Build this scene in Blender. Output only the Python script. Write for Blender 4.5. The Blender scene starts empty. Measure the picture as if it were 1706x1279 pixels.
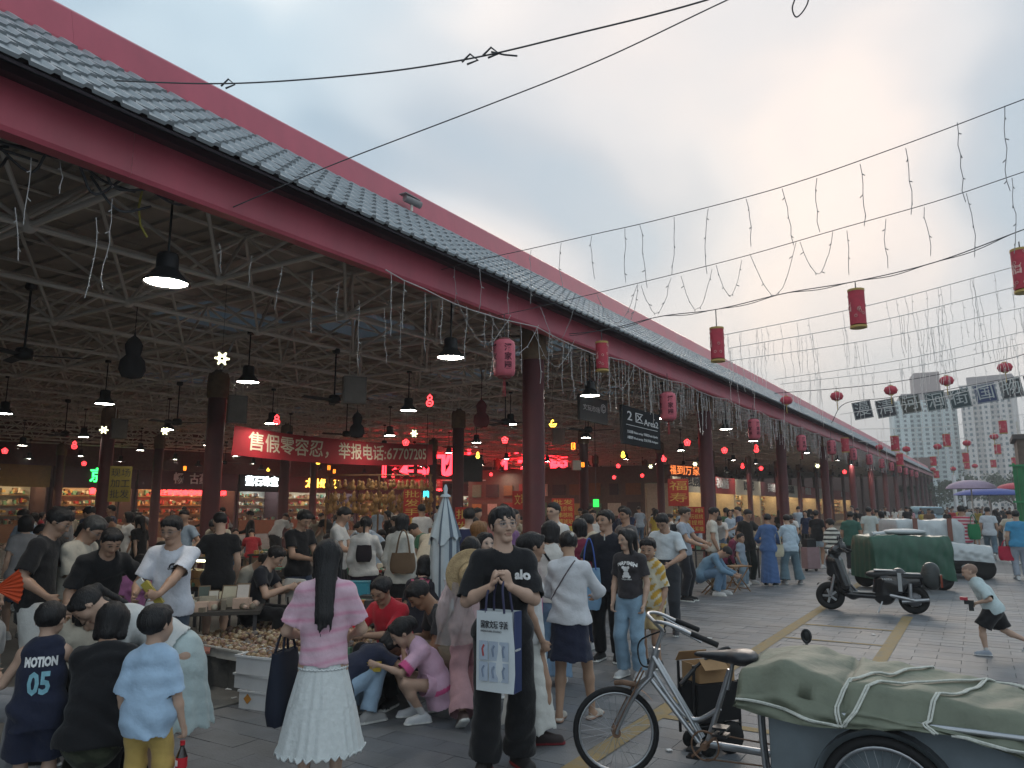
import bpy, math, random, time
import numpy as np
from mathutils import Vector, Matrix
T0 = time.time()
RAD = math.radians
scene = bpy.context.scene
COL = scene.collection
CAM_H = 1.75
PITCH, YAW = RAD(9.46), RAD(31.93)
F_PX, IMG_W, IMG_H = 1230.0, 1706.0, 1279.0
cam_data = bpy.data.cameras.new('camera')
cam_data.sensor_width = 36.0
cam_data.lens = 36.0 * F_PX / IMG_W
cam_data.clip_start, cam_data.clip_end = 0.1, 3000.0
cam = bpy.data.objects.new('camera', cam_data)
COL.objects.link(cam)
cam.location = (0, 0, CAM_H)
cam.rotation_euler = (RAD(90) + PITCH, 0, YAW)
scene.camera = cam
SUN_EL, SUN_AZ = RAD(21), RAD(14)          # azimuth measured from the street axis (+Y) towards the hall (-X)
world = bpy.data.worlds.new('World')
scene.world = world
world.use_nodes = True
wt = world.node_tree
wt.nodes.clear()
def wn(kind, **kw):
    n = wt.nodes.new(kind)
    for k, v in kw.items():
        setattr(n, k, v)
    return n
w_out = wn('ShaderNodeOutputWorld')
w_bg = wn('ShaderNodeBackground')
w_sky = wn('ShaderNodeTexSky', sky_type='NISHITA', sun_disc=False, sun_elevation=SUN_EL, sun_rotation=-SUN_AZ)
w_sky.air_density, w_sky.dust_density = 1.5, 1.5
w_tc = wn('ShaderNodeTexCoord')
w_sep = wn('ShaderNodeSeparateXYZ')
wt.links.new(w_tc.outputs['Generated'], w_sep.inputs[0])
w_z = wn('ShaderNodeMath', operation='MAXIMUM'); w_z.inputs[1].default_value = 0.0
wt.links.new(w_sep.outputs[2], w_z.inputs[0])
w_za = wn('ShaderNodeMath', operation='ADD'); w_za.inputs[1].default_value = 0.25
wt.links.new(w_z.outputs[0], w_za.inputs[0])
w_dx = wn('ShaderNodeMath', operation='DIVIDE'); w_dy = wn('ShaderNodeMath', operation='DIVIDE')
wt.links.new(w_sep.outputs[0], w_dx.inputs[0]); wt.links.new(w_za.outputs[0], w_dx.inputs[1])
wt.links.new(w_sep.outputs[1], w_dy.inputs[0]); wt.links.new(w_za.outputs[0], w_dy.inputs[1])
w_cmb = wn('ShaderNodeCombineXYZ')
wt.links.new(w_dx.outputs[0], w_cmb.inputs[0]); wt.links.new(w_dy.outputs[0], w_cmb.inputs[1])
w_map = wn('ShaderNodeMapping')
w_map.inputs['Rotation'].default_value = (0, 0, RAD(28))
w_map.inputs['Scale'].default_value = (1.25, 0.8, 1.0)
w_map.inputs['Location'].default_value = (3.35, 0.6, 0.0)
wt.links.new(w_cmb.outputs[0], w_map.inputs[0])
w_n1 = wn('ShaderNodeTexNoise'); w_n1.inputs['Scale'].default_value = 1.35
w_n1.inputs['Detail'].default_value = 3.5; w_n1.inputs['Roughness'].default_value = 0.42
w_n1.inputs['Distortion'].default_value = 0.35
wt.links.new(w_map.outputs[0], w_n1.inputs['Vector'])
w_r1 = wn('ShaderNodeValToRGB')
cr = w_r1.color_ramp
cr.interpolation = 'EASE'
cr.elements[0].position = 0.41; cr.elements[0].color = (0.172, 0.238, 0.295, 1)
cr.elements[1].position = 0.63; cr.elements[1].color = (0.465, 0.477, 0.475, 1)
e = cr.elements.new(0.52); e.color = (0.268, 0.33, 0.374, 1)
w_fd = wn('ShaderNodeMapRange', interpolation_type='SMOOTHSTEP')
w_fd.inputs['From Min'].default_value = 0.0; w_fd.inputs['From Max'].default_value = 0.32
wt.links.new(w_sep.outputs[2], w_fd.inputs['Value'])
w_nf = wn('ShaderNodeMix', data_type='FLOAT')
w_nf.inputs['A'].default_value = 0.54
wt.links.new(w_fd.outputs[0], w_nf.inputs['Factor']); wt.links.new(w_n1.outputs['Fac'], w_nf.inputs['B'])
wt.links.new(w_nf.outputs['Result'], w_r1.inputs[0])
sun_dir = Vector((-math.sin(SUN_AZ) * math.cos(SUN_EL), math.cos(SUN_AZ) * math.cos(SUN_EL), math.sin(SUN_EL)))
w_dot = wn('ShaderNodeVectorMath', operation='DOT_PRODUCT')
w_dot.inputs[1].default_value = sun_dir
wt.links.new(w_tc.outputs['Generated'], w_dot.inputs[0])
w_mr = wn('ShaderNodeMapRange', interpolation_type='SMOOTHSTEP')
w_mr.inputs['From Min'].default_value = 0.80; w_mr.inputs['From Max'].default_value = 1.0
w_mr.inputs['To Max'].default_value = 0.75
wt.links.new(w_dot.outputs['Value'], w_mr.inputs['Value'])
w_r2 = wn('ShaderNodeMapRange')
w_r2.inputs['From Min'].default_value = 0.36; w_r2.inputs['From Max'].default_value = 0.60
w_r2.inputs['To Min'].default_value = 0.25; w_r2.inputs['To Max'].default_value = 1.0
wt.links.new(w_nf.outputs['Result'], w_r2.inputs['Value'])
w_mul = wn('ShaderNodeMath', operation='MULTIPLY')
wt.links.new(w_mr.outputs[0], w_mul.inputs[0]); wt.links.new(w_r2.outputs[0], w_mul.inputs[1])
w_mix1 = wn('ShaderNodeMix', data_type='RGBA')
w_mix1.inputs['B'].default_value = (0.475, 0.39, 0.35, 1)
wt.links.new(w_mul.outputs[0], w_mix1.inputs['Factor'])
wt.links.new(w_r1.outputs[0], w_mix1.inputs['A'])
w_skm = wn('ShaderNodeVectorMath', operation='SCALE'); w_skm.inputs['Scale'].default_value = 0.05
wt.links.new(w_sky.outputs[0], w_skm.inputs[0])
w_mix2 = wn('ShaderNodeMix', data_type='RGBA'); w_mix2.inputs['Factor'].default_value = 0.95
wt.links.new(w_skm.outputs[0], w_mix2.inputs['A']); wt.links.new(w_mix1.outputs['Result'], w_mix2.inputs['B'])
wt.links.new(w_mix2.outputs['Result'], w_bg.inputs['Color'])
w_bg.inputs['Strength'].default_value = 1.0
wt.links.new(w_bg.outputs[0], w_out.inputs['Surface'])
sun_data = bpy.data.lights.new('sun', 'SUN')
sun_data.energy = 0.55
sun_data.angle = RAD(28)
sun_data.color = (1.0, 0.88, 0.76)
sun = bpy.data.objects.new('sun', sun_data)
COL.objects.link(sun)
sun.rotation_euler = (-sun_dir).to_track_quat('-Z', 'Y').to_euler()
scene.view_settings.view_transform = 'Standard'
scene.view_settings.look = 'None'
scene.view_settings.exposure = 1.3
scene.view_settings.gamma = 1.0
scene.view_settings.use_curve_mapping = False
scene.cycles.use_denoising = True
scene.cycles.max_bounces = 6
scene.cycles.diffuse_bounces = 3
scene.cycles.glossy_bounces = 2
scene.cycles.transmission_bounces = 4
scene.cycles.transparent_max_bounces = 8
scene.cycles.sample_clamp_indirect = 4.0
def _cam_axes():
    fwd = Vector((-math.sin(YAW) * math.cos(PITCH), math.cos(YAW) * math.cos(PITCH), math.sin(PITCH)))
    rt = Vector((math.cos(YAW), math.sin(YAW), 0))
    return fwd, rt, rt.cross(fwd)
FWD, RT, UPV = _cam_axes()
FLATF = Vector((-math.sin(YAW), math.cos(YAW), 0))
def ray(px, py):
    return (FWD * F_PX + RT * (px - IMG_W / 2) - UPV * (py - IMG_H / 2)).normalized()
def gp(px, py, z=0.0):                      # the point at height z seen there
    d = ray(px, py); t = (z - CAM_H) / d.z
    return Vector((0, 0, CAM_H)) + d * t
def at_s(px, py, s):                        # the point seen there in the plane y = s
    d = ray(px, py)
    return Vector((0, 0, CAM_H)) + d * (s / d.y)
def at_x(px, py, x):
    d = ray(px, py)
    return Vector((0, 0, CAM_H)) + d * (x / d.x)
def dp(px, depth, py=845):                  # ground point so many metres ahead, in that direction
    d = ray(px, py)
    k = depth / (d.x * FLATF.x + d.y * FLATF.y)
    return Vector((d.x * k, d.y * k, 0))
def mesh_obj(name, me, material=None, parent=None, loc=None, rot=None):
    o = bpy.data.objects.new(name, me)
    COL.objects.link(o)
    if material is not None:
        ms = material if isinstance(material, (list, tuple)) else [material]
        for m in ms:
            me.materials.append(m)
    if parent is not None:
        o.parent = parent
    if loc is not None: o.location = loc
    if rot is not None: o.rotation_euler = rot
    return o
def empty(name, loc=(0, 0, 0), rz=0.0, parent=None):
    o = bpy.data.objects.new(name, None)
    COL.objects.link(o)
    o.location = loc; o.rotation_euler = (0, 0, rz); o.empty_display_size = 0.1
    if parent is not None: o.parent = parent
    return o
def tag(o, label=None, cat=None, group=None, kind=None):
    if label: o['label'] = label
    if cat: o['category'] = cat
    if group: o['group'] = group
    if kind: o['kind'] = kind
    return o
def copy_tree(o, parent=None, kids=None):
    c = o.copy(); COL.objects.link(c)
    if parent is not None:
        c.parent = parent
    for ch in (kids[o] if kids and o in kids else list(o.children)):
        copy_tree(ch, c)
    return c
class MB:                                    # gathers simple shapes into one mesh
    def __init__(self): self.v, self.f, self.m, self.mi, self.sm = [], [], [], 0, []
    def _add(self, vs, fs, smooth=False):
        n = len(self.v); self.v += [tuple(p) for p in vs]
        self.f += [tuple(i + n for i in f) for f in fs]
        self.m += [self.mi] * len(fs); self.sm += [smooth] * len(fs)
    def box(self, c, s, rz=0.0, R=None):
        hx, hy, hz = s[0] / 2, s[1] / 2, s[2] / 2
        R = R or Matrix.Rotation(rz, 3, 'Z'); c = Vector(c)
        vs = [c + R @ Vector((x * hx, y * hy, z * hz)) for z in (-1, 1) for y in (-1, 1) for x in (-1, 1)]
        self._add(vs, [(0, 2, 3, 1), (4, 5, 7, 6), (0, 1, 5, 4), (2, 6, 7, 3), (0, 4, 6, 2), (1, 3, 7, 5)])
        return self
    def quad(self, a, b, c, d):
        self._add([a, b, c, d], [(0, 1, 2, 3)]); return self
    def tube(self, pts, r, n=8, cap=True, r2=None, closed=False):
        pts = [Vector(p) for p in pts]; k = len(pts); rings = []
        up = Vector((0, 0, 1)); prev = None
        for i, p in enumerate(pts):
            if closed: t = pts[(i + 1) % k] - pts[i - 1]
            else: t = pts[min(i + 1, k - 1)] - pts[max(i - 1, 0)]
            t = t.normalized() if t.length > 1e-9 else Vector((0, 0, 1))
            if prev is None:
                a = t.cross(up if abs(t.z) < 0.9 else Vector((1, 0, 0))).normalized()
            else:
                a = (prev - t * prev.dot(t))
                a = a.normalized() if a.length > 1e-6 else t.cross(up).normalized()
            prev = a; b = t.cross(a)
            rr = r if r2 is None else r + (r2 - r) * i / max(k - 1, 1)
            if isinstance(r, (list, tuple)): rr = r[i]
            rings.append([p + (a * math.cos(2 * math.pi * j / n) + b * math.sin(2 * math.pi * j / n)) * rr for j in range(n)])
        vs = [q for rg in rings for q in rg]; fs = []
        for i in range(k if closed else k - 1):
            i2 = (i + 1) % k
            for j in range(n):
                fs.append((i * n + j, i * n + (j + 1) % n, i2 * n + (j + 1) % n, i2 * n + j))
        self._add(vs, fs, True)
        if cap and not closed:
            self._add(rings[0][::-1], [tuple(range(n))]); self._add(rings[-1], [tuple(range(n))])
        return self
    def lathe(self, prof, c=(0, 0, 0), n=16, R=None, cap=True):
        c = Vector(c); R = R or Matrix.Identity(3); vs, fs = [], []
        for r, z in prof:
            for j in range(n):
                a = 2 * math.pi * j / n
                vs.append(c + R @ Vector((r * math.cos(a), r * math.sin(a), z)))
        for i in range(len(prof) - 1):
            for j in range(n):
                fs.append((i * n + j, i * n + (j + 1) % n, (i + 1) * n + (j + 1) % n, (i + 1) * n + j))
        self._add(vs, fs, True)
        if cap:
            self._add(vs[:n][::-1], [tuple(range(n))]); self._add(vs[-n:], [tuple(range(n))])
        return self
    def blob(self, c, r, n=6, m=4, rz=0.0):
        rr = r if isinstance(r, (tuple, list)) else (r, r, r); vs = []; fs = []; ca, sa = math.cos(rz), math.sin(rz)
        for i in range(m + 1):
            th = math.pi * i / m
            for j in range(n):
                a = 2 * math.pi * j / n
                x, y, z = rr[0] * math.sin(th) * math.cos(a), rr[1] * math.sin(th) * math.sin(a), -rr[2] * math.cos(th)
                vs.append((c[0] + x * ca - y * sa, c[1] + x * sa + y * ca, c[2] + z))
        for i in range(m):
            for j in range(n):
                fs.append((i * n + j, i * n + (j + 1) % n, (i + 1) * n + (j + 1) % n, (i + 1) * n + j))
        self._add(vs, fs, True); return self
    def grid(self, P, smooth=True, wrap=False):       # P[i][j] points
        n, m = len(P), len(P[0]); vs = [q for row in P for q in row]; fs = []
        for i in range(n - 1):
            for j in range(m if wrap else m - 1):
                j2 = (j + 1) % m
                fs.append((i * m + j, i * m + j2, (i + 1) * m + j2, (i + 1) * m + j))
        self._add(vs, fs, smooth); return self
    def mesh(self, name):
        me = bpy.data.meshes.new(name)
        me.from_pydata(self.v, [], self.f)
        me.polygons.foreach_set('material_index', self.m)
        me.polygons.foreach_set('use_smooth', self.sm)
        me.update(); return me
    def build(self, name, material, parent=None, loc=None, rot=None):
        return mesh_obj(name, self.mesh(name), material, parent, loc, rot)
MATS = {}
def mat(name, color=(0.5, 0.5, 0.5), rough=0.7, metal=0.0, var=0.12, vscale=6.0, bump=0.0, bscale=40.0, emit=None, estr=0.0,
        use_obj=False, use_attr=None, coat=0.0, spec=0.35, sheen=0.0, second=None, smix=0.5, alpha=1.0, trans=0.0, world=False, stretch=None):
    if name in MATS: return MATS[name]
    m = bpy.data.materials.new(name); m.use_nodes = True
    nt = m.node_tree; nt.nodes.clear(); L = nt.links.new
    out = nt.nodes.new('ShaderNodeOutputMaterial'); b = nt.nodes.new('ShaderNodeBsdfPrincipled')
    L(b.outputs[0], out.inputs['Surface'])
    b.inputs['Roughness'].default_value = rough; b.inputs['Metallic'].default_value = metal
    b.inputs['Specular IOR Level'].default_value = spec; b.inputs['Coat Weight'].default_value = coat
    b.inputs['Sheen Weight'].default_value = sheen
    b.inputs['Alpha'].default_value = alpha
    b.inputs['Transmission Weight'].default_value = trans
    tc = nt.nodes.new('ShaderNodeTexCoord')
    base = None
    if use_obj:
        oi = nt.nodes.new('ShaderNodeObjectInfo'); base = oi.outputs['Color']
    if use_attr:
        at = nt.nodes.new('ShaderNodeAttribute'); at.attribute_name = use_attr
        if base is None: base = at.outputs['Color']
        else:
            mx = nt.nodes.new('ShaderNodeMix'); mx.data_type = 'RGBA'; mx.blend_type = 'MULTIPLY'; mx.inputs['Factor'].default_value = 1
            L(base, mx.inputs['A']); L(at.outputs['Color'], mx.inputs['B']); base = mx.outputs['Result']
    nz = nt.nodes.new('ShaderNodeTexNoise'); nz.inputs['Scale'].default_value = vscale; nz.inputs['Detail'].default_value = 6
    nz.inputs['Roughness'].default_value = 0.62
    src = nt.nodes.new('ShaderNodeNewGeometry').outputs['Position'] if world else tc.outputs['Object']
    if stretch:
        mp_ = nt.nodes.new('ShaderNodeMapping'); mp_.inputs['Scale'].default_value = stretch; L(src, mp_.inputs[0]); src = mp_.outputs[0]
    L(src, nz.inputs['Vector'])
    if second is not None:
        rp = nt.nodes.new('ShaderNodeValToRGB'); rp.color_ramp.elements[0].position = smix - 0.12; rp.color_ramp.elements[1].position = smix + 0.12
        L(nz.outputs['Fac'], rp.inputs[0])
        mx = nt.nodes.new('ShaderNodeMix'); mx.data_type = 'RGBA'
        L(rp.outputs[0], mx.inputs['Factor']); mx.inputs['A'].default_value = (*color, 1); mx.inputs['B'].default_value = (*second, 1)
        base = mx.outputs['Result']
    if var > 0:
        mr = nt.nodes.new('ShaderNodeMapRange'); mr.inputs['From Min'].default_value = 0.3; mr.inputs['From Max'].default_value = 0.7
        mr.inputs['To Min'].default_value = 1 - var; mr.inputs['To Max'].default_value = 1 + var
        L(nz.outputs['Fac'], mr.inputs['Value'])
        sc = nt.nodes.new('ShaderNodeVectorMath'); sc.operation = 'SCALE'
        if base is None: sc.inputs[0].default_value = color
        else: L(base, sc.inputs[0])
        L(mr.outputs[0], sc.inputs['Scale']); L(sc.outputs[0], b.inputs['Base Color'])
        rr = nt.nodes.new('ShaderNodeMapRange'); rr.inputs['To Min'].default_value = max(rough - 0.12, 0.03); rr.inputs['To Max'].default_value = min(rough + 0.12, 1)
        L(nz.outputs['Fac'], rr.inputs['Value']); L(rr.outputs[0], b.inputs['Roughness'])
    elif base is not None: L(base, b.inputs['Base Color'])
    else: b.inputs['Base Color'].default_value = (*color, 1)
    if bump > 0:
        n2 = nt.nodes.new('ShaderNodeTexNoise'); n2.inputs['Scale'].default_value = bscale; n2.inputs['Detail'].default_value = 4
        L(src, n2.inputs['Vector'])
        bp = nt.nodes.new('ShaderNodeBump'); bp.inputs['Strength'].default_value = bump; bp.inputs['Distance'].default_value = 0.02
        L(n2.outputs['Fac'], bp.inputs['Height']); L(bp.outputs[0], b.inputs['Normal'])
    if emit is not None:
        b.inputs['Emission Color'].default_value = (*emit, 1); b.inputs['Emission Strength'].default_value = estr
    MATS[name] = m
    return m
def srgb(r, g, b):
    f = lambda c: (c / 12.92 if c <= 0.04045 else ((c + 0.055) / 1.055) ** 2.4)
    return (f(r / 255), f(g / 255), f(b / 255))
_TXT = {}
def text_mesh(body, size=1.0, depth=0.0, bold=0.0, align='CENTER', fit=None):
    key = (body, size, depth, bold, align, fit)
    if key in _TXT: return _TXT[key]
    c = bpy.data.curves.new('lettering', 'FONT'); c.body = body; c.size = size; c.extrude = depth; c.offset = bold
    c.align_x = align; c.align_y = 'CENTER'; c.resolution_u = 2
    o = bpy.data.objects.new('lettering', c); COL.objects.link(o)
    dg = bpy.context.evaluated_depsgraph_get()
    me = bpy.data.meshes.new_from_object(o.evaluated_get(dg))
    bpy.data.objects.remove(o)
    if fit:                                   # squeeze to that width
        xs = [v.co.x for v in me.vertices]
        if xs:
            k = fit / max(max(xs) - min(xs), 1e-6); mid = (max(xs) + min(xs)) / 2
            for v in me.vertices: v.co.x = (v.co.x - mid) * k
    me.materials.clear()
    _TXT[key] = me
    return me
def text(name, body, size, material, loc, normal_rz, parent=None, depth=0.004, bold=0.0, align='CENTER', fit=None, tilt=0.0):
    """lettering standing upright, readable from the side the local -Y points to after turning by normal_rz"""
    me = text_mesh(body, size, depth, bold, align, fit).copy()
    return mesh_obj(name, me, material, parent, loc, (RAD(90) + tilt, 0, normal_rz))
def V3(*a): return np.array(a, dtype=float)
def nrm(v):
    v = np.asarray(v, float); return v / (np.linalg.norm(v) + 1e-9)
class Field:
    def __init__(self): self.ops = []
    def cone(self, a, b, ra, rb, k=0.02, flat=None, axis=None, cuts=None, op='add'):
        """tapered capsule a-b; flat<1 thins it along the direction 'axis'"""
        self.ops.append((op, 'cone', np.asarray(a, float), np.asarray(b, float), ra, rb, k, flat, None if axis is None else nrm(axis), cuts)); return self
    def ell(self, c, r, R=None, k=0.02, cuts=None, op='add'):
        self.ops.append((op, 'ell', np.asarray(c, float), np.asarray(r, float), R, None, k, None, None, cuts)); return self
    def bounds(self):
        lo, hi = np.full(3, 1e9), np.full(3, -1e9)
        for o in self.ops:
            if o[0] != 'add': continue
            l, h = self._bb(o, 0.0)
            lo = np.minimum(lo, l); hi = np.maximum(hi, h)
        return lo, hi
    def _bb(self, o, m):
        if o[1] == 'cone':
            a, b, ra, rb = o[2:6]; r = max(ra, rb) * (1.0 if o[7] is None else 1.0)
            return np.minimum(a, b) - r - m, np.maximum(a, b) + r + m
        c, r = o[2], max(o[3])
        return c - r - m, c + r + m
    def mesh(self, name, res, noise=None, color=None, fine=None, opens=None, tol=0.006):
        lo, hi = self.bounds(); pad = 0.02 + 2 * res
        lo = lo - pad; hi = hi + pad
        ax = []
        for d in range(3):
            if fine is not None:
                f0, f1, fr = fine[0][d], fine[1][d], fine[2]
                xs = [lo[d]]
                while xs[-1] < hi[d]:
                    xs.append(xs[-1] + (fr if f0 <= xs[-1] <= f1 else res))
                ax.append(np.array(xs))
            else: ax.append(np.arange(lo[d], hi[d] + res, res))
        X, Y, Z = ax
        D = np.full((len(X), len(Y), len(Z)), 1.0, np.float32)
        for o in self.ops:
            op, kind, k, cuts = o[0], o[1], o[6], o[9]
            l, h = self._bb(o, k + 2.5 * res)
            ix = [slice(int(np.searchsorted(A, l[d])), int(np.searchsorted(A, h[d]))) for d, A in enumerate(ax)]
            if any(s.stop - s.start < 1 for s in ix): continue
            x = X[ix[0]][:, None, None].astype(np.float32); y = Y[ix[1]][None, :, None].astype(np.float32); z = Z[ix[2]][None, None, :].astype(np.float32)
            if kind == 'cone':
                a, b, ra, rb, flat, axis = o[2], o[3], o[4], o[5], o[7], o[8]
                ba = b - a; L2 = float(ba @ ba) + 1e-9
                px, py, pz = x - a[0], y - a[1], z - a[2]
                t = np.clip((px * ba[0] + py * ba[1] + pz * ba[2]) / L2, 0, 1)
                qx, qy, qz = px - t * ba[0], py - t * ba[1], pz - t * ba[2]
                q2 = qx * qx + qy * qy + qz * qz
                if flat is not None:
                    s = qx * axis[0] + qy * axis[1] + qz * axis[2]
                    q2 = q2 + s * s * (1 / flat ** 2 - 1)
                    d = (np.sqrt(q2) - (ra + (rb - ra) * t)) * (0.5 + 0.5 * flat)
                else: d = np.sqrt(q2) - (ra + (rb - ra) * t)
            else:
                c, r, R = o[2], o[3], o[4]
                px, py, pz = x - c[0], y - c[1], z - c[2]
                if R is not None:
                    px, py, pz = (px * R[0][0] + py * R[1][0] + pz * R[2][0], px * R[0][1] + py * R[1][1] + pz * R[2][1], px * R[0][2] + py * R[1][2] + pz * R[2][2])
                k0 = np.sqrt((px / r[0]) ** 2 + (py / r[1]) ** 2 + (pz / r[2]) ** 2)
                k1 = np.sqrt((px / r[0] ** 2) ** 2 + (py / r[1] ** 2) ** 2 + (pz / r[2] ** 2) ** 2) + 1e-6
                d = k0 * (k0 - 1) / k1
            if cuts:
                for p, n in cuts:
                    d = np.maximum(d, (x - p[0]) * n[0] + (y - p[1]) * n[1] + (z - p[2]) * n[2])
            B = D[ix[0], ix[1], ix[2]]
            if op == 'add':
                hh = np.clip(0.5 + 0.5 * (B - d) / k, 0, 1)
                D[ix[0], ix[1], ix[2]] = B * (1 - hh) + d * hh - k * hh * (1 - hh)
            else:
                d = -d
                hh = np.clip(0.5 - 0.5 * (B - d) / k, 0, 1)
                D[ix[0], ix[1], ix[2]] = B * (1 - hh) + d * hh + k * hh * (1 - hh)
        if noise is not None:
            near = np.nonzero(np.abs(D) < 0.035)
            P = np.stack([X[near[0]], Y[near[1]], Z[near[2]]], 1)
            D[near] += noise(P).astype(np.float32)
        return nets(name, D, X, Y, Z, color, opens, tol + 0.7 * res)
def nets(name, D, X, Y, Z, color=None, opens=None, tol=0.01):
    S = D < 0
    c = S[:-1, :-1, :-1].astype(np.int8)
    tot = np.zeros(c.shape, np.int8)
    for i in (0, 1):
        for j in (0, 1):
            for k in (0, 1):
                tot += S[i:S.shape[0] - 1 + i, j:S.shape[1] - 1 + j, k:S.shape[2] - 1 + k]
    cells = np.nonzero((tot > 0) & (tot < 8))
    n = len(cells[0])
    idx = np.full(c.shape, -1, np.int32); idx[cells] = np.arange(n)
    acc = np.zeros((n, 3)); cnt = np.zeros(n)
    I, J, K = cells
    corners = [(0, 0, 0), (1, 0, 0), (0, 1, 0), (1, 1, 0), (0, 0, 1), (1, 0, 1), (0, 1, 1), (1, 1, 1)]
    dv = [D[I + a, J + b, K + e] for a, b, e in corners]
    for p in range(8):
        for q in range(p + 1, 8):
            if sum(abs(corners[p][t] - corners[q][t]) for t in range(3)) != 1: continue
            m = (dv[p] < 0) != (dv[q] < 0)
            t = np.where(m, dv[p] / np.where(m, dv[p] - dv[q], 1), 0)
            for ax_, A, base in ((0, X, I), (1, Y, J), (2, Z, K)):
                pa = A[base + corners[p][ax_]]; qa = A[base + corners[q][ax_]]
                acc[:, ax_] += np.where(m, pa + (qa - pa) * t, 0)
            cnt += m
    vs = acc / cnt[:, None]
    quads = []
    for ax_ in range(3):
        sl0 = [slice(None)] * 3; sl1 = [slice(None)] * 3
        sl0[ax_] = slice(0, -1); sl1[ax_] = slice(1, None)
        A, B = S[tuple(sl0)], S[tuple(sl1)]
        e = np.nonzero(A != B)
        u, w = [(1, 2), (2, 0), (0, 1)][ax_]
        ok = (e[u] > 0) & (e[w] > 0) & (e[u] < S.shape[u] - 1) & (e[w] < S.shape[w] - 1)
        e = [q[ok] for q in e]
        def g(du, dw):
            q = [e[0].copy(), e[1].copy(), e[2].copy()]; q[u] = q[u] - du; q[w] = q[w] - dw
            return idx[q[0], q[1], q[2]]
        a, b, cc, d_ = g(1, 1), g(0, 1), g(0, 0), g(1, 0)
        inside = A[tuple(e)]
        qd = np.stack([a, b, cc, d_], 1)
        qd[~inside] = qd[~inside][:, ::-1]
        quads.append(qd)
    q = np.concatenate(quads); q = q[(q >= 0).all(1)]
    if opens:                                 # cloth is open at hem and cuff: take the cap away
        fc = vs[q].mean(1); nn = np.cross(vs[q[:, 2]] - vs[q[:, 0]], vs[q[:, 3]] - vs[q[:, 1]])
        nn /= np.linalg.norm(nn, axis=1)[:, None] + 1e-9
        for p, d, rad in opens:
            w = fc - p
            kill = (np.abs(w @ d) < tol) & ((nn @ d) > 0.55) & (np.linalg.norm(w, axis=1) < rad)
            keep = ~kill; q, fc, nn = q[keep], fc[keep], nn[keep]
        used = np.zeros(n, bool); used[q.ravel()] = True
        remap = np.cumsum(used) - 1; vs = vs[used]; q = remap[q]; n = len(vs)
    me = bpy.data.meshes.new(name)
    me.vertices.add(n); me.vertices.foreach_set('co', vs.astype(np.float32).ravel())
    me.loops.add(len(q) * 4); me.loops.foreach_set('vertex_index', q.astype(np.int32).ravel())
    me.polygons.add(len(q)); me.polygons.foreach_set('loop_start', np.arange(0, len(q) * 4, 4, dtype=np.int32))
    me.polygons.foreach_set('use_smooth', np.ones(len(q), bool))
    me.update(calc_edges=True)
    at = me.color_attributes.new('Col', 'FLOAT_COLOR', 'POINT')
    cc = np.ones((n, 4), np.float32)
    if color is not None: cc[:, :3] = color(vs)
    at.data.foreach_set('color', cc.ravel())
    return me
def ik(a, b, l1, l2, hint):
    """two-bone reach from a to b; returns the middle joint and the reached end"""
    a, b, hint = np.asarray(a, float), np.asarray(b, float), np.asarray(hint, float)
    d = np.linalg.norm(b - a); u = nrm(b - a)
    if d > (l1 + l2) * 0.998:
        d = (l1 + l2) * 0.998; b = a + u * d
    d = max(d, abs(l1 - l2) + 0.02)
    x = (l1 * l1 - l2 * l2 + d * d) / (2 * d); y = math.sqrt(max(l1 * l1 - x * x, 0))
    h = hint - u * (hint @ u)
    h = nrm(h) if np.linalg.norm(h) > 1e-6 else V3(0, 0, 1)
    return a + u * x + h * y, b
def rotm(ax, deg):
    return np.array(Matrix.Rotation(RAD(deg), 3, ax))
M_SKIN = mat('skin', use_obj=True, use_attr='Col', rough=0.52, var=0.07, vscale=9, spec=0.4)
M_HAIR = mat('hair', use_obj=True, use_attr='Col', rough=0.5, var=0.45, vscale=26, bump=0.45, bscale=60, spec=0.35, stretch=(3, 3, .35))
M_CLOTH = mat('cloth', use_obj=True, use_attr='Col', rough=0.85, var=0.12, vscale=7, bump=0.5, bscale=17, spec=0.2, sheen=0.15)
M_SHOE = mat('shoe', use_obj=True, use_attr='Col', rough=0.6, var=0.08, vscale=20)
M_PLAST = mat('object_plastic', use_obj=True, rough=0.45, var=0.06, vscale=10)
M_FABRIC = mat('object_fabric', use_obj=True, rough=0.85, var=0.08, vscale=12, bump=0.15, bscale=200)
M_WHITEPRINT = mat('white_print', (0.72, 0.72, 0.72), rough=0.7, var=0.05)
M_CYANPRINT = mat('cyan_print', (0.20, 0.42, 0.50), rough=0.7, var=0.15, vscale=30)
M_BLACKPRINT = mat('black_print', (0.03, 0.03, 0.035), rough=0.7, var=0.05)
M_WIRE = mat('thin_metal', (0.25, 0.25, 0.26), rough=0.35, metal=0.8, var=0.0)
def coloured(o, c):
    o.color = (c[0], c[1], c[2], 1.0); return o
def wrinkles(amp, seed=0, kx=42, kz=26):
    rs = np.random.RandomState(seed); ph = rs.rand(6) * 6.28
    amp *= 1.6
    def f(P):
        x, y, z = P[:, 0], P[:, 1], P[:, 2]
        w = 1.3 * np.sin(z * 11 + ph[0] + 1.1 * np.sin(x * 9 + ph[1])) + 0.9 * np.sin(y * 13 + ph[2])
        a = np.sin(x * kx * 0.6 + y * kx * 0.5 + z * kz + 2.2 * w + ph[3])
        b = np.sin((x - y) * kx * 0.45 - z * kz * 1.5 + 1.7 * w + ph[4])
        m = 0.5 + 0.5 * np.sin(x * 7 + z * 8 + ph[5])
        return amp * (0.65 * a * m + 0.5 * b * (1 - m))
    return f
SKIN_T = (0.40, 0.245, 0.17)
BLACKHAIR = (0.012, 0.011, 0.012)
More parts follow.
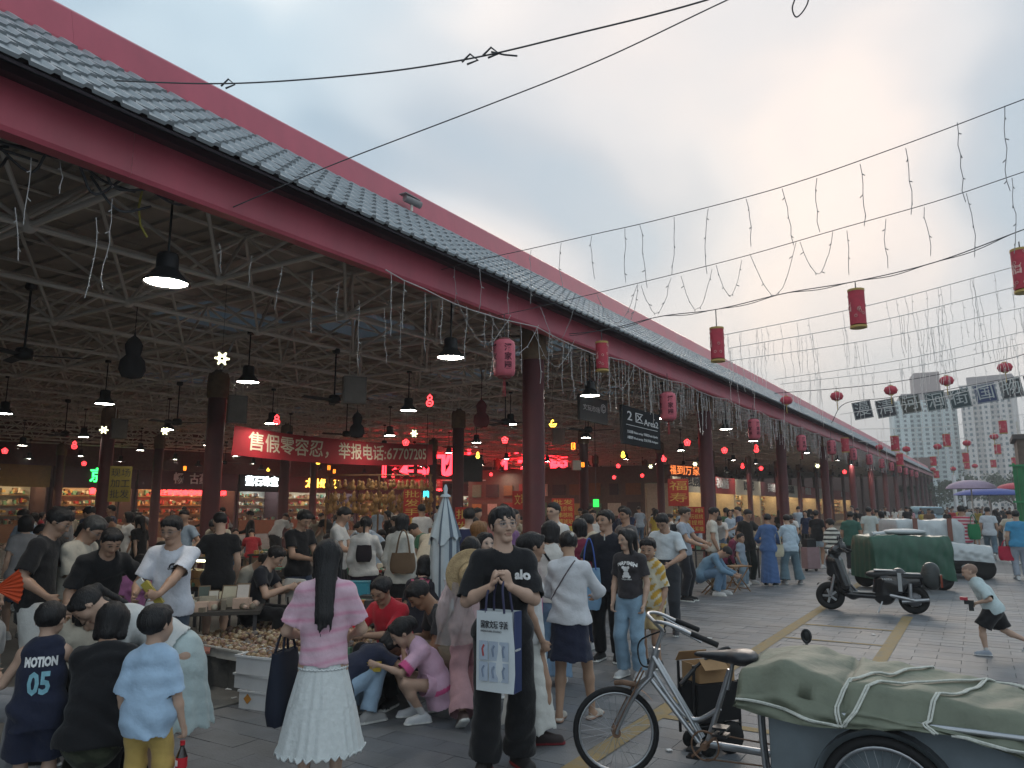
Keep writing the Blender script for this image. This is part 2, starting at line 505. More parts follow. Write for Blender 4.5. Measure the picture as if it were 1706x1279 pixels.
def build_person(spec):
    """one person; local +Y is where they face. Lengths in spec['pose'] are fractions of the height."""
    H = spec['H']; pose = spec.get('pose', {}); res = spec.get('res', 0.012); fem = spec.get('fem', False); kid = spec.get('kid', False)
    seed = spec.get('seed', 1); stout = spec.get('stout', 0.93) * (0.94 if fem else 1.0)
    skin = spec.get('skin', SKIN_T)
    root = spec['root']
    g = lambda k, dflt: pose.get(k, dflt)
    pel = V3(*g('pel', (0, 0, 0.52))) * H
    lean, side, twist = g('lean', 0), g('side', 0), g('twist', 0)
    Rt = rotm('Z', twist) @ rotm('Y', side) @ rotm('X', -lean)       # torso frame
    r_, f_, u_ = Rt[:, 0], Rt[:, 1], Rt[:, 2]
    bend = g('bend', 0)                                               # extra curve of the upper back
    Rc = Rt @ rotm('X', -bend); cr_, cf_, cu_ = Rc[:, 0], Rc[:, 1], Rc[:, 2]
    hs = H * (0.172 if kid else 0.143) * spec.get('head', 1.0)
    tl = 0.285 if kid else 0.315
    mid = pel + u_ * 0.12 * H
    chest = mid + cu_ * 0.10 * H
    neck = chest + cu_ * (tl - 0.22) * H
    sw = (0.086 if fem or kid else 0.098) * H * (0.5 + 0.5 * stout)
    shl = {s: chest + cu_ * (tl - 0.22 - 0.040) * H + cr_ * s * sw + cf_ * g('shrug', 0) for s in (-1, 1)}
    Rh = Rc @ rotm('Z', g('hyaw', 0)) @ rotm('X', -g('hpitch', 0) + bend * 0.4 + lean * g('hlevel', 0.3)) @ rotm('Y', g('hroll', 0))
    hr, hf, hu = Rh[:, 0], Rh[:, 1], Rh[:, 2]
    hc = neck + cu_ * 0.022 * H + hu * hs * 0.52 + hf * hs * 0.10
    hp = lambda x, y, z: hc + (hr * x + hf * y + hu * z) * hs
    hips = {s: pel + r_ * s * 0.052 * H - u_ * 0.005 * H for s in (-1, 1)}
    leg = {}
    for s in (-1, 1):
        ft = g('footR' if s > 0 else 'footL', (0.058 * s, 0.0, 0.0, -8 * s))
        ank = V3(ft[0], ft[1], ft[2] + 0.042) * H
        kn = g('kneeR' if s > 0 else 'kneeL', (0.12 * s, 1, 0.1))
        knee, ank = ik(hips[s], ank, 0.243 * H, 0.243 * H, V3(*kn))
        leg[s] = (knee, ank, ft[3] if len(ft) > 3 else 0, ft[4] if len(ft) > 4 else 0)
    arm = {}
    for s in (-1, 1):
        nm = 'R' if s > 0 else 'L'
        hd = g('hand' + nm, None)
        if hd is None: tgt = shl[s] + V3(0.035 * s, 0.045, -0.30) * H
        else: tgt = V3(*hd[:3]) * H
        el = g('elbow' + nm, (0.5 * s, -0.7, -0.5))
        elb, wr = ik(shl[s], tgt, 0.168 * H, 0.150 * H, V3(*el))
        fd = nrm(wr - elb)
        hdir = g('hdir' + nm, None); hdir = nrm(hdir) if hdir is not None else nrm(fd + V3(0, 0.15, -0.1))
        pn = g('palm' + nm, None); pn = V3(*pn) if pn is not None else V3(-s, 0.1, 0)
        pn = nrm(pn - hdir * (pn @ hdir))
        arm[s] = (elb, wr, hdir, pn, g('curl' + nm, 35))
    S = H / 1.72
    B = Field()
    B.cone(mid + u_ * 0.03 * H, pel, 0.080 * H * stout, 0.088 * H * stout, k=0.04, flat=0.70, axis=f_)
    B.cone(chest + cu_ * 0.02 * H, mid, 0.088 * H * stout, 0.080 * H * stout, k=0.04, flat=0.66, axis=cf_)
    B.cone(shl[-1], shl[1], 0.033 * H, 0.033 * H, k=0.035)
    for s in (-1, 1): B.cone(neck - cu_ * 0.012 * H, shl[s], 0.030 * H, 0.026 * H, k=0.03)
    nr = (0.031 if fem or kid else 0.036) * H
    B.cone(neck - cu_ * 0.02 * H, hp(0, -0.10, -0.22), nr * 1.12, nr * 0.98, k=0.03)
    for s in (-1, 1):
        elb, wr, hd, pn, curl = arm[s]
        a = (1.0 if not fem else 0.86) * (0.92 if kid else 1) * (0.6 + 0.4 * stout)
        B.cone(shl[s], elb, 0.033 * H * a, 0.0255 * H * a, k=0.03)
        B.cone(elb, elb + (wr - elb) * 0.35, 0.0255 * H * a, 0.0265 * H * a, k=0.015)
        B.cone(elb + (wr - elb) * 0.3, wr, 0.0262 * H * a, 0.0165 * H * a, k=0.015)
        lat = np.cross(hd, pn); inner = nrm(V3(0, 1, 0.3)) if True else None
        tside = 1 if (lat @ (g('thumb' + ('R' if s > 0 else 'L'), None) or cf_)) > 0 else -1
        q = S * (0.92 if fem else 1.0)
        palm0, palm1 = wr + hd * 0.02 * q, wr + hd * 0.082 * q
        B.cone(palm0, palm1, 0.030 * q, 0.040 * q, k=0.015, flat=0.42, axis=pn)
        for i, ln in enumerate((0.066, 0.076, 0.071, 0.056)):
            off = (0.033 - 0.0215 * i) * tside * q
            base = wr + hd * (0.088 - abs(i - 1.2) * 0.004) * q + lat * off
            c1, c2 = RAD(curl * (0.75 + 0.1 * i)), RAD(curl * (1.9 + 0.12 * i))
            spread = lat * off * 1.2
            d1 = nrm(hd * math.cos(c1) + pn * math.sin(c1) + spread); d2 = nrm(hd * math.cos(c2) + pn * math.sin(c2))
            m = base + d1 * ln * 0.56 * q
            B.cone(base, m, 0.0098 * q, 0.0088 * q, k=0.004)
            B.cone(m, m + d2 * ln * 0.52 * q, 0.0088 * q, 0.0074 * q, k=0.003)
        tb = wr + hd * 0.030 * q + lat * 0.026 * tside * q
        td = nrm(hd * 0.75 + lat * tside * 0.65 + pn * 0.25); tm = tb + td * 0.042 * q
        B.cone(tb, tm, 0.0135 * q, 0.011 * q, k=0.008)
        td2 = nrm(hd * 0.92 + lat * tside * 0.15 + pn * 0.35)
        B.cone(tm, tm + td2 * 0.032 * q, 0.0105 * q, 0.0085 * q, k=0.004)
        knee, ank = leg[s][:2]
        lg = (0.6 + 0.4 * stout) * (0.95 if fem else 1)
        B.cone(hips[s], knee, 0.052 * H * lg, 0.033 * H * lg, k=0.035)
        calf = knee + (ank - knee) * 0.32 - nrm(np.cross(np.cross(ank - knee, V3(*g('kneeR' if s > 0 else 'kneeL', (0, 1, 0)))), ank - knee)) * -0.006 * H
        B.cone(knee, calf, 0.032 * H * lg, 0.034 * H * lg, k=0.02)
        B.cone(calf, ank, 0.033 * H * lg, 0.0205 * H * lg, k=0.02)
        yw = RAD(leg[s][2]); fd = V3(math.sin(-yw), math.cos(yw), 0); fp = leg[s][3]
        fdir = nrm(fd * math.cos(RAD(fp)) - V3(0, 0, math.sin(RAD(fp))))
        B.cone(ank - V3(0, 0, 0.018) * H, ank + fdir * 0.095 * H - V3(0, 0, 0.026) * H, 0.021 * H, 0.017 * H, k=0.015)
    w = 0.96 if fem else 1.0
    B.ell(hp(0, -0.07, 0.13), V3(0.335 * w, 0.43, 0.365) * hs, Rh, k=0.02)
    B.cone(hp(0, 0.10, 0.02), hp(0, 0.17, -0.30), 0.285 * hs * w, 0.165 * hs, k=0.03, flat=0.95, axis=hf)
    B.ell(hp(0.15, 0.20, -0.09), V3(0.13, 0.14, 0.13) * hs, Rh, k=0.02); B.ell(hp(-0.15, 0.20, -0.09), V3(0.13, 0.14, 0.13) * hs, Rh, k=0.02)
    B.cone(hp(-0.05, 0.25, -0.395), hp(0.05, 0.25, -0.395), 0.075 * hs, 0.075 * hs, k=0.02)
    if kid: B.ell(hp(0.16, 0.18, -0.2), V3(0.12, 0.13, 0.13) * hs, Rh, k=0.03); B.ell(hp(-0.16, 0.18, -0.2), V3(0.12, 0.13, 0.13) * hs, Rh, k=0.03)
    if res < 0.0162:
        B.cone(hp(-0.2, 0.30, 0.115), hp(0.2, 0.30, 0.115), 0.045 * hs, 0.045 * hs, k=0.012)
        for s in (-1, 1):
            B.ell(hp(0.14 * s, 0.42, 0.035), V3(0.085, 0.06, 0.05) * hs, Rh, k=0.008, op='sub')
            B.ell(hp(0.135 * s, 0.325, 0.035), V3(0.075, 0.05, 0.05) * hs, Rh, k=0.004)
            B.ell(hp(0.045 * s, 0.385, -0.125), V3(0.036, 0.05, 0.032) * hs, Rh, k=0.006)
            B.ell(hp(0.345 * s * w, -0.03, 0.0), V3(0.03, 0.085, 0.135) * hs, Rh @ rotm('Z', -18 * s), k=0.006)
        B.cone(hp(0, 0.35, 0.07), hp(0, 0.435, -0.115), 0.03 * hs, 0.046 * hs, k=0.01)
        B.cone(hp(-0.08, 0.335, -0.232), hp(0.08, 0.335, -0.232), 0.026 * hs, 0.026 * hs, k=0.004)
        B.cone(hp(-0.065, 0.335, -0.275), hp(0.065, 0.335, -0.275), 0.029 * hs, 0.029 * hs, k=0.006)
    else:
        B.cone(hp(0, 0.35, 0.07), hp(0, 0.43, -0.115), 0.03 * hs, 0.05 * hs, k=0.012)
        for s in (-1, 1): B.ell(hp(0.345 * s, -0.03, 0.0), V3(0.05, 0.085, 0.135) * hs, Rh, k=0.01)
    def bodycol(P):
        q = (P - hc) @ Rh / hs
        c = np.ones((len(P), 3))
        x, y, z = np.abs(q[:, 0]), q[:, 1], q[:, 2]
        inh = (np.abs(q) < 0.7).all(1)
        fr = (y > 0.12) & inh
        sm = lambda a, b, t: np.clip((t - a) / (b - a), 0, 1)
        brow = (1 - sm(0.55, 1.0, np.sqrt(((x - 0.15) / 0.115) ** 2 + ((z - 0.135 + (x - 0.1) ** 2 * 1.2) / 0.034) ** 2))) * fr
        c = c * (1 - brow[:, None] * (0.55 if fem or kid else 0.8))
        e = np.sqrt(((x - 0.14) / 0.078) ** 2 + ((z - 0.035) / 0.036) ** 2)
        ey = (1 - sm(0.75, 1.1, e)) * fr
        c = c * (1 - ey[:, None]) + ey[:, None] * V3(1.15, 1.6, 2.1) * 0.55
        gx = g('gaze', 0.0)
        ir = (1 - sm(0.7, 1.15, np.sqrt(((q[:, 0] - np.sign(q[:, 0]) * 0.14 - gx) / 0.036) ** 2 + ((z - 0.037) / 0.036) ** 2))) * fr
        lid = (1 - sm(0.35, 1.0, np.abs(z - 0.062 + (x - 0.14) ** 2 * 2.0) / 0.016)) * (1 - sm(0.8, 1.1, np.abs(x - 0.14) / 0.085)) * fr
        dk = np.maximum(ir, lid)[:, None]
        c = c * (1 - dk * 0.93)
        lp = (1 - sm(0.6, 1.1, np.sqrt((x / 0.115) ** 2 + ((z + 0.252) / 0.052) ** 2))) * fr
        c = c * (1 - lp[:, None] * (1 - V3(0.88, 0.56, 0.55) if fem else 1 - V3(0.8, 0.62, 0.6)))
        ml = (1 - sm(0.3, 1.0, np.abs(z + 0.252) / 0.012)) * (x < 0.11) * fr
        c = c * (1 - ml[:, None] * 0.6)
        nz = (1 - sm(0.4, 1.0, np.sqrt(((x - 0.036) / 0.026) ** 2 + ((z + 0.152) / 0.018) ** 2))) * fr * (y > 0.3)
        c = c * (1 - nz[:, None] * 0.6)
        if spec.get('sockcol') is not None:
            sk = P[:, 2] < spec.get('sockh', 0.09) * H
            c[sk] = V3(*spec['sockcol']) / np.array(skin)
        if spec.get('shaved') is not None:
            top = inh & ((z > 0.22) | ((y < 0.02) & (z > -0.12))) & (x < 0.34 + 0.2 * (z > 0.1))
            c[top] *= V3(*spec['shaved'])
        return c
    fine = None
    if spec.get('fine'):
        fr = spec['fine']; fine = (hc - hs * 0.62, hc + hs * 0.62, fr)
        pts = [hc - hs * .62, hc + hs * .62]
        if spec.get('fine_hands'):
            for s in (-1, 1): pts += [arm[s][1] - 0.1, arm[s][1] + 0.15]
        pts = np.array(pts); fine = (pts.min(0), pts.max(0), fr)
    elif res < 0.0162:
        fine = (V3(9, 9, (hc - hs * 0.6)[2]), V3(9, 9, (hc + hs * 0.6)[2]), res * 0.65)
    body = mesh_obj('body', B.mesh('body', res, None, bodycol, fine), M_SKIN, root); coloured(body, skin)
    sh = spec.get('shoes', (0.5, 0.5, 0.5))
    if sh is not None:
        for s in (-1, 1):
            Fs = Field(); ank = leg[s][1]; yw = RAD(leg[s][2]); fp = leg[s][3]
            fd = V3(math.sin(-yw), math.cos(yw), 0); fd = nrm(fd * math.cos(RAD(fp)) - V3(0, 0, math.sin(RAD(fp))))
            sd = np.cross(fd, V3(0, 0, 1)); upf = nrm(np.cross(sd, fd))
            sole = ank - upf * 0.041 * H
            cut = [(sole, -upf)]
            if spec.get('sandal'):
                Fs.cone(sole - fd * 0.03 * H + upf * 0.008 * H, sole + fd * 0.105 * H + upf * 0.008 * H, 0.026 * H, 0.028 * H, k=0.01, flat=0.4, axis=upf, cuts=cut)
                Fs.cone(sole + fd * 0.052 * H - sd * 0.02 * H + upf * 0.018 * H, sole + fd * 0.052 * H + sd * 0.02 * H + upf * 0.018 * H, 0.022 * H, 0.022 * H, k=0.01, cuts=cut)
            else:
                Fs.cone(sole - fd * 0.022 * H + upf * 0.022 * H, sole + fd * 0.09 * H + upf * 0.018 * H, 0.027 * H, 0.0255 * H, k=0.02, cuts=cut)
                Fs.cone(ank + upf * 0.002 * H, sole + fd * 0.05 * H + upf * 0.026 * H, 0.027 * H, 0.023 * H, k=0.02, cuts=cut)
                Fs.cone(sole - fd * 0.026 * H + upf * 0.006 * H, sole + fd * 0.098 * H + upf * 0.006 * H, 0.029 * H, 0.029 * H, k=0.008, flat=0.35, axis=upf, cuts=cut)
            sc = spec.get('sole', (0.75, 0.75, 0.72))
            def shc(P, sole=sole, upf=upf, sc=sc):
                c = np.ones((len(P), 3)); m = ((P - sole) @ upf) < 0.014 * H
                c[m] = V3(*sc) / np.maximum(V3(*sh), 0.01); return c
            o = mesh_obj('shoe', Fs.mesh('shoe', min(res, 0.015), None, shc), M_SHOE, root); coloured(o, sh)
    bt = spec.get('bottom')
    if bt:
        kind = bt['kind']; Fb = Field(); opens = []; lo = bt.get('loose', 0.012)
        wz = mid + u_ * 0.005 * H
        if kind in ('pants', 'shorts'):
            Fb.cone(wz, pel - u_ * 0.02 * H, 0.083 * H * stout + lo * 0.5, 0.090 * H * stout + lo, k=0.03, flat=0.74, axis=f_, cuts=[(wz + u_ * 0.0, u_)])
            for s in (-1, 1):
                knee, ank = leg[s][:2]
                end = bt.get('end', 0.93 if kind == 'pants' else 0.86)
                if kind == 'pants':
                    ud = nrm(ank - knee); ce = knee + (ank - knee) * end
                    Fb.cone(hips[s], knee, 0.056 * H * stout + lo * 0.8, 0.040 * H + lo * 0.8, k=0.03)
                    Fb.cone(knee, ank + ud * 0.03, 0.039 * H + lo * 0.75, bt.get('cuff', 0.030) * H + lo, k=0.012, cuts=[(ce, ud)]); opens.append((ce, ud, 0.09 * H))
                else:
                    ud = nrm(knee - hips[s]); ce = hips[s] + (knee - hips[s]) * end
                    Fb.cone(hips[s], knee, 0.058 * H * stout + lo, (0.048 + bt.get('flare', 0)) * H + lo, k=0.03, cuts=[(ce, ud)])
                    opens.append((ce, ud, 0.085 * H))
        elif kind == 'skirt':
            hem = bt['hem'] * H; top = wz
            hcx = (hips[1] + hips[-1]) / 2
            sway = V3(*bt.get('sway', (0, 0, 0))) * H
            botm = V3(hcx[0], hcx[1], hem) + sway
            if abs(lean) > 25: botm = V3(pel[0], pel[1], hem) + sway
            ud = V3(0, 0, -1)
            Fb.cone(top, pel - V3(0, 0, 0.03 * H), 0.080 * H * stout + lo, 0.098 * H * stout + lo, k=0.04, flat=0.78, axis=f_, cuts=[(wz, u_)])
            Fb.cone(pel, botm, 0.095 * H * stout + lo, bt.get('flare', 0.15) * H, k=0.05, flat=bt.get('flat', 0.8), axis=V3(0, 1, 0), cuts=[(botm, ud)])
            opens.append((botm, ud, 9))
        nzf = wrinkles(bt.get('wr', 0.0045), seed + 5, 30, 22)
        if kind == 'skirt':
            fold = bt.get('fold', 0.010); nf = bt.get('nf', 11)
            def nzf(P, pel=pel, hem=bt['hem'] * H):
                an = np.arctan2(P[:, 1] - pel[1], P[:, 0] - pel[0]); t = np.clip((pel[2] - P[:, 2]) / max(pel[2] - hem, 0.05), 0, 1)
                return fold * t * np.sin(an * nf + 1.5 * np.sin(an * 3 + seed) + 2 * t) + 0.002 * np.sin(P[:, 2] * 60 + an * 3)
        o = mesh_obj(bt.get('name', {'pants': 'trousers', 'shorts': 'shorts', 'skirt': 'skirt'}[kind]), Fb.mesh('bottoms', res, nzf, bt.get('colfn'), None, opens), M_CLOTH, root); coloured(o, bt['color'])
    tp = spec.get('top')
    if tp:
        Ft = Field(); opens = []; lo = tp.get('loose', 0.018); kind = tp.get('kind', 'tee')
        hem = tp.get('hem', -0.045)                                   # along the spine from the pelvis
        hb = pel + u_ * hem * H
        Ft.cone(chest + cu_ * 0.02 * H, mid, 0.090 * H * stout + lo * 0.8, 0.084 * H * stout + lo, k=0.04, flat=0.70, axis=cf_)
        Ft.cone(mid + u_ * 0.02 * H, hb - u_ * 0.03 * H, 0.083 * H * stout + lo, (0.094 + tp.get('flare', 0)) * H * stout + lo * 1.25 + 0.008, k=0.03, flat=0.80, axis=f_, cuts=[(hb, -u_)]); opens.append((hb, -u_, 9))
        if hem < 0: Ft.cone(hips[-1], hips[1], 0.062 * H * stout + lo + 0.004, 0.062 * H * stout + lo + 0.004, k=0.03, cuts=[(hb, -u_)])
        if fem and not kid:
            for s in (-1, 1): Ft.ell(chest + cf_ * 0.045 * H + cr_ * s * 0.036 * H - cu_ * 0.005 * H, V3(0.036, 0.034, 0.036) * H, None, k=0.03)
        if kind != 'tank':
            Ft.cone(shl[-1], shl[1], 0.036 * H + lo * 0.2, 0.036 * H + lo * 0.2, k=0.03)
            for s in (-1, 1): Ft.cone(neck - cu_ * 0.012 * H, shl[s], 0.034 * H, 0.031 * H + lo * 0.15, k=0.03)
        else:
            Ft.cone(shl[-1] * 0.78 + shl[1] * 0.22, shl[1] * 0.78 + shl[-1] * 0.22, 0.040 * H + lo * 0.3, 0.040 * H + lo * 0.3, k=0.03)
        Ft.cone(neck - cu_ * 0.035 * H, neck - cu_ * 0.004 * H, 0.052 * H, 0.040 * H, k=0.03, flat=0.85, axis=cf_)
        for s in (-1, 1):
            elb, wr = arm[s][:2]
            sl = tp.get('sleeve', 0.62)
            if kind == 'tank': continue
            ar = (0.0345 * H + lo * 0.35) * (0.92 if fem or kid else 1)
            if kind == 'tee':
                ud = nrm(elb - shl[s]); ce = shl[s] + (elb - shl[s]) * sl
                rr = ar * min(tp.get('sw', 1.05), 1.12) + lo * 0.22
                Ft.cone(shl[s], ce + ud * 0.05, ar, rr, k=0.03, cuts=[(ce, ud)])
                opens.append((ce, ud, 0.062 * H))
            else:
                ud = nrm(wr - elb); ce = elb + (wr - elb) * tp.get('cuff', 0.95)
                Ft.cone(shl[s], elb, ar, ar * 0.88, k=0.03)
                Ft.cone(elb, ce + ud * 0.02, ar * 0.88, ar * tp.get('cw', 0.62), k=0.02, cuts=[(ce, ud)])
        nk = tp.get('neck', 0.0)
        Ft.cone(neck + cu_ * 0.012 * H + cf_ * (0.012 + nk) * H, neck + cu_ * 0.10 * H + cf_ * 0.04 * H, nr * 1.16 + nk * 0.4 * H, nr * 1.4, k=0.006, op='sub')
        o = mesh_obj(tp.get('name', 'shirt'), Ft.mesh('top', res, wrinkles(tp.get('wr', 0.0042), seed), (lambda P: tp['colfn'](P, dict(pel=pel, u=u_, f=f_, r=r_, chest=chest, cu=cu_, cr=cr_, cf=cf_, H=H, neck=neck, shl=shl, arm=arm))) if tp.get('colfn') else None, None, opens), M_CLOTH, root); coloured(o, tp['color'])
    hair = spec.get('hair', dict(kind='short'))
    if hair:
        Fh = Field(); hk = hair['kind']; big = hair.get('big', 1.0)
        d2w = lambda x, y, z: hr * x + hf * y + hu * z
        back = hp(0, 0.03, -0.05) if hk == 'short' else hp(0, 0, -0.30)
        cuts = [(hp(0, 0.23, 0.22), d2w(0, 0.82, -0.57)), (back, nrm(d2w(0, 0.45 if hk == 'short' else 0.2, -0.9)))]
        Fh.ell(hp(0, -0.075, 0.155), V3(0.372 * big, 0.455 * big, 0.385 * big) * hs, Rh, k=0.01, cuts=cuts)
        if hk == 'short':
            Fh.ell(hp(0, -0.02, 0.33), V3(0.30, 0.36, 0.22) * hs, Rh, k=0.03, cuts=[(hp(0, 0.30, 0.26), d2w(0, 0.9, -0.43))])
            if res < 0.0236:
                rs = np.random.RandomState(seed); hair.setdefault('fringe', 0.30)
                for i in range(9):
                    x = -0.24 + 0.06 * i
                    Fh.cone(hp(x * 0.8, 0.20, 0.42), hp(x + rs.uniform(-.04, .04), 0.375 - x * x * 1.2, hair['fringe'] + rs.uniform(-.05, .05)), 0.085 * hs, 0.02 * hs, k=0.008)
                for s in (-1, 1): Fh.cone(hp(0.28 * s, 0.10, 0.32), hp(0.335 * s, 0.06, 0.06), 0.10 * hs, 0.03 * hs, k=0.015)
        else:
            ln = hair.get('len', 0.0) * H
            dn = nrm(V3(0, 0, -1) * 0.8 - cu_ * 0.2 - cf_ * 0.05)
            if hk == 'long':
                st = hp(0, -0.30, 0.02); sp = hair.get('sp', 1.0)
                en = st + dn * ln - cf_ * hair.get('off', 0.032) * H
                if abs(lean) > 20 or hair.get('drape'): en = st + V3(*hair.get('drape', (0, 0, -1))) * ln
                Fh.cone(st, en, 0.30 * hs * sp, 0.20 * hs * sp, k=0.04, flat=0.55, axis=f_)
                Fh.cone(en, en + (en - st) * 0.18, 0.17 * hs * sp, 0.06 * hs, k=0.03, flat=0.5, axis=f_)
                rs = np.random.RandomState(seed + 3)
                for q in range(7 if res < .0162 else 0): Fh.cone(st + (en - st) * .7 + r_ * (q - 3) * .014, en + (en - st) * rs.uniform(.12, .34) + r_ * ((q - 3) * .017 + rs.uniform(-.01, .01)), .018, .005, k=.008)
                for s in (-1, 1):
                    a = hp(0.30 * s, 0.02, 0.1); b = hp(0.31 * s, -0.05, -0.35) + dn * ln * hair.get('front', 0.25)
                    Fh.cone(a, b, 0.12 * hs, 0.09 * hs, k=0.03)
                    Fh.cone(hp(0.12 * s, 0.22, 0.40), hp(0.31 * s, 0.16, 0.05), 0.10 * hs, 0.06 * hs, k=0.02)
            elif hk == 'bun':
                Fh.ell(hp(*hair.get('at', (0, -0.50, 0.05))), V3(0.21, 0.17, 0.26) * hs, Rh, k=0.03)
                for s in (-1, 1): Fh.cone(hp(0.12 * s, 0.22, 0.40), hp(0.31 * s, 0.12, 0.05), 0.10 * hs, 0.05 * hs, k=0.02)
            elif hk == 'pony':
                st = hp(0, -0.42, 0.12); en = st + nrm(V3(*hair.get('drape', (0, -0.25, -1)))) * ln
                Fh.cone(st, hp(0, -0.52, 0.12), 0.09 * hs, 0.10 * hs, k=0.02)
                Fh.cone(hp(0, -0.52, 0.12), en, 0.11 * hs, 0.05 * hs, k=0.02)
                for s in (-1, 1): Fh.cone(hp(0.12 * s, 0.22, 0.40), hp(0.31 * s, 0.12, 0.05), 0.10 * hs, 0.05 * hs, k=0.02)
            elif hk == 'bob':
                for s in (-1, 1):
                    Fh.cone(hp(0.25 * s, -0.08, 0.1), hp(0.29 * s, -0.06, -0.36), 0.16 * hs, 0.14 * hs, k=0.04)
                    Fh.cone(hp(0.12 * s, 0.22, 0.40), hp(0.32 * s, 0.14, 0.0), 0.10 * hs, 0.06 * hs, k=0.02)
                Fh.cone(hp(0, -0.25, 0.1), hp(0, -0.25, -0.34), 0.26 * hs, 0.22 * hs, k=0.05)
                if hair.get('fringe'): Fh.cone(hp(-0.2, 0.30, 0.30), hp(0.2, 0.30, 0.30), 0.10 * hs, 0.10 * hs, k=0.03)
        ph = seed * 1.7
        def strands(P):
            q = (P - hc) @ Rh / hs
            a = np.arctan2(q[:, 0], q[:, 1] + 0.1 + 0.0 * q[:, 2])
            z = P[:, 2]
            s1 = np.sin(a * 23 + 2.0 * np.sin(z * 18 + ph) + ph) + 0.6 * np.sin(a * 41 + 3 * np.sin(z * 11 + ph))
            return 0.010 * hs * s1 + 0.006 * hs * np.sin(q[:, 0] * 33 + q[:, 1] * 21 + ph)
        o = mesh_obj('hair', Fh.mesh('hair', min(res, 0.010) if res < 0.0162 else res, strands), M_HAIR, root); coloured(o, hair.get('color', BLACKHAIR))
    if spec.get('glasses'):
        gl = MB()
        for s in (-1, 1):
            gl.tube([hp(0.145 * s + 0.105 * math.cos(t), 0.40 - 0.03 * abs(math.cos(t)), 0.025 + 0.085 * math.sin(t)) for t in np.linspace(0, 6.28, 17)[:-1]], 0.0016, 5, closed=True)
            gl.tube([hp(0.25 * s, 0.385, 0.05), hp(0.345 * s, 0.22, 0.05), hp(0.36 * s, -0.05, 0.04)], 0.0016, 5)
        gl.tube([hp(-0.04, 0.42, 0.04), hp(0, 0.435, 0.05), hp(0.04, 0.42, 0.04)], 0.0016, 5)
        gl.build('glasses', M_WIRE, root)
    return dict(root=root, hc=hc, hp=hp, hs=hs, neck=neck, chest=chest, cf=cf_, cr=cr_, cu=cu_, u=u_, f=f_, r=r_, shl=shl, arm=arm, leg=leg, pel=pel, mid=mid, H=H, Rh=Rh, Rc=Rc, stout=stout)
def face_rz(pos, ang):
    """z turn so that the person at pos looks at the camera (0), to the right of the picture (90), away (180)"""
    tc = Vector((-pos[0], -pos[1], 0)).normalized(); rt = Vector((-tc.y, tc.x, 0))
    f = tc * math.cos(RAD(ang)) + rt * math.sin(RAD(ang))
    return math.atan2(-f.x, f.y)
def person(label, px, depth, face, H, group=None, pos=None, **kw):
    p = pos if pos is not None else dp(px, depth, 639.5 + F_PX * math.tan(math.atan((CAM_H - .6 * H * kw.get('pose', {}).get('pel', (0, 0, .52))[2] / .52) / depth) + PITCH))
    root = empty('person', (p[0], p[1], kw.pop('z', 0.0)), face_rz(p, face))
    tag(root, label, 'person', group)
    return build_person(dict(root=root, H=H, **kw))
rnd = random.Random(7)
M_PAVER = mat('paver_grey', use_obj=True, rough=0.58, var=0.36, vscale=1.4, world=True, bump=0.25, bscale=60, spec=0.45)
M_JOINT = mat('joint_sand', (0.045, 0.045, 0.048), rough=0.95, var=0.3, vscale=5)
M_YPAVE = mat('yellow_paint', (0.30, 0.21, 0.085), rough=0.75, var=0.25, vscale=9, second=(0.17, 0.15, 0.115), smix=0.55, bump=0.2)
M_CONC = mat('hall_concrete', (0.15, 0.145, 0.135), rough=0.75, var=0.45, vscale=1.1, bump=0.3, bscale=25)
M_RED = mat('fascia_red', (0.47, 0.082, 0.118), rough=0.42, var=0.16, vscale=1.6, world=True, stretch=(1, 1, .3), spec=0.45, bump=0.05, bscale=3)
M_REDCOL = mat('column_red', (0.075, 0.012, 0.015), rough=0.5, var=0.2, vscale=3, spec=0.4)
M_TILE = mat('roof_tile_grey', (0.31, 0.335, 0.355), rough=0.4, metal=0.2, var=0.22, vscale=2, spec=0.5)
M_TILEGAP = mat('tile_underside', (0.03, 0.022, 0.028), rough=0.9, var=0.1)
M_STEEL = mat('steel_paint', (0.66, 0.61, 0.55), rough=0.55, var=0.22, vscale=4, spec=0.35)
M_DECK = mat('deck_sheet', (0.42, 0.37, 0.33), rough=0.75, var=0.3, vscale=1.2)
M_SKYL = mat('skylight_sheet', (0.16, 0.24, 0.31), rough=0.4, var=0.15, vscale=2, trans=0.6)
M_CAPITAL = mat('column_capital', (0.16, 0.10, 0.055), rough=0.7, var=0.25)
EAVE_X = -5.70                                # face of the fascia
COLX = [-6.3, -14.8, -23.3, -31.8, -40.3]
COLS = [1.3 - 9.5, 1.3, 10.8, 20.3, 29.8, 39.3, 48.8, 58.3, 67.8, 77.3, 86.8, 96.3, 105.8, 115.3, 124.8, 134.3, 143.8]
HALL0, HALL1 = -9.0, 150.0
def ground_slab(name, x0, x1, y0, y1, z0, z1, m, parent=None):
    return MB().box(((x0 + x1) / 2, (y0 + y1) / 2, (z0 + z1) / 2), (x1 - x0, y1 - y0, z1 - z0)).build(name, m, parent)
mg = mat('ground_far', (0.16, 0.165, 0.175), rough=0.75, var=0.15, vscale=1.0)
nt = mg.node_tree; bs = [n for n in nt.nodes if n.type == 'BSDF_PRINCIPLED'][0]
bk = nt.nodes.new('ShaderNodeTexBrick'); bk.inputs['Scale'].default_value = 1.0; bk.inputs['Brick Width'].default_value = 0.5
bk.inputs['Row Height'].default_value = 0.24; bk.inputs['Mortar Size'].default_value = 0.006
bk.inputs['Color1'].default_value = (0.136, 0.140, 0.147, 1); bk.inputs['Color2'].default_value = (0.160, 0.162, 0.166, 1); bk.inputs['Mortar'].default_value = (0.07, 0.07, 0.075, 1)
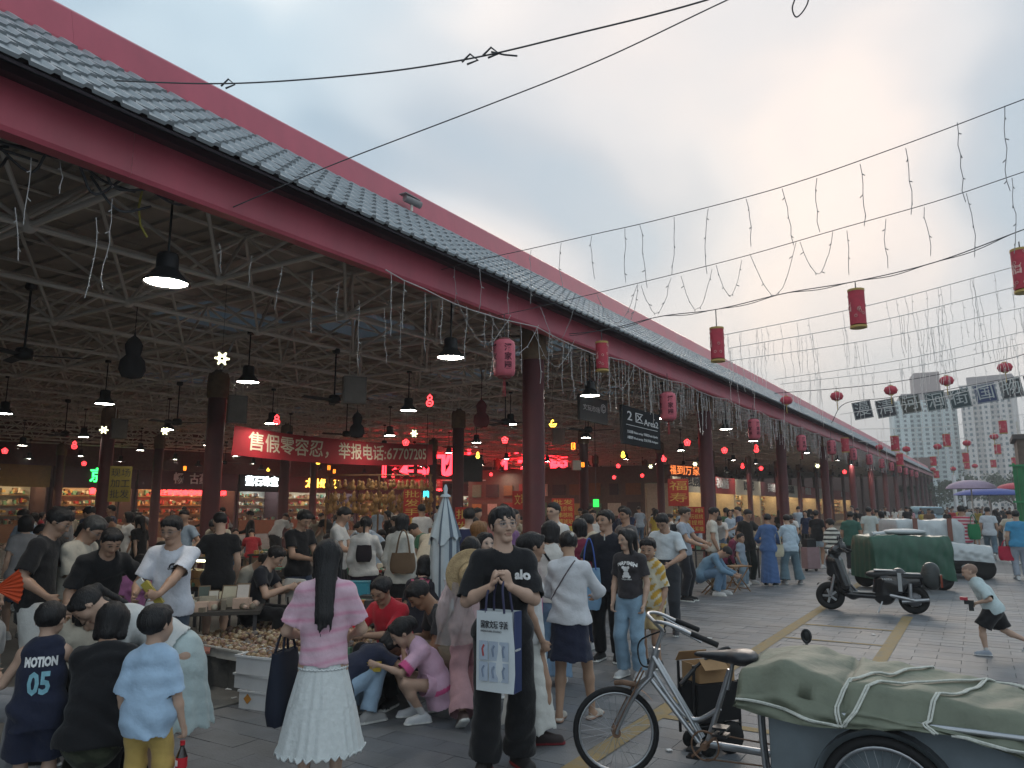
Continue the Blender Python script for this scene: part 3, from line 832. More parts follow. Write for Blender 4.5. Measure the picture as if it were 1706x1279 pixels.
tcx = nt.nodes.new('ShaderNodeTexCoord'); nt.links.new(tcx.outputs['Object'], bk.inputs['Vector']); nt.links.new(bk.outputs['Color'], bs.inputs['Base Color'])
g = MB()
def gq(x0, x1, y0, y1, z): g.quad((x0, y0, z), (x1, y0, z), (x1, y1, z), (x0, y1, z))
PX0, PX1, PY0, PY1 = -5.82, 6.18, 0.0, 24.0    # the paved field that is built slab by slab
gq(-900, 900, -60, PY0, 0); gq(-900, PX0, PY0, PY1, 0); gq(PX1, 900, PY0, PY1, 0); gq(-900, 900, PY1, 1500, 0)
ground = tag(g.build('ground', mg), kind='structure')
tag(MB().box(((PX0 + PX1) / 2, (PY0 + PY1) / 2, -0.06), (PX1 - PX0, PY1 - PY0, 0.09)).build('slab_bed', M_JOINT, ground))
pv_mesh = []
for k in range(4):
    b = MB(); r2 = random.Random(k)
    w, d = 0.4945, 0.2345; h = [0.0 + r2.uniform(-.0012, .0012) for _ in range(4)]
    t = [(-w / 2, -d / 2, h[0]), (w / 2, -d / 2, h[1]), (w / 2, d / 2, h[2]), (-w / 2, d / 2, h[3])]
    e = 0.004
    lo_ = [(x * (1 + 2 * e / w), y * (1 + 2 * e / d), -0.02) for x, y, z in t]
    b._add(t + lo_, [(0, 1, 2, 3), (0, 4, 5, 1), (1, 5, 6, 2), (2, 6, 7, 3), (3, 7, 4, 0)])
    pv_mesh.append(b.mesh('paver'))
    pv_mesh[-1].materials.append(M_PAVER)
slabs = []; halves = []
j = 0; y = PY0 + 0.12
while y < PY1:
    x = PX0 + 0.25 + (0.25 if j % 2 else 0.0)
    while x < PX1 - 0.2:
        slabs.append((x, y)); x += 0.5
    if j % 2 == 0: halves.append((PX1 - 0.12, y))
    else: halves.append((PX0 + 0.125, y))
    y += 0.24; j += 1
def img_xy(p):
    v = Vector(p) - Vector((0, 0, CAM_H)); w = v.dot(FWD)
    return (IMG_W / 2 + F_PX * v.dot(RT) / w, IMG_H / 2 - F_PX * v.dot(UPV) / w) if w > 0.1 else (-1, 9999)
def vis(x, y, z=0.0, m=60):
    px, py = img_xy((x, y, z)); return -m < px < IMG_W + m and -m < py < IMG_H + m
seen = sorted([s for s in slabs if vis(*s)], key=lambda s: s[0] ** 2 + s[1] ** 2)
near = set(seen[:300])
pcols = [(0.140, 0.147, 0.158), (0.156, 0.161, 0.169), (0.124, 0.131, 0.144), (0.168, 0.170, 0.175), (0.146, 0.151, 0.159)]
for x, y in seen[:300]:
    o = bpy.data.objects.new('paver', rnd.choice(pv_mesh)); COL.objects.link(o); o.parent = ground
    o.location = (x, y, rnd.uniform(-.0015, .0015)); c = rnd.choice(pcols); k = rnd.uniform(0.9, 1.08)
    o.color = (c[0] * k, c[1] * k, c[2] * k, 1); o.rotation_euler = (0, 0, rnd.choice((0, math.pi)))
groups = [MB() for _ in range(5)]
for x, y in slabs:
    if (x, y) in near: continue
    b = rnd.choice(groups); src = rnd.choice(pv_mesh); dz = rnd.uniform(-.0015, .0015)
    b._add([(v.co.x + x, v.co.y + y, v.co.z + dz) for v in src.vertices], [tuple(p.vertices) for p in src.polygons])
for x, y in halves:
    if True:
        b = rnd.choice(groups); src = pv_mesh[0]
        b._add([(v.co.x * .49 + x, v.co.y + y, v.co.z) for v in src.vertices], [tuple(p.vertices) for p in src.polygons])
for b, c in zip(groups, pcols):
    o = tag(b.build('paver_field', M_PAVER, ground), kind='stuff'); coloured(o, c)
road = MB()
def line(x0, y0, x1, y1, w):
    d = Vector((x1 - x0, y1 - y0, 0)); n = Vector((-d.y, d.x, 0)).normalized() * w / 2; a, b = Vector((x0, y0, .005)), Vector((x1, y1, .005))
    road.quad(a - n, b - n, b + n, a + n)
line(-2.48, 2.0, -2.48, 40, 0.16); line(-1.12, 2.0, -1.12, 13.9, 0.15)
for y, w in ((12.2, 0.09), (10.85, 0.08), (9.25, .09), (6.3, .11), (4.6, .10), (17.2, .09)): line(-2.40, y, -1.19, y + 0.02, w)
tag(road.build('bay_marking', M_YPAVE), kind='structure')
tag(ground_slab('hall_floor', -41.5, PX0 - 0.13, HALL0, HALL1, -0.05, 0.004, M_CONC), kind='structure')
tag(ground_slab('kerb_strip', PX0 - 0.125, PX0 - 0.005, HALL0, HALL1, -0.05, 0.012, mat('kerb_stone', (0.15, 0.148, 0.14), rough=0.8, var=0.2, vscale=4)), kind='structure')
hall = tag(empty('market_hall', (-6, 10, 0)), 'long open market hall with red fascia and grey tiled eave', 'market hall')
HO = Vector((-6, 10, 0))
RISE = 0.016                                   # the roof climbs a little against the paving
def SH(p): return Vector((p[0], p[1], p[2] + RISE * p[1]))
def hall_build(mb, name, m, kind=None):
    mb.v = [(v[0] + 6, v[1] - 10, v[2] + (RISE * v[1] if v[2] > 3 else 0)) for v in mb.v]
    o = mb.build(name, m, hall)
    if kind: o['kind'] = kind
    return o
ZB, ZT = 4.68, 5.85                           # bottom and top chords
def fascia(name, prof, y0, y1, step=6.1):
    y = y0; i = 0; objs = []
    while y < y1:
        ye = min(y + step - 0.0015, y1); b = MB()
        n = 6; dd = [rnd.uniform(-.012, .012) for _ in range(3)]
        P = []
        for q in range(n + 1):
            t = q / n; yy = y + (ye - y) * t
            bulge = 0.014 * math.sin(math.pi * t) * dd[0] / 0.012
            P.append([Vector((px + (bulge if 0 < k < len(prof) - 1 else 0), yy, pz)) for k, (px, pz) in enumerate(prof)])
        b.grid(P, smooth=False)
        objs.append(hall_build(b, name, M_RED)); y += step; i += 1
    return objs
low_prof = [(-5.86, 4.39), (-5.72, 4.385), (-5.70, 4.42), (-5.70, 4.70), (-5.70, 4.92), (-5.74, 4.95)]
fascia('fascia_panel', low_prof, HALL0, HALL1)
up_prof = [(-6.84, 5.90), (-6.80, 5.90), (-6.80, 5.97), (-6.86, 6.00), (-6.98, 6.40), (-7.02, 6.44), (-7.5, 6.44), (-7.5, 5.9)]
fascia('ridge_panel', up_prof, HALL0, HALL1)
SL0, SL1 = Vector((-5.36, 0, 4.76)), Vector((-6.80, 0, 5.93))
sdir = (SL1 - SL0); slen = sdir.length; sdir.normalize(); snor = Vector((0, 1, 0)).cross(sdir) * -1
if snor.z < 0: snor = -snor
NROW = 7; STEP = slen / NROW; PITCH = 0.22
def tile_geom(b, y, row, jit=0.0):
    prof = [(0.0, 0.0), (0.145, 0.0), (0.162, 0.026), (0.205, 0.026), (PITCH, 0.0)]
    P = []
    for q, (t0, lift) in enumerate(((0.0, 0.004), (0.0, 0.034), (1.02, 0.012))):
        base = SL0 + sdir * (STEP * (row + t0))
        P.append([base + Vector((0, y + py, 0)) + snor * (lift + (ph if q else ph * 0.8) + jit) for py, ph in prof])
    b.grid(P, smooth=False)
tl = []
for i in range(int((HALL1 - HALL0) / PITCH)):
    y = HALL0 + i * PITCH
    for r in range(NROW): tl.append((y, r))
tseen = sorted([t for t in tl if vis(-6, t[0], 5.4, 20)], key=lambda t: abs(t[0] - 2.2) + 0.05 * t[1])
tnear = set(tseen[:300])
tbase = {}
for t in tseen[:300]:
    b = MB()
    if 'm' not in tbase:
        tile_geom(b, 0.0, 0); b.v = [(v[0] - SL0.x, v[1], v[2] - SL0.z) for v in b.v]; tbase['m'] = b.mesh('roof_tile'); tbase['m'].materials.append(M_TILE)
    o = bpy.data.objects.new('roof_tile', tbase['m']); COL.objects.link(o); o.parent = hall
    p = SL0 + sdir * (STEP * t[1]) + snor * rnd.uniform(-.003, .004)
    o.location = (p.x + 6, t[0] - 10 + rnd.uniform(-.003, .003), p.z + RISE * t[0]); o.rotation_euler = (RISE, 0, rnd.uniform(-.006, .006))
b = MB()
for t in tl:
    if t in tnear or t[0] < -2: continue
    tile_geom(b, t[0], t[1], rnd.uniform(-.002, .003))
hall_build(b, 'tile_run', M_TILE, 'stuff')
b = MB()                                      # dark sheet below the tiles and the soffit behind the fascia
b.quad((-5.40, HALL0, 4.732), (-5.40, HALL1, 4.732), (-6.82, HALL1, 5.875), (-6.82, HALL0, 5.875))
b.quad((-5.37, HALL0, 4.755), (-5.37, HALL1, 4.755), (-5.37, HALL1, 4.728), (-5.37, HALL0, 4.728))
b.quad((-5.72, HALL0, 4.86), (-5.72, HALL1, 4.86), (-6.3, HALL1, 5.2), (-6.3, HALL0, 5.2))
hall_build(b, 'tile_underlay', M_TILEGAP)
hall_build(MB().box((-5.64, (HALL0 + HALL1) / 2, 4.84), (.10, HALL1 - HALL0, .14)), 'eave_shade_strip', mat('eave_shade_dark', (.07, .028, .038), rough=.7, var=.3, vscale=1))  # dark strip standing in for the shade under the tile overhang
for i, cx in enumerate(COLX):
    for j, cy in enumerate(COLS):
        if (cx, cy) == (-23.3, 10.8): cy = 13.1
        if not (-12 < cy and vis(cx, cy, 3, 120)): continue
        r = 0.19 if i == 0 else 0.20
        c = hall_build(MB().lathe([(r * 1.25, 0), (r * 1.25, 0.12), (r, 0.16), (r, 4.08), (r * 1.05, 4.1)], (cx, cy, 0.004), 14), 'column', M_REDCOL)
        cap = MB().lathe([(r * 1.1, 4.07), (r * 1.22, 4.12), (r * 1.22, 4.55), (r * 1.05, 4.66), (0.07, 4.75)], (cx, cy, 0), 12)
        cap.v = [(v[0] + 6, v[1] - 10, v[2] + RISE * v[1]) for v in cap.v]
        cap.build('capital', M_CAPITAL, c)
MX = (14.8 - 6.3) / 4; MY = 9.5 / 4
bars = []
nx = int(34.2 / MX); ny = int((HALL1 - HALL0 - 6) / MY)
Y0 = 10.8 - MY * 8
bx = lambda i: -6.3 - MX * i
by_ = lambda j: Y0 + MY * j
for i in range(nx + 1):
    for j in range(ny):
        a = Vector((bx(i), by_(j), ZB))
        if j < ny: bars.append((a, Vector((bx(i), by_(j + 1), ZB)), 0.036))
        if i < nx: bars.append((a, Vector((bx(i + 1), by_(j), ZB)), 0.036))
        tp = Vector((bx(i) - MX / 2, by_(j) + MY / 2, ZT))
        if i < nx:
            for di in (0, 1):
                for dj in (0, 1): bars.append((Vector((bx(i + di), by_(j + dj), ZB)), tp, 0.026))
            bars.append((tp, tp + Vector((0, MY, 0)), 0.032)); bars.extend([] if i == 0 else [(tp + Vector((MX / 2, -MY / 2, .08)), tp + Vector((MX / 2, MY / 2, .08)), .022), (tp + Vector((-MX / 2, 0, .05)), tp + Vector((MX / 2, 0, .05)), .022)])
            if i < nx - 1: bars.append((tp, tp + Vector((-MX, 0, 0)), 0.04))
for j in range(ny):                           # edge beam behind the fascia
    bars.append((Vector((-5.98, by_(j), 4.55)), Vector((-5.98, by_(j + 1), 4.55)), 0.05))
    bars.append((Vector((-5.98, by_(j), 4.55)), Vector((-6.3, by_(j), ZB)), 0.03))
    bars.append((Vector((-6.3, by_(j), ZB)), Vector((-6.7, by_(j) + MY / 2, 5.75)), 0.03))
def barkey(t):
    m = (t[0] + t[1]) / 2; return math.hypot(m.x, m.y)
bars = [(SH(a), SH(c), r) for a, c, r in bars]
bars = [t for t in bars if vis(*((t[0] + t[1]) / 2), m=200)]
bars.sort(key=barkey)
ub = MB().tube([(0, 0, 0), (0, 0, 1)], 1.0, 7).mesh('steel_bar'); ub.materials.append(M_STEEL)
for a, c, r in bars[:300]:
    o = bpy.data.objects.new('steel_bar', ub); COL.objects.link(o); o.parent = hall
    d = c - a; o.rotation_mode = 'QUATERNION'; o.rotation_quaternion = d.to_track_quat('Z', 'Y'); o.location = a - HO; o.scale = (r, r, d.length)
b = MB()
for a, c, r in bars[300:]:
    b.tube([a, c], r, 5 if barkey((a, c, r)) < 35 else 4, cap=False)
b.v = [(v[0], v[1], v[2] - RISE * v[1]) for v in b.v]
hall_build(b, 'steel_frame', M_STEEL, 'stuff')
b = MB()
for i in range(0, 9):
    for j in range(0, 16):
        if vis(bx(i), by_(j), ZB): b.blob((bx(i), by_(j), ZB), 0.085, 8, 5)
hall_build(b, 'node_balls', M_STEEL, 'stuff')
SKY = {(2, 9), (3, 8), (1, 11), (3, 12), (6, 13), (2, 15), (7, 10), (5, 16), (9, 14), (4, 19), (10, 20), (7, 24), (3, 26)}
b = MB(); sk = []
for i in range(-1, nx + 1):
    for j in range(ny):
        x1, x0 = bx(i) - MX / 2, bx(i) - MX * 1.5
        y0, y1 = by_(j) - MY / 2, by_(j) + MY / 2
        if x1 > -6.9: x1 = -6.9
        if (i, j) in SKY: sk.append((x0, x1, y0, y1)); continue
        zz = 6.02 + 0.012 * ((i + j) % 2)
        b.box(((x0 + x1) / 2, (y0 + y1) / 2, zz), (x1 - x0 - 0.002, y1 - y0 - 0.002, 0.06))
        if j * MY < 40:
            for q in range(4): b.box(((x0 + x1) / 2, y0 + (q + 0.5) * MY / 4, zz - 0.055), (x1 - x0 - 0.01, 0.09, 0.05))
hall_build(b, 'roof_deck', M_DECK, 'stuff')
for x0, x1, y0, y1 in sk:
    hall_build(MB().box(((x0 + x1) / 2, (y0 + y1) / 2, 6.02), (x1 - x0 - 0.02, y1 - y0 - 0.02, 0.02)), 'skylight', M_SKYL)
M_WALL = mat('hall_wall', (0.16, 0.10, 0.09), rough=0.8, var=0.2)
hall_build(MB().box((-42.6, 65, 3.5), (0.2, 160, 9)), 'back_wall', M_WALL)
hall_build(MB().box((-24, HALL1 - 0.5, 3.5), (35, 0.2, 9)), 'end_wall', M_WALL)
hall_build(MB().box((-24, HALL0 - 0.5, 3.1), (35, 0.2, 6.2)), 'end_wall', M_WALL)
cp = at_x(686, 342, -6.72)
cm = tag(empty('security_camera', (cp.x, cp.y, cp.z - 0.06)), 'small grey security camera on the roof edge', 'camera')
MB().tube([(0, 0, -0.03), (0, 0, 0.10)], 0.02, 8).build('bracket', M_STEEL, cm)
MB().tube([(-.02, -.14, .13), (.05, .14, .10)], 0.055, 10).build('camera_body', mat('camera_grey', (.25, .24, .24), rough=.5), cm)
MB().box((-.02, -.02, .185), (.13, .34, .015)).build('sun_hood', mat('camera_grey'), cm)
M_BLACK = mat('black_enamel', (0.012, 0.012, 0.013), rough=0.4, var=0.1)
M_LAMP = mat('lamp_glow', (0.9, 0.9, 0.86), emit=(1.0, 0.92, 0.80), estr=34.0, var=0)
M_DARKG = mat('dark_grey', (0.045, 0.045, 0.05), rough=0.6)
M_NRED = mat('neon_red', (0.5, 0.02, 0.02), emit=(1.0, 0.03, 0.035), estr=3.2, var=0)
M_NBIG = mat('neon_red_big', (0.5, 0.02, 0.02), emit=(1.0, 0.02, 0.03), estr=4, var=0)
M_NORANGE = mat('neon_orange', (0.5, 0.2, 0.02), emit=(1.0, 0.22, 0.02), estr=2.6, var=0)
M_NYELL = mat('neon_yellow', (0.5, 0.4, 0.05), emit=(1.0, 0.55, 0.06), estr=2.6, var=0)
M_NWARM = mat('neon_warm_white', (0.8, 0.8, 0.5), emit=(0.95, 0.95, 0.55), estr=1.8, var=0)
M_NGREEN = mat('neon_green', (0.02, 0.5, 0.05), emit=(0.03, 1.0, 0.12), estr=2.4, var=0)
M_NWHITE = mat('neon_white', (0.8, 0.8, 0.8), emit=(0.9, 1.0, 1.0), estr=2.6, var=0)
M_SHOPW = mat('shop_light_warm', (0.8, 0.7, 0.5), emit=(1.0, 0.72, 0.38), estr=5.0, var=0)
M_SHOPC = mat('shop_light_cool', (0.8, 0.8, 0.8), emit=(0.92, 1.0, 0.98), estr=5.0, var=0)
def zone(px): return next(w for a, w in ((120, 'by the left edge'), (240, 'below the yellow pennant'), (390, 'by the second column'), (560, 'under the banner start'), (720, 'under the banner end'), (880, 'left of near column'), (1000, 'right of near column'), (1150, 'below the Area2 sign'), (1290, 'by second eave column'), (1400, 'by third eave column'), (9999, 'at the far eave columns')) if px < a)
def roofz(y, below=0.0): return ZB + RISE * y - below
def make_pendant(drop):
    r = empty('pendant_lamp')
    MB().tube([(0, 0, 0.25), (0, 0, drop)], 0.012, 6).build('rod', M_BLACK, r)
    MB().lathe([(0.03, 0.26), (0.085, 0.25), (0.10, 0.22), (0.10, 0.10), (0.12, 0.06)], n=16).build('housing', M_BLACK, r)
    MB().lathe([(0.10, 0.10), (0.13, 0.055), (0.20, -0.02), (0.215, -0.045), (0.205, -0.047), (0.19, -0.02)], n=20, cap=False).build('shade', M_BLACK, r)
    MB().lathe([(0.001, -0.026), (0.188, -0.028)], n=20, cap=False).build('lamp_disc', M_LAMP, r)
    MB().lathe([(0.06, drop - 0.05), (0.06, drop)], n=10).build('ceiling_rose', M_BLACK, r)
    return r
lamps = []
r4 = random.Random(11)
P0 = None
for i in range(8):
    for j in range(0, 17):
        x, y = -6.3 - 4.4 * i + r4.uniform(-.15, .15), 3.95 + 4.45 * j + r4.uniform(-.15, .15)
        if r4.random() < (0.0 if (i < 2 and j < 5) else 0.22): continue
        if not vis(x, y, 3.9, 20): continue
        z = 3.86 + RISE * (y - 4) * 0.6 + r4.uniform(-.05, .08)
        if P0 is None: o = P0 = make_pendant(roofz(4) - z); kids = {P0: list(P0.children)}
        else: o = copy_tree(P0, None, kids)
        near_l = math.hypot(x, y)
        if i == 0 and j == 0: lb = 'large black bell pendant lamp nearest under the red fascia'
        elif near_l < 12: lb = 'black bell pendant lamp, white disc lit, in the near bays of the hall'
        else: lb = f'{"tiny" if near_l > 34 else "small"} lit bell pendant lamp {zone(img_xy((x, y, z))[0])}, {"far back under the roof" if near_l > 34 else "halfway back" if near_l > 20 else "in the second row of bays"}'
        o.location = (x, y, z); tag(o, lb, 'pendant lamp', 'pendant lamps under the hall roof')
def make_fan():
    r = empty('ceiling_fan')
    MB().tube([(0, 0, 0.0), (0, 0, 0.95)], 0.016, 6).build('rod', M_BLACK, r)
    MB().lathe([(0.05, 0.90), (0.08, 0.93), (0.07, 1.0)], n=10).build('canopy', M_BLACK, r)
    MB().lathe([(0.04, -0.10), (0.11, -0.08), (0.12, 0.0), (0.10, 0.06), (0.03, 0.08)], n=14).build('motor', M_BLACK, r)
    for k in range(3):
        a = 2.094 * k; R = Matrix.Rotation(a, 3, 'Z') @ Matrix.Rotation(0.22, 3, 'X')
        MB().box(Matrix.Rotation(a, 3, 'Z') @ Vector((0.40, 0, -0.03)), (0.62, 0.12, 0.012), R=R).build('blade', M_DARKG, r)
    return r
F0 = None
for k, (px, py, ang) in enumerate([(40, 588, 0.9), (557, 664, 0.35), (108, 722, 1.2), (577, 722, 0.1), (842, 702, 0.6), (764, 742, 1.0), (295, 702, .5), (980, 715, .2), (1165, 765, .8), (1215, 790, .3), (375, 770, .9), (690, 770, .4)]):
    p = gp(px, py, 3.85)
    if F0 is None: o = F0 = make_fan(); fk = {F0: list(F0.children)}
    else: o = copy_tree(F0, None, fk)
    o.location = p; o.rotation_euler = (0, 0, ang)
    lb = {0: 'black three-blade ceiling fan at the left edge of the picture', 1: 'black ceiling fan hanging above the red banner', 4: 'black ceiling fan beside the nearest red column'}.get(k, f'dark ceiling fan {zone(px)}, {"higher" if py < 745 else "lower"} in the picture')
    tag(o, lb, 'ceiling fan', 'ceiling fans under the hall roof')
def loop(c, rx, rz, n=12, a0=0.0): return [(c[0] + rx * math.cos(a0 + 2 * math.pi * t / n), 0, c[1] + rz * math.sin(a0 + 2 * math.pi * t / n)) for t in range(n)]
def charm_mesh(kind):
    b = MB()
    if kind == 'gourd':
        b.tube(loop((0, -.09), .12, .11), .022, 6, closed=True); b.tube(loop((0, .10), .08, .07), .022, 6, closed=True)
        b.tube([(-.03, 0, .17), (0.02, 0, .22)], .018, 6); b.tube([(-.05, 0, -.08), (.05, 0, -.10)], .03, 6)
    elif kind == 'flower':
        for k in range(5):
            a = 1.57 + 1.2566 * k; b.tube(loop((.10 * math.cos(a), .10 * math.sin(a)), .065, .065, 8), .022, 6, closed=True)
        b.blob((0, 0, 0), .06)
    elif kind == 'frame':
        b.tube([(-.09, 0, -.17), (.09, 0, -.17), (.09, 0, .17), (-.09, 0, .17)], .022, 6, closed=True)
        b.tube([(0, 0, -.1), (0, 0, .1)], .018, 6)
    elif kind == 'swan':
        b.tube([(-.14, 0, -.02), (-.08, 0, -.13), (.08, 0, -.13), (.15, 0, -.02), (.05, 0, -.03), (0, 0, -.06), (-.14, 0, -.02)], .024, 6)
        b.tube([(-.06, 0, -.02), (-.05, 0, .10), (0.0, 0, .14), (.03, 0, .08)], .022, 6)
    elif kind == 'bar':
        b.tube([(-.025, 0, -.2), (.025, 0, -.2), (.025, 0, .2), (-.025, 0, .2)], .02, 6, closed=True)
    else:                                     # snowflake
        for k in range(6):
            a = 1.0472 * k; ca, sa = math.cos(a), math.sin(a)
            b.tube([(ca * .05, 0, sa * .05), (ca * .15, 0, sa * .15)], .010, 5)
            b.tube(loop((ca * .095, sa * .095), .035, .035, 8), .009, 5, closed=True)
            b.tube(loop((ca * .155, sa * .155), .02, .02, 6), .009, 5, closed=True)
        b.tube(loop((0, 0), .05, .05, 10), .009, 5, closed=True)
    return b.mesh('neon_tube')
CH = {}
charms = [('gourd', 'r', 461, 699), ('gourd', 'r', 124, 741), ('flower', 'r', 140, 772), ('flower', 'r', 8, 751), ('gourd', 'r', 716, 667), ('frame', 'o', 548, 779), ('frame', 'o', 557, 785),
          ('swan', 'y', 447, 782), ('flower', 'r', 676, 737), ('frame', 'o', 308, 780), ('frame', 'o', 955, 743), ('swan', 'y', 921, 705), ('flower', 'r', 841, 733), ('flower', 'r', 1207, 750), ('flower', 'r', 1145, 737),
          ('flower', 'r', 1106, 765), ('gourd', 'y', 1038, 757), ('flower', 'r', 1030, 776), ('frame', 'o', 971, 774), ('gourd', 'y', 796, 758), ('bar', 'o', 1300, 783), ('gourd', 'r', 1260, 747), ('flower', 'r', 1268, 780), ('gourd', 'r', 1237, 776),
          ('gourd', 'r', 655, 792), ('bar', 'r', 1105, 763), ('flower', 'r', 1023, 795), ('flower', 'r', 818, 790), ('swan', 'y', 530, 770), ('flower', 'r', 1407, 786), ('flower', 'r', 1070, 792),
          ('snow', 'w', 370, 597), ('snow', 'w', 275, 718), ('snow', 'w', 690, 722), ('snow', 'w', 173, 716), ('snow', 'w', 1084, 777), ('snow', 'w', 1362, 776), ('snow', 'w', 1158, 773)]
NM = {'r': (M_NRED, 'red'), 'o': (M_NORANGE, 'orange'), 'y': (M_NYELL, 'yellow'), 'w': (M_NWARM, 'warm white')}
NAMES = {'gourd': 'gourd', 'flower': 'flower', 'frame': 'upright frame', 'swan': 'curled bird', 'bar': 'thin bar', 'snow': 'snowflake'}
for k, (kd, cc, px, py) in enumerate(charms):
    p = gp(px, py, 3.75 if py < 700 else 3.55); d = math.hypot(p.x, p.y)
    if d > 40: p = Vector((p.x * 40 / d, p.y * 40 / d, CAM_H + (p.z - CAM_H) * 40 / d))
    if (kd, cc) not in CH: CH[(kd, cc)] = charm_mesh(kd); CH[(kd, cc)].materials.append(NM[cc][0])
    o = empty('neon_charm', p, math.atan2(-p.x, p.y) + r4.uniform(-.5, .5))
    q = bpy.data.objects.new('neon_tube', CH[(kd, cc)]); COL.objects.link(q); q.parent = o
    o.scale = (0.54,) * 3
    hz = (roofz(p.y) - p.z) / 0.54
    MB().tube([(0, 0, 0.16), (0, 0, max(hz, .2))], 0.004, 4, cap=False).build('cord', M_BLACK, o)
    where = 'in the left bays of the hall' if px < 420 else 'behind the red banner' if px < 760 else 'between the nearest columns' if px < 1100 else 'in the far right bays of the hall'
    hgt = 'high' if py < 725 else 'low' if py > 768 else 'halfway'
    tag(o, f'{NM[cc][1]} neon {NAMES[kd]} hanging {hgt} {where}', 'neon charm', 'neon charms hanging under the hall roof')
def gourd_mesh():
    return MB().lathe([(0.001, -.36), (.14, -.33), (.19, -.22), (.17, -.08), (.10, .0), (.12, .10), (.125, .16), (.08, .25), (.02, .30), (.01, .36)], n=16).mesh('gourd_body')
gm = gourd_mesh()
for px, py, z, c, lb in [(222, 592, 4.0, (.03, .03, .035), 'big dark hanging gourd ornament in the near left bay'), (595, 706, 3.8, (.03, .03, .035), 'dark gourd ornament hanging over the red banner'), (802, 687, 3.9, (.16, .03, .035), 'dull red gourd ornament left of the nearest column')]:
    p = gp(px, py, z); o = empty('gourd_ornament', p); tag(o, lb, 'gourd ornament', 'hanging gourd ornaments')
    q = bpy.data.objects.new('gourd_body', gm); COL.objects.link(q); q.parent = o
    if not gm.materials: gm.materials.append(M_FABRIC)
    coloured(q, c); MB().tube([(0, 0, .33), (0, 0, roofz(p.y) - p.z)], .006, 5).build('cord', M_BLACK, o)
for px, py, w, h, lb in [(590, 650, .42, .5, 'grey electrical cabinet hung in the truss above the banner'), (395, 682, .40, .62, 'slatted grey cabinet hung beside the second column'), (198, 714, .4, .55, 'grey cabinet hung in the left bays of the roof'), (930, 727, .38, .5, 'tan cabinet hung right of the nearest column'), (960, 775, .3, .34, 'pale electrical box on the inner column')]:
    p = gp(px, py, 3.9) if py < 740 else gp(px, py, 3.2)
    o = empty('electrical_cabinet', p, math.atan2(-p.x, p.y) + .2); tag(o, lb, 'electrical cabinet')
    MB().box((0, 0, 0), (w, .2, h)).build('cabinet_box', mat('cabinet_paint', (.20, .18, .16), rough=.5, var=.15), o)
    MB().box((0, -.104, 0), (w * .86, .012, h * .88)).build('cabinet_door', mat('cabinet_door', (.23, .21, .185), rough=.5, var=.15), o)
    if py < 740: MB().tube([(-.1, 0, h / 2), (-.1, 0, roofz(p.y) - p.z)], .012, 5).tube([(.1, 0, h / 2), (.1, 0, roofz(p.y) - p.z)], .012, 5).build('hanger', M_STEEL, o)
M_BANNER = mat('banner_red', (0.36, 0.02, 0.03), rough=0.75, var=0.12, vscale=3)
M_GOLD = mat('banner_lettering', (0.62, 0.56, 0.42), rough=0.7, var=0.08)
def banner(name, A, B, h, body, size, mb_, ml, label, sag=0.0, parent=None, lean=0.0, extent=0.9, cat='banner'):
    A, B = Vector(A), Vector(B); d = B - A; L = d.length; n = Vector((d.y, -d.x, 0)).normalized()
    if n.dot(Vector((0, 0, 0)) - A) < 0: n = -n
    def pt(u, v, off=0.0):
        t = u / L
        return A + d * t + Vector((0, 0, v - sag * 4 * t * (1 - t))) + n * (off + 0.04 * math.sin(t * 17 + v * 2) - lean * v)
    b = MB(); b.grid([[pt(L * i / 24, h * (j / 4 - .5)) for j in range(5)] for i in range(25)])
    o = empty(name, A) if parent is None else parent
    base = A if parent is None else Vector(parent.location)
    b.v = [tuple(Vector(v) - base) for v in b.v]; b.build('banner_cloth', mb_, o)
    me = text_mesh(body, size, 0.0, 0.012 * size, 'CENTER', L * extent).copy()
    flip = n.dot(Vector((d.y, -d.x, 0))) < 0
    for v in me.vertices:
        u = L / 2 + (v.co.x if not flip else -v.co.x)
        q = pt(u, v.co.y, 0.012) - base; v.co = q
    mesh_obj('lettering', me, ml, o)
    if label: tag(o, label, cat)
    return o
def pz(px, py, dist):
    d = ray(px, py); return Vector((0, 0, CAM_H)) + d * dist
b1 = banner('banner', pz(388, 733, 20.0), pz(722, 757, 27.0), 0.74, '售假零容忍，举报电话:67707205', 0.52, M_BANNER, M_GOLD, 'long red cloth banner with pale Chinese lettering and telephone number', 0.12)
for A in (pz(388, 733, 20.0), pz(722, 757, 27.0)):
    bb = Vector(b1.location); MB().tube([A - bb + Vector((0, 0, .36)), Vector((A.x, A.y, roofz(A.y))) - bb], .006, 4).build('cord', M_BLACK, b1)
banner('banner', pz(640, 806, 45), pz(738, 806, 50), .62, '齐心协力，共筑精品华章盛世', 0.44, M_BANNER, M_GOLD, 'small red banner with gold lettering below the red neon characters')
banner('banner', pz(1112, 783, 38), pz(1168, 786, 40), .6, '福到万家', .5, mat('banner_dark', (.12, .03, .03), rough=.7), mat('neon_dim', (.4, .12, .04), emit=(1, .25, .06), estr=.6, var=0), 'dark hanging banner with dim orange characters in the far bays')
ns = tag(empty('neon_sign', (-30, 44, 4.2)), 'row of big red neon Chinese characters above the shops', 'neon sign')
NB = Vector(ns.location)
for ch, px, py in [('传', 657, 780), ('承', 692, 779), ('九', 729, 779), ('州', 764, 779), ('传', 856, 783), ('承', 882, 784), ('世', 907, 785), ('界', 931, 785)]:
    p = at_x(px, py, -30)
    text('character', ch, 2.0, M_NBIG, p - NB + Vector((0, 0, .25)), math.atan2(-p.x, p.y), ns, depth=.05, bold=.05)
pa, pb = at_x(640, 800, -30.3), at_x(945, 800, -30.3)
MB().tube([pa - NB, pb - NB], .05, 6).build('rail', M_STEEL, ns)
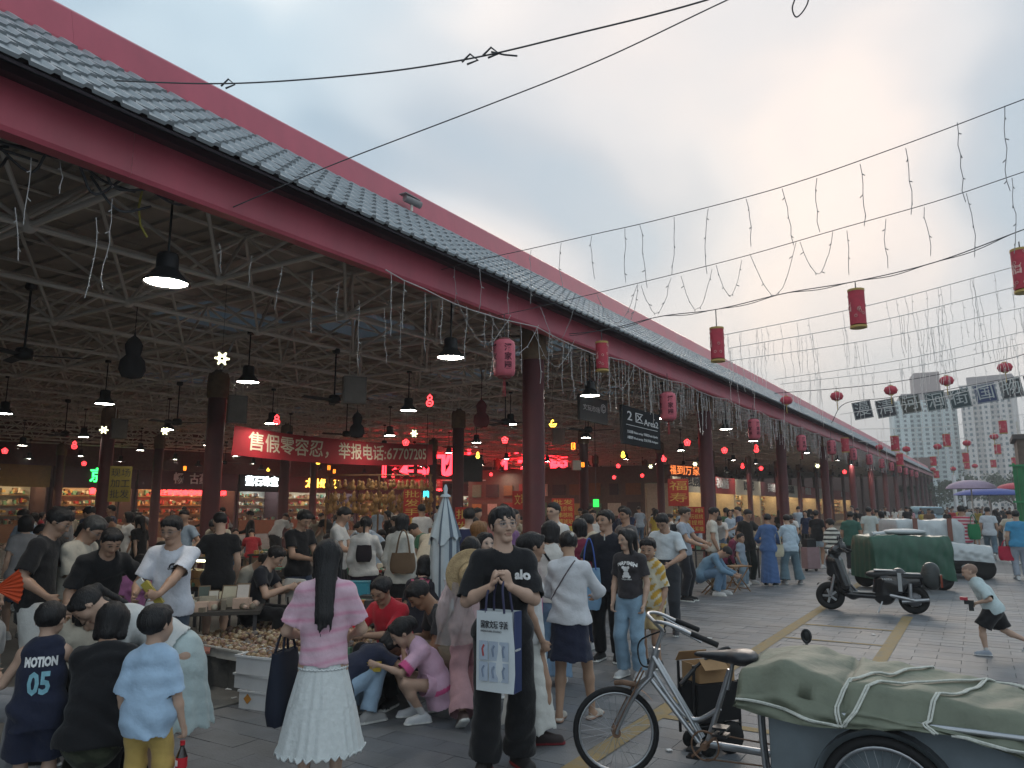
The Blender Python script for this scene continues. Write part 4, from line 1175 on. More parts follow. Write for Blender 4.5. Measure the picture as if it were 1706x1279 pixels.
for q in (pa, (pa + pb) / 2, pb): MB().tube([q - NB, Vector((q.x, q.y, roofz(q.y))) - NB], .03, 5).build('hanger', M_STEEL, ns)
nb = tag(empty('sign_board', gp(785, 780, 3.6)), 'dark hanging board between the two groups of red neon characters', 'sign board')
MB().box((0, 0, 0), (1.1, .08, 1.3), rz=math.atan2(-nb.location.x, nb.location.y)).build('board', M_DARKG, nb)
MB().tube([(0, 0, .6), (0, 0, roofz(nb.location.y) - 3.6)], .02, 5).build('hanger', M_STEEL, nb)
def hang_sign(lat, pxa, pxb, pyt, pyb, lines, label, m):
    a, c = at_x(pxa, (pyt + pyb) / 2, lat), at_x(pxb, (pyt + pyb) / 2, lat)
    zt, zb = at_x(pxa, pyt, lat).z, at_x(pxa, pyb, lat).z
    W, h = c.y - a.y, zt - zb
    o = empty('area_sign', (lat, (a.y + c.y) / 2, (zt + zb) / 2)); tag(o, label, 'sign')
    MB().box((0, 0, 0), (.07, W, h)).build('board', m, o)
    for s in (-.3, .3): MB().tube([(0, s * W, h / 2), (0, s * W, roofz(a.y) - (zt + zb) / 2)], .012, 5).build('hanger', M_STEEL, o)
    for body, size, u, v, ft in lines:
        text('lettering', body, size * h, M_WHITEPRINT, (.039, u * W, v * h), RAD(90), o, depth=.002, fit=ft * W, bold=.008 * size * h)
    if len(lines) > 3: MB().box((.0375, 0, 0.01 * h), (.004, .84 * W, .014 * h)).build('rule', M_WHITEPRINT, o)
    return o
hang_sign(-6.15, 1035, 1097, 674, 738, [('2', .34, -.33, .24, .12), ('区', .30, -.08, .23, .20), ('Area2', .24, .24, .17, .40), ('文玩核桃 Walnut carvings', .085, -.2, -.17, .40), ('手串珠宝 Beads & Jewelry', .085, .22, -.17, .40), ('木雕摆件 Wood carvings', .085, -.2, -.32, .40), ('古玩字画 Antiques', .085, .22, -.32, .40)],
          'black hanging sign reading Area2 with white characters behind the eave', mat('sign_black', (.012, .013, .016), rough=.75, spec=.15))
hang_sign(-7.6, 964, 1010, 655, 698, [('文玩市场', .25, -.1, .0, .6), ('©', .5, .33, .1, .2)], 'dim grey hanging sign seen edge-lit behind the Area2 sign', mat('sign_dim', (.05, .05, .05), rough=.5))
def goods(b, x0, x1, y0, y1, z0, z1, n, rs, depth=.18):
    for _ in range(n):
        s = rs.uniform(.06, .2)
        b.mi = rs.randrange(6)
        b.box((rs.uniform(x0, x1), rs.uniform(y0, y1), z0 + rs.uniform(0, 1) * (z1 - z0)), (depth, s, rs.uniform(.06, .26)))
GM = [mat('goods_%s' % n, c, rough=.6, var=.15) for n, c in (('gold', (.45, .30, .10)), ('wood', (.22, .11, .05)), ('pale', (.6, .55, .45)), ('red', (.35, .05, .04)), ('jade', (.15, .3, .2)), ('dark', (.06, .05, .05)))]
def shop(y0, y1, x, sign, scol, lettering, lm, light, label, sub=None, subm=None, z0=2.65, z1=3.75, size=.62, wall=(.10, .06, .07), seed=0, ysh=0.0):
    W = y1 - y0; o = empty('shop_front', (x, (y0 + y1) / 2, 0.004)); tag(o, label, 'shop'); rs = random.Random(seed)
    mw = mat('shop_wall_%d' % seed, wall, rough=.7, var=.15)
    MB().box((-1.7, 0, 1.6), (.08, W - .02, 3.2)).build('back_wall', mat('shop_back_%d' % (seed % 3), [(.4, .3, .18), (.5, .5, .46), (.45, .36, .25)][seed % 3], rough=.7), o)
    for s in (-1, 1): MB().box((-.8, s * (W / 2 - .07), 1.6), (1.6, .12, 3.2)).build('side_wall', mw, o)
    MB().box((-.75, 0, 3.1), (1.5, W - .3, .08)).build('shop_ceiling', mw, o)
    MB().box((-.7, 0, 3.02), (.35, W - .9, .06)).build('ceiling_light', light, o)
    for k in range(4):
        MB().box((-1.5, 0, .8 + .52 * k), (.30, W - .5, .03)).build('shelf', mat('shelf_wood', (.35, .22, .10), rough=.5), o)
    b = MB(); 
    for k in range(4): goods(b, -1.5, -1.42, -W / 2 + .4, W / 2 - .4, .9 + .52 * k, 1.05 + .52 * k, int(W * 8), rs)
    goods(b, -.5, -.2, -W / 2 + .3, W / 2 - .3, .92, 1.0, int(W * 6), rs)
    g_ = b.build('goods', GM, o); g_['kind'] = 'stuff'
    MB().box((-.35, 0, .45), (.6, W - .5, .9)).build('counter', mat('shop_counter', (.25, .13, .07), rough=.4), o)
    MB().box((.02, 0, (z0 + z1) / 2), (.14, W - .06, z1 - z0)).build('sign_board', mat('sign_%s' % scol[0], scol[1], rough=.5, var=.15), o)
    if lettering: text('lettering', lettering, size, lm, (.11, ysh, (z0 + z1) / 2 + .1), RAD(90), o, depth=.03, bold=.012)
    if sub: text('lettering', sub, .34, subm, (.11, 0, z0 - .18), RAD(90), o, depth=.02, bold=.01)
    return o
PURP = ('purple', (.055, .028, .04)); MAROON = ('maroon', (.10, .02, .025)); BLK = ('black', (.02, .018, .02)); CREAM = ('cream', (.5, .45, .36)); REDS = ('red', (.30, .03, .03)); YEL = ('mustard', (.24, .15, .03))
rows = [(13.5, 17.3, BLK, '珠宝 文玩 批发', M_WHITEPRINT, M_SHOPW, None, None, 'black fronted shop with white lettering at the left edge'),
        (17.4, 20.0, YEL, None, None, M_SHOPW, None, None, 'narrow shop under a plain mustard board'),
        (20.1, 24.6, PURP, '京', M_NGREEN, M_SHOPW, '曹七', M_NRED, 'warm lit shop with one green neon character above it'),
        (24.7, 31.5, PURP, '畅  古蕴', M_WHITEPRINT, M_SHOPW, '本店主营琥珀蜜蜡绿松石南红翡翠', M_NRED, 'wide purple fronted shop with white characters over red running letters'),
        (31.6, 35.2, BLK, '萤石珠宝', M_NWHITE, M_SHOPC, None, None, 'bright shop with glowing white lettering'),
        (35.3, 42.5, MAROON, '太升绿松石', M_NYELL, M_SHOPC, None, None, 'shop with glowing yellow lettering and cool white light'),
        (42.6, 48.5, MAROON, '古玩杂件', M_GOLD, M_SHOPW, None, None, 'maroon fronted shop behind the gourd stall'),
        (48.6, 55, BLK, '核桃世家', M_NRED, M_SHOPW, None, None, 'dark shop under the red neon characters'),
        (55.1, 62, MAROON, '文房四宝', M_GOLD, M_SHOPC, None, None, 'far maroon shop left of the nearest column'),
        (62.1, 70, BLK, '翡翠玉器', M_NYELL, M_SHOPW, None, None, 'far dark shop with yellow lettering'),
        (70.1, 78, MAROON, '紫砂茶具', M_GOLD, M_SHOPW, None, None, 'farthest maroon shop on the back wall')]
for k, (a, c, sc, lt, lm, li, sb, sm_, lb) in enumerate(rows):
    shop(a, c, -40.6, None, sc, lt, lm, li, lb, sb, sm_, seed=k, z0=2.75, z1=3.85, size=.8 if len(lt or '') < 4 else .68)
inner = [(44, 51, CREAM, '满堂红剪纸', 'cream boarded shop with paper cuts behind the second column'), (51.1, 58, REDS, '老山檀香', 'red boarded incense shop in the inner row'), (58.1, 66, CREAM, '民间工艺', 'cream boarded craft shop in the inner row'), (66.1, 74, MAROON, '手串定制', 'maroon boarded bracelet shop in the inner row'),
         (74.1, 82, CREAM, '红木家具', 'cream boarded furniture shop in the inner row'), (82.1, 92, REDS, '佳琪汉堂', 'red boarded shop with white characters near the far end'), (92.1, 104, CREAM, '老茶馆', 'cream boarded tea shop at the far end'), (104.1, 120, REDS, '北京特产', 'red boarded shop farthest along the eave')]
for k, (a, c, sc, lt, lb) in enumerate(inner):
    shop(a, c, -15.9, None, sc, lt, M_WHITEPRINT if sc is not CREAM else M_BLACKPRINT, M_SHOPW, lb, seed=k + 20, z0=2.7, z1=3.9, size=.8, wall=(.46, .40, .30))
MB_end = MB().box((-24, 45.0, 2.2), (15.6, .12, 4.4)); o = tag(MB_end.build('partition_wall', mat('partition_brown', (.15, .11, .085), rough=.7, var=.15)), 'brown partition wall at the start of the inner shop row', 'partition wall')
for k in range(22): MB().box((-31 + 1.36 * (k % 11), 44.88, 2.9 - 1.3 * (k // 11)), (r4.uniform(.6, 1.1), .06, r4.uniform(.7, 1.0))).build('hanging_picture', GM[r4.randrange(6)], o)
r5 = random.Random(5)
M_CABLE = mat('black_cable', (0.07, 0.07, 0.075), rough=0.7, var=0)
M_LCORD = mat('light_cord', (0.34, 0.33, 0.33), rough=0.6, var=0)
M_LCORD2 = mat('light_cord_white', (0.55, 0.53, 0.52), rough=0.6, var=0)
M_LCORD3 = mat('light_cord_pale', (0.75, 0.70, 0.66), rough=0.5, var=0)
M_LANT = mat('lantern_red', (0.46, 0.045, 0.07), rough=0.6, var=0.15, vscale=12)
M_LANTP = mat('lantern_pink', (0.58, 0.13, 0.17), rough=0.6, var=0.15, vscale=7)
M_GOLDT = mat('lantern_gold', (0.48, 0.33, 0.10), rough=0.5, var=0.1)
def spline(pts, n=10):
    out = []; P = [pts[0] * 2 - pts[1]] + list(pts) + [pts[-1] * 2 - pts[-2]]
    for i in range(1, len(P) - 2):
        a, b, c, d = P[i - 1], P[i], P[i + 1], P[i + 2]
        for k in range(n):
            t = k / n
            out.append(0.5 * ((2 * b) + (c - a) * t + (2 * a - 5 * b + 4 * c - d) * t * t + (3 * b - a - 3 * c + d) * t ** 3))
    out.append(P[-2]); return out
def wire(name, label, pts, r, m, group=None, cat='wire', twist=False):
    path = spline([Vector(p) for p in pts], 9); c = path[0].copy()
    b = MB(); b.tube([p - c for p in path], r, 5)
    if twist:
        b.tube([p - c + Vector((0, math.sin(i * .7) * r * 1.6, math.cos(i * .7) * r * 2.2 - r * 2)) for i, p in enumerate(path)], r * .8, 5)
    o = empty(name, c); b.build('cable', m, o)
    tag(o, label, cat, group)
    return o, path
def drop_strand(b, p, ln, rs, r=0.0035, sway=.02):
    n = max(4, int(ln / .1)); pts = []; x = y = 0.0
    for k in range(n + 1):
        pts.append(Vector((p[0] + x, p[1] + y, p[2] - ln * k / n))); x += rs.uniform(-sway, sway); y += rs.uniform(-sway, sway)
    b.tube(pts, r, 4, cap=False)
    for k in range(1, n, 2):
        q = pts[k]; b.tube([q, q + Vector((rs.uniform(-.03, .03), rs.uniform(-.03, .03), -.02))], r * 1.5, 4)
def drape(b, p, q, depth, rs, r=0.0035):
    pts = []
    for k in range(13):
        t = k / 12; s = p.lerp(q, t); s = s + Vector((0, rs.uniform(-.015, .015), -depth * math.sin(math.pi * t) + rs.uniform(-.015, .015))); pts.append(s)
    b.tube(pts, r, 4, cap=False)
    for s in pts[1:-1:2]: b.tube([s, s + Vector((rs.uniform(-.04, .04), 0, -.02))], r * 1.5, 4)
w1 = [at_x(128, 132, -6.1), pz(378, 139, 8.0), pz(600, 124, 7.2), pz(780, 98, 6.8), pz(960, 56, 6.6), pz(1170, 2, 6.6), pz(1450, -90, 7), pz(1800, -200, 8), pz(2300, -350, 9.5), pz(2900, -550, 12)]
o, path = wire('service_wire', 'upper dark service wire tied to the tiled roof at the left', w1, 0.0075, M_CABLE)
c = Vector(o.location); k = MB()
for px, py, D in ((380, 138, 8.0), (783, 97, 6.8), (818, 86, 6.75)):
    q = pz(px, py, D) - c; k.tube([q + Vector((-.06, -.03, -.03)), q + Vector((.0, 0, .04)), q + Vector((.06, .03, -.02)), q + Vector((-.03, 0, -.045))], .009, 6)
q = pz(818, 86, 6.75) - c; k.tube([q, pz(840, 91, 6.75) - c, pz(862, 93, 6.75) - c], .008, 5)
k.build('wire_knot', M_CABLE, o)
wire('service_wire', 'lower dark service wire running down to the fascia edge', [at_x(388, 345, -5.68), pz(560, 272, 7.6), pz(800, 180, 7.2), pz(1000, 100, 7.0), pz(1207, 2, 7.0), pz(1450, -110, 7.2), pz(1800, -235, 8.2), pz(2300, -400, 9.7), pz(2900, -620, 12)], 0.006, M_CABLE)
wire('loose_wire', 'short loose wire loop against the sky at the top edge', [pz(1350, -30, 7), pz(1345, 6, 7), pz(1328, 28, 7), pz(1320, 14, 7), pz(1326, -10, 7), pz(1330, -60, 7)], .006, M_CABLE)
def street_string(s, pix, label, r, m, drops=None, drapes=None, dm=M_LCORD, ext=16.0, twist=False, name='light_string', cat='light string', thick=1.0):
    pts = [at_s(px, py, s) for px, py in pix]
    a, c = pts[-2], pts[-1]; t = (ext - c.x) / max(c.x - a.x, .1)
    for q in range(1, min(30, math.ceil(t)) + 1): pts.append(c + (c - a) * q)
    o, path = wire(name, label, pts, r, m, 'strings of lights across the street', cat, twist)
    c0 = Vector(o.location)
    if drops:
        b = MB()
        for px, py, ln in drops:
            p = at_s(px, py, s) - c0; drop_strand(b, p, ln, r5, .0035 * thick)
        q = b.build('light_strands', dm, o); q['kind'] = 'stuff'
    if drapes:
        b = MB()
        for x0, y0, x1, y1, d in drapes: drape(b, at_s(x0, y0, s) - c0, at_s(x1, y1, s) - c0, d, r5, .0035 * thick)
        q = b.build('light_loops', dm, o); q['kind'] = 'stuff'
    return o, path
m1 = lambda px: 415 - (px - 880) * .228 - max(px - 1100, 0) ** 2 * .00016
street_string(7.4, [(690, 462), (780, 437), (880, 415), (990, 390), (1100, 365), (1300, 312), (1500, 243), (1706, 165)], 'nearest string of icicle lights, highest across the street at the right', .0048, M_CABLE,
              [(px, m1(px) + 2, .62 + r5.uniform(-.12, .12)) for px in (722, 757, 800, 846, 885, 935, 986, 1041, 1066, 1123, 1180, 1243, 1303, 1361, 1433, 1509)] + [(1595, 204, .75), (1674, 176, .8)])
m2 = lambda px: 484 - (px - 1011) * .2 - max(px - 1200, 0) ** 2 * .00024 + 4
street_string(8.6, [(830, 525), (880, 515), (1011, 484), (1130, 455), (1250, 424), (1395, 382), (1560, 335), (1706, 286)], 'second string of lights with wavy loops sagging from it', .0048, M_CABLE,
              [(1411, 384, .5), (1476, 365, .55), (1540, 345, .55), (1610, 322, .7), (1686, 296, .8)],
              [(1068, 474, 1118, 462, .42), (1134, 459, 1186, 446, .48), (1193, 443, 1236, 432, .4), (1250, 425, 1326, 405, .55), (1333, 404, 1388, 388, .42), (1063, 474, 1050, 530, .1), (995, 490, 1062, 474, .45), (900, 512, 960, 500, .5)])
o3, p3 = street_string(11.0, [(760, 560), (905, 558), (1003, 550), (1100, 527), (1195, 515), (1310, 488), (1428, 468), (1560, 436), (1706, 382)], 'thick twisted cable carrying the large red cylinder lanterns', .0075, M_CABLE, twist=True, name='lantern_cable', cat='cable')
ln_ = lambda x0, y0, x1, y1: [(x0, y0), ((x0 + x1) / 2, (y0 + y1) / 2 + 8), (x1, y1)]
far = [(13.5, 1180, 563, 1706, 440, 'third string of icicle lights, thin, above the far lanterns'), (15.5, 1215, 580, 1706, 474, 'fourth string of icicle lights over the street'), (17.5, 1180, 606, 1706, 512, 'fifth string of icicle lights over the street'),
       (21.0, 1290, 632, 1706, 552, 'sixth string of icicle lights over the street'), (23.0, 1300, 640, 1706, 572, 'seventh string of icicle lights over the street'), (30.0, 1400, 690, 1706, 625, 'eighth thin string of lights in front of the towers'), (38, 1420, 715, 1706, 690, 'ninth thin string of lights in front of the towers'), (46, 1430, 735, 1706, 716, 'tenth thin string of lights in front of the towers')]
for k, (s, x0, y0, x1, y1, lb) in enumerate(far):
    pix = ln_(x0, y0, x1, y1); dr = []
    for q in range(26 if k < 5 else 14):
        t = r5.random(); px = x0 + (x1 - x0) * t; py = y0 + (y1 - y0) * t + 32 * t * (1 - t)
        dr.append((px, py, r5.uniform(.35, 1.15) * (1 + s * .012)))
    street_string(s, pix, lb, (.005 + s * .0002), M_LCORD3, dr, None, M_LCORD3, thick=.5 + s * .03)
ic = empty('icicle_curtain', (-5.55, 6.0, 4.3)); tag(ic, 'dense curtain of white icicle light strands along the red fascia edge', 'light curtain', kind='thing')
IB = Vector(ic.location)
bm = MB(); b = MB()
y = 6.2; prev = None; top = []
while y < 62:
    z = 4.36 + RISE * y - .10 * abs(math.sin((y - 6.2) * .9))
    top.append(Vector((-5.60 + r5.uniform(-.02, .02), y, z)) - IB); y += .35
bm.tube(top, .008, 5)
bm.build('curtain_cable', M_LCORD2, ic)
y = 6.3
while y < 62:
    dens = .34 if y < 10 else .20 if y < 14 else .12 if y < 30 else .2
    z = 4.36 + RISE * y - .10 * abs(math.sin((y - 6.2) * .9)); ln = r5.choice((.35, .5, .6, .75, .9)) * (1.0 if y < 12 else 1.15)
    drop_strand(b, Vector((-5.60 + r5.uniform(-.06, .06), y, z)) - IB, ln, r5, .004 + .0001 * y, .013); y += dens * r5.uniform(.6, 1.4)
for yy in (7.6, 8.4, 9.6, 12.2, 14.8): drape(b, Vector((-5.6, yy, 4.45)) - IB, Vector((-5.5, yy + 1.2, 4.5)) - IB, .5, r5, .004)
q = b.build('light_strands', M_LCORD2, ic); q['kind'] = 'stuff'
ls = empty('loose_strands', (-5.9, 3.5, 4.3)); tag(ls, 'few loose light strands dangling under the near fascia', 'light strands'); b = MB()
for px, py, ln in [(52, 262, .55), (100, 268, .28), (190, 290, .12), (187, 330, .8), (160, 362, .7), (25, 345, .4), (365, 405, .3), (420, 425, .35), (470, 440, .5), (520, 450, .7), (565, 470, .45), (598, 500, .8), (640, 512, .7), (667, 520, .6)]:
    p = at_x(px, py, -5.95); drop_strand(b, p - Vector(ls.location), ln, r5, .0035)
q = b.build('light_strands', M_LCORD2, ls); q['kind'] = 'stuff'
yc = tag(empty('yellow_flex', at_x(238, 312, -6.3)), 'loose yellow flex hanging beside the nearest pendant lamp', 'cable')
MB().tube([Vector((0, 0, 0)), at_x(231, 345, -6.3) - yc.location, at_x(234, 375, -6.3) - yc.location, at_x(245, 395, -6.3) - yc.location], .011, 6).build('cable', mat('yellow_flex', (.45, .38, .08), rough=.5), yc)
tg = tag(empty('cable_bundle', at_x(60, 250, -6.1)), 'tangled dark cable bundle under the fascia at the left edge', 'cable bundle'); b = MB()
for k in range(16):
    p0 = Vector((r5.uniform(-.2, .2), r5.uniform(-.9, .9), r5.uniform(-.05, .12)))
    b.tube(spline([p0, p0 + Vector((r5.uniform(-.1, .1), r5.uniform(.1, .4), r5.uniform(-.25, 0))), p0 + Vector((r5.uniform(-.2, .2), r5.uniform(.4, .9), r5.uniform(-.1, .1)))], 5), .012, 5)
b.build('cable', M_CABLE, tg)
def cyl_lantern(p, r, h, label, hang, char='福'):
    o = empty('cylinder_lantern', p, r5.uniform(-.3, .3)); tag(o, label, 'lantern', 'red cylinder lanterns over the street')
    MB().lathe([(r * .985, -h / 2 + .02), (r * .985, h / 2 - .02)], n=20).build('lantern_body', M_LANT, o)
    for s in (-1, 1): MB().lathe([(r * 1.03, s * h / 2 - .025), (r * 1.03, s * h / 2 + .005)], n=20).build('gold_rim', M_GOLDT, o)
    MB().tube([(0, 0, h / 2), (0, 0, h / 2 + hang)], .008, 5).build('hook', M_CABLE, o)
    me = text_mesh(char, r * 1.3, 0, .004).copy()
    for v in me.vertices:
        a = v.co.x / r - 1.0; z = v.co.y; v.co = Vector((r * 1.003 * math.sin(a) , -r * 1.003 * math.cos(a), z))
    mesh_obj('lettering', me, mat('lantern_print', (.72, .45, .40), rough=.7), o)
    b = MB()
    for q in range(14):
        a, z = r5.uniform(0, 6.28), r5.uniform(-h * .42, h * .42); c = Vector((r * 1.004 * math.sin(a), -r * 1.004 * math.cos(a), z)); e1 = Vector((math.cos(a), math.sin(a), 0)); e2 = Vector((0, 0, 1)); s = r * .17
        ring = [c + (e1 * math.cos(t) + e2 * math.sin(t)) * s for t in np.linspace(0, 6.28, 9)[:-1]]; b.tube(ring, .0035, 4, closed=True)
    b.build('flower_print', mat('lantern_print'), o)
    return o
for px, py, s, r, h, lb in [(1003, 593, 11, .105, .47, 'red cylinder lantern hanging before the fascia beside the nearest column'), (1195, 573, 11, .105, .50, 'red cylinder lantern hanging before the tiled eave'), (1428, 513, 11, .108, .52, 'red cylinder lantern with yellow rim hanging against the sky'), (1703, 450, 11, .11, .54, 'red cylinder lantern cut by the right edge of the picture')]:
    p = at_s(px, py, s); cyl_lantern(p, r, h, lb, max(.05, min(q.z for q in p3 if abs(q.x - p.x) < .5) - p.z - h / 2) if any(abs(q.x - p.x) < .5 for q in p3) else .15)
for k, (s, pts) in enumerate([(36, [(1408, 741), (1491, 738)]), (44, [(1499, 765), (1577, 733), (1671, 711)]), (58, [(1555, 768), (1609, 762), (1662, 748)]), (75, [(1560, 790), (1611, 775), (1655, 772), (1690, 768)])]):
    for px, py in pts: cyl_lantern(at_s(px, py, s), .125 + .0012 * s, .62, f'small red cylinder lantern at {["the left", "the middle", "the right", "the far right"][pts.index((px, py))]} of the {["first", "second", "third", "last"][k]} far string', .3)
M_TASSEL = mat('tassel', (.38, .05, .06), rough=.8)
def drum_lantern(p, sc, label):
    o = empty('drum_lantern', p, r5.uniform(-.4, .4)); o.scale = (sc,) * 3; tag(o, label, 'lantern', 'pink drum lanterns along the eave')
    prof = [(.10, -.25), (.135, -.235), (.15, -.18), (.152, 0), (.15, .18), (.135, .235), (.10, .25)]
    b = MB(); n = 24; vs = []
    b.lathe(prof, n=n)
    for i, v in enumerate(b.v[:len(prof) * n]):
        k = 1.0 if (i % n) % 3 else .955; b.v[i] = (v[0] * k, v[1] * k, v[2])
    b.build('lantern_body', M_LANTP, o)
    MB().lathe([(.085, -.275), (.10, -.25)], n=14).lathe([(.10, .25), (.085, .275)], n=14).build('lantern_cap', mat('cap_dull', (.2, .05, .05), rough=.6), o)
    MB().tube([(0, 0, .27), (0, 0, .62)], .006, 5).build('hook', M_CABLE, o)
    b = MB()
    for k in range(7): b.tube([(.012 * math.cos(k), .012 * math.sin(k), -.27), (.02 * math.cos(k), .02 * math.sin(k), -.52)], .004, 4)
    b.build('tassel', M_TASSEL, o)
    for q, a in enumerate((-.7, .75)):
        for j, ch in enumerate('潘家园'):
            me = text_mesh(ch, .11, 0, .003).copy(); aa = a
            for v in me.vertices:
                t = v.co.x / .15 + aa; v.co = Vector((.153 * math.sin(t), -.153 * math.cos(t), v.co.y + .12 - .12 * j))
            mesh_obj('lettering', me, mat('lantern_ink', (.10, .015, .03), rough=.7), o)
drums = [(840, 597, 8.3, 'largest pink drum lantern with dark lettering, left of the nearest column'), (1113, 677, 14.6, 'pink drum lantern beside the Area2 sign'), (1256, 715, 21.5, 'third pink drum lantern along the eave'), (1335, 738, 28.4, 'fourth pink drum lantern along the eave')]
for px, py, s, lb in drums: drum_lantern(at_s(px, py, s), 1.0 if s < 10 else 1.12, lb)
y = 35.3
for k in range(9): drum_lantern(Vector((-5.3, y, 3.85 + RISE * y * .9)), 1.2, f'small pink drum lantern far along the eave, {["fifth", "sixth", "seventh", "eighth", "ninth", "tenth", "eleventh", "twelfth", "last"][k]} from the near end'); y += 6.8
def round_lantern(p, r, label):
    o = empty('round_lantern', p); o.scale = (r / .26,) * 3; tag(o, label, 'lantern', 'round red lanterns on the far string')
    b = MB(); n = 24; prof = [(.09, -.17), (.20, -.13), (.26, 0), (.20, .13), (.09, .17)]; b.lathe(prof, n=n)
    for i in range(len(prof) * n): 
        v = b.v[i]; k = 1.0 if i % 2 else .96; b.v[i] = (v[0] * k, v[1] * k, v[2])
    b.build('lantern_body', M_LANT, o)
    MB().lathe([(.085, -.20), (.09, -.17)], n=12).lathe([(.09, .17), (.085, .20)], n=12).build('gold_rim', M_GOLDT, o)
    MB().tube([(0, 0, .2), (0, 0, .42)], .008, 4).build('hook', M_CABLE, o)
    MB().tube([(0, 0, -.2), (0, 0, -.55)], .018, 5).build('tassel', M_GOLDT, o)
rl = [(1310, 667), (1394, 660), (1484, 650), (1577, 634), (1674, 612)]
street_string(26, [(1290, 655), (1394, 647), (1484, 637), (1577, 621), (1674, 599), (1706, 590)], 'string carrying the row of round red lanterns', .012, M_CABLE, name='lantern_cable', cat='cable')
for k, (px, py) in enumerate(rl): round_lantern(at_s(px, py, 26), .21, f'round red lantern, {["leftmost before the tiled roof", "second from the left on the far string", "middle one of the far string", "fourth on the far string, above the towers", "rightmost and highest on the far string"][k]}')
for k, (s, pts) in enumerate([(52, [(1465, 745), (1510, 748), (1562, 744), (1611, 738), (1656, 727)]), (90, [(1554, 782), (1588, 781), (1624, 776)])]):
    for px, py in pts: round_lantern(at_s(px, py, s), .17 + .0015 * s, f'tiny round red lantern {["left", "in the middle", "right"][min(2, max(0, int((px - 1460) / 80)))]} of the {["nearer", "farther"][k]} distant string')
boards = [(1437, 683, '漫', (.025, .025, .035)), (1476, 680, '清', (.03, .028, .035)), (1517, 673, '河', (.05, .045, .035)), (1559, 668, '洄', (.025, .045, .05)), (1599, 664, '街', (.03, .05, .055)), (1642, 655, '国', (.03, .045, .12)), (1685, 647, '物', (.03, .03, .035)), (1727, 639, '园', (.04, .035, .035))]
S_B = 33
bs_o, bp_ = street_string(S_B, [(1385, 705), (1408, 672), (1476, 663), (1559, 652), (1642, 637), (1706, 625)], 'cable carrying the row of square character boards', .014, M_CABLE, name='board_cable', cat='cable')
M_BPRINT = mat('board_print', (.42, .43, .42), rough=.7)
for k, (px, py, ch, c) in enumerate(boards):
    p = at_s(px, py, S_B); o = empty('character_board', p, RAD(4)); o.rotation_euler = (0, RAD(-8), RAD(6)); tag(o, f'square dark hanging board with pale character, {["leftmost, nearest the roof", "second from the left", "brownish, third from the left", "teal, fourth from the left", "green, fifth from the left", "blue, sixth from the left", "seventh, above the beige tower", "cut by the right edge"][k]}', 'hanging board', 'square boards with seal characters')
    coloured(MB().box((0, 0, 0), (.70, .04, .72)).build('board', M_PLAST, o), c)
    text('lettering', ch, .60, M_BPRINT, (0, -.024, 0.01), 0, o, depth=.003)
    b = MB()
    for q in (-.325, .325): b.box((q, -.024, 0), (.016, .006, .66))
    for q in (-.335, .335): b.box((0, -.024, q), (.634, .006, .016))
    b.build('border', M_BPRINT, o)
M_PANE = mat('window_pane', (.10, .14, .16), rough=.15, var=.3, spec=.6)
def tower(label, px0, px1, pytop, dist, col, depth, cols, rows, roof=None, rz=0.0, seed=1):
    p0, p1 = dp(px0, dist), dp(px1, dist); c = (p0 + p1) / 2; W = (p1 - p0).length
    top = pz(px0, pytop, 1); el = (top.z - CAM_H) / math.hypot(top.x, top.y); H = CAM_H + el * c.length
    rzz = math.atan2(-c.x, c.y) + rz
    o = empty('apartment_tower', (c.x, c.y, 0), rzz); tag(o, label, 'tower')
    m = mat('tower_render_%d' % seed, col, rough=.8, var=.06, vscale=.2); m2 = mat('tower_bay_%d' % seed, tuple(min(1, q * 1.12) for q in col), rough=.8, var=.05)
    MB().box((0, depth / 2, H / 2), (W, depth, H)).build('wall', m, o)
    rs = random.Random(seed); fh = H / rows; pm = MB().box((0, 0, 0), (1, .3, 1)).mesh('window'); pm.materials.append(M_PANE)
    nb = cols // 3
    for k in range(nb):                       # projecting bays
        x = -W / 2 + W * (k + .5) / nb; MB().box((x, -.6, H / 2 - .5), (W / nb * .5, 1.3, H - 1)).build('bay', m2, o)
    n = 0
    for r in range(rows):
        for q in range(cols):
            if n >= 290: break
            x = -W / 2 + W * (q + .5) / cols; y = -1.3 if abs(((x + W / 2) / (W / nb)) % 1 - .5) < .25 else -.1
            w = bpy.data.objects.new('window', pm); COL.objects.link(w); w.parent = o; w.location = (x, y, (r + .5) * fh); w.scale = (W / cols * rs.choice((.35, .5)), .6, fh * .5); n += 1
    for r in range(1, rows): pass
    b = MB()
    for r in range(1, rows):
        b.box((0, -.12, r * fh), (W + .1, .2, .35))
    q = b.build('floor_bands', m2, o); q['kind'] = 'stuff'
    MB().box((W * .1, depth * .5, H + 1.2), (W * .9, depth * .9, 2.4)).build('roof', mat('tower_roof_%d' % seed, (.30, .25, .25), rough=.8), o)
    if roof: MB().box((W * roof[0], depth * .5, H + roof[2] / 2 + 2), (W * roof[1], depth * .6, roof[2])).build('stair_head', mat('tower_head', (.32, .24, .23), rough=.8), o)
    return o
tower('pale grey green apartment tower with reddish stair head behind the boards', 1508, 1603, 668, 235, (.55, .62, .62), 18, 9, 24, (.1, .42, 7.5), .12, 1)
tower('beige and grey apartment tower at the right behind the boards', 1624, 1698, 640, 215, (.60, .55, .52), 18, 9, 24, None, -.1, 2)
tower('low pale distant block between the towers', 1470, 1600, 762, 300, (.42, .43, .43), 14, 12, 7, None, 0, 3)
tower('low grey distant block right of the towers', 1590, 1720, 775, 260, (.40, .42, .42), 14, 12, 6, None, 0, 4)
gf = empty('green_hoarding', (2.3, 21, 0)); tag(gf, 'green corrugated metal hoarding at the right edge', 'hoarding'); M_GREENF = mat('green_sheet', (.02, .17, .06), rough=.5, var=.2, vscale=3)
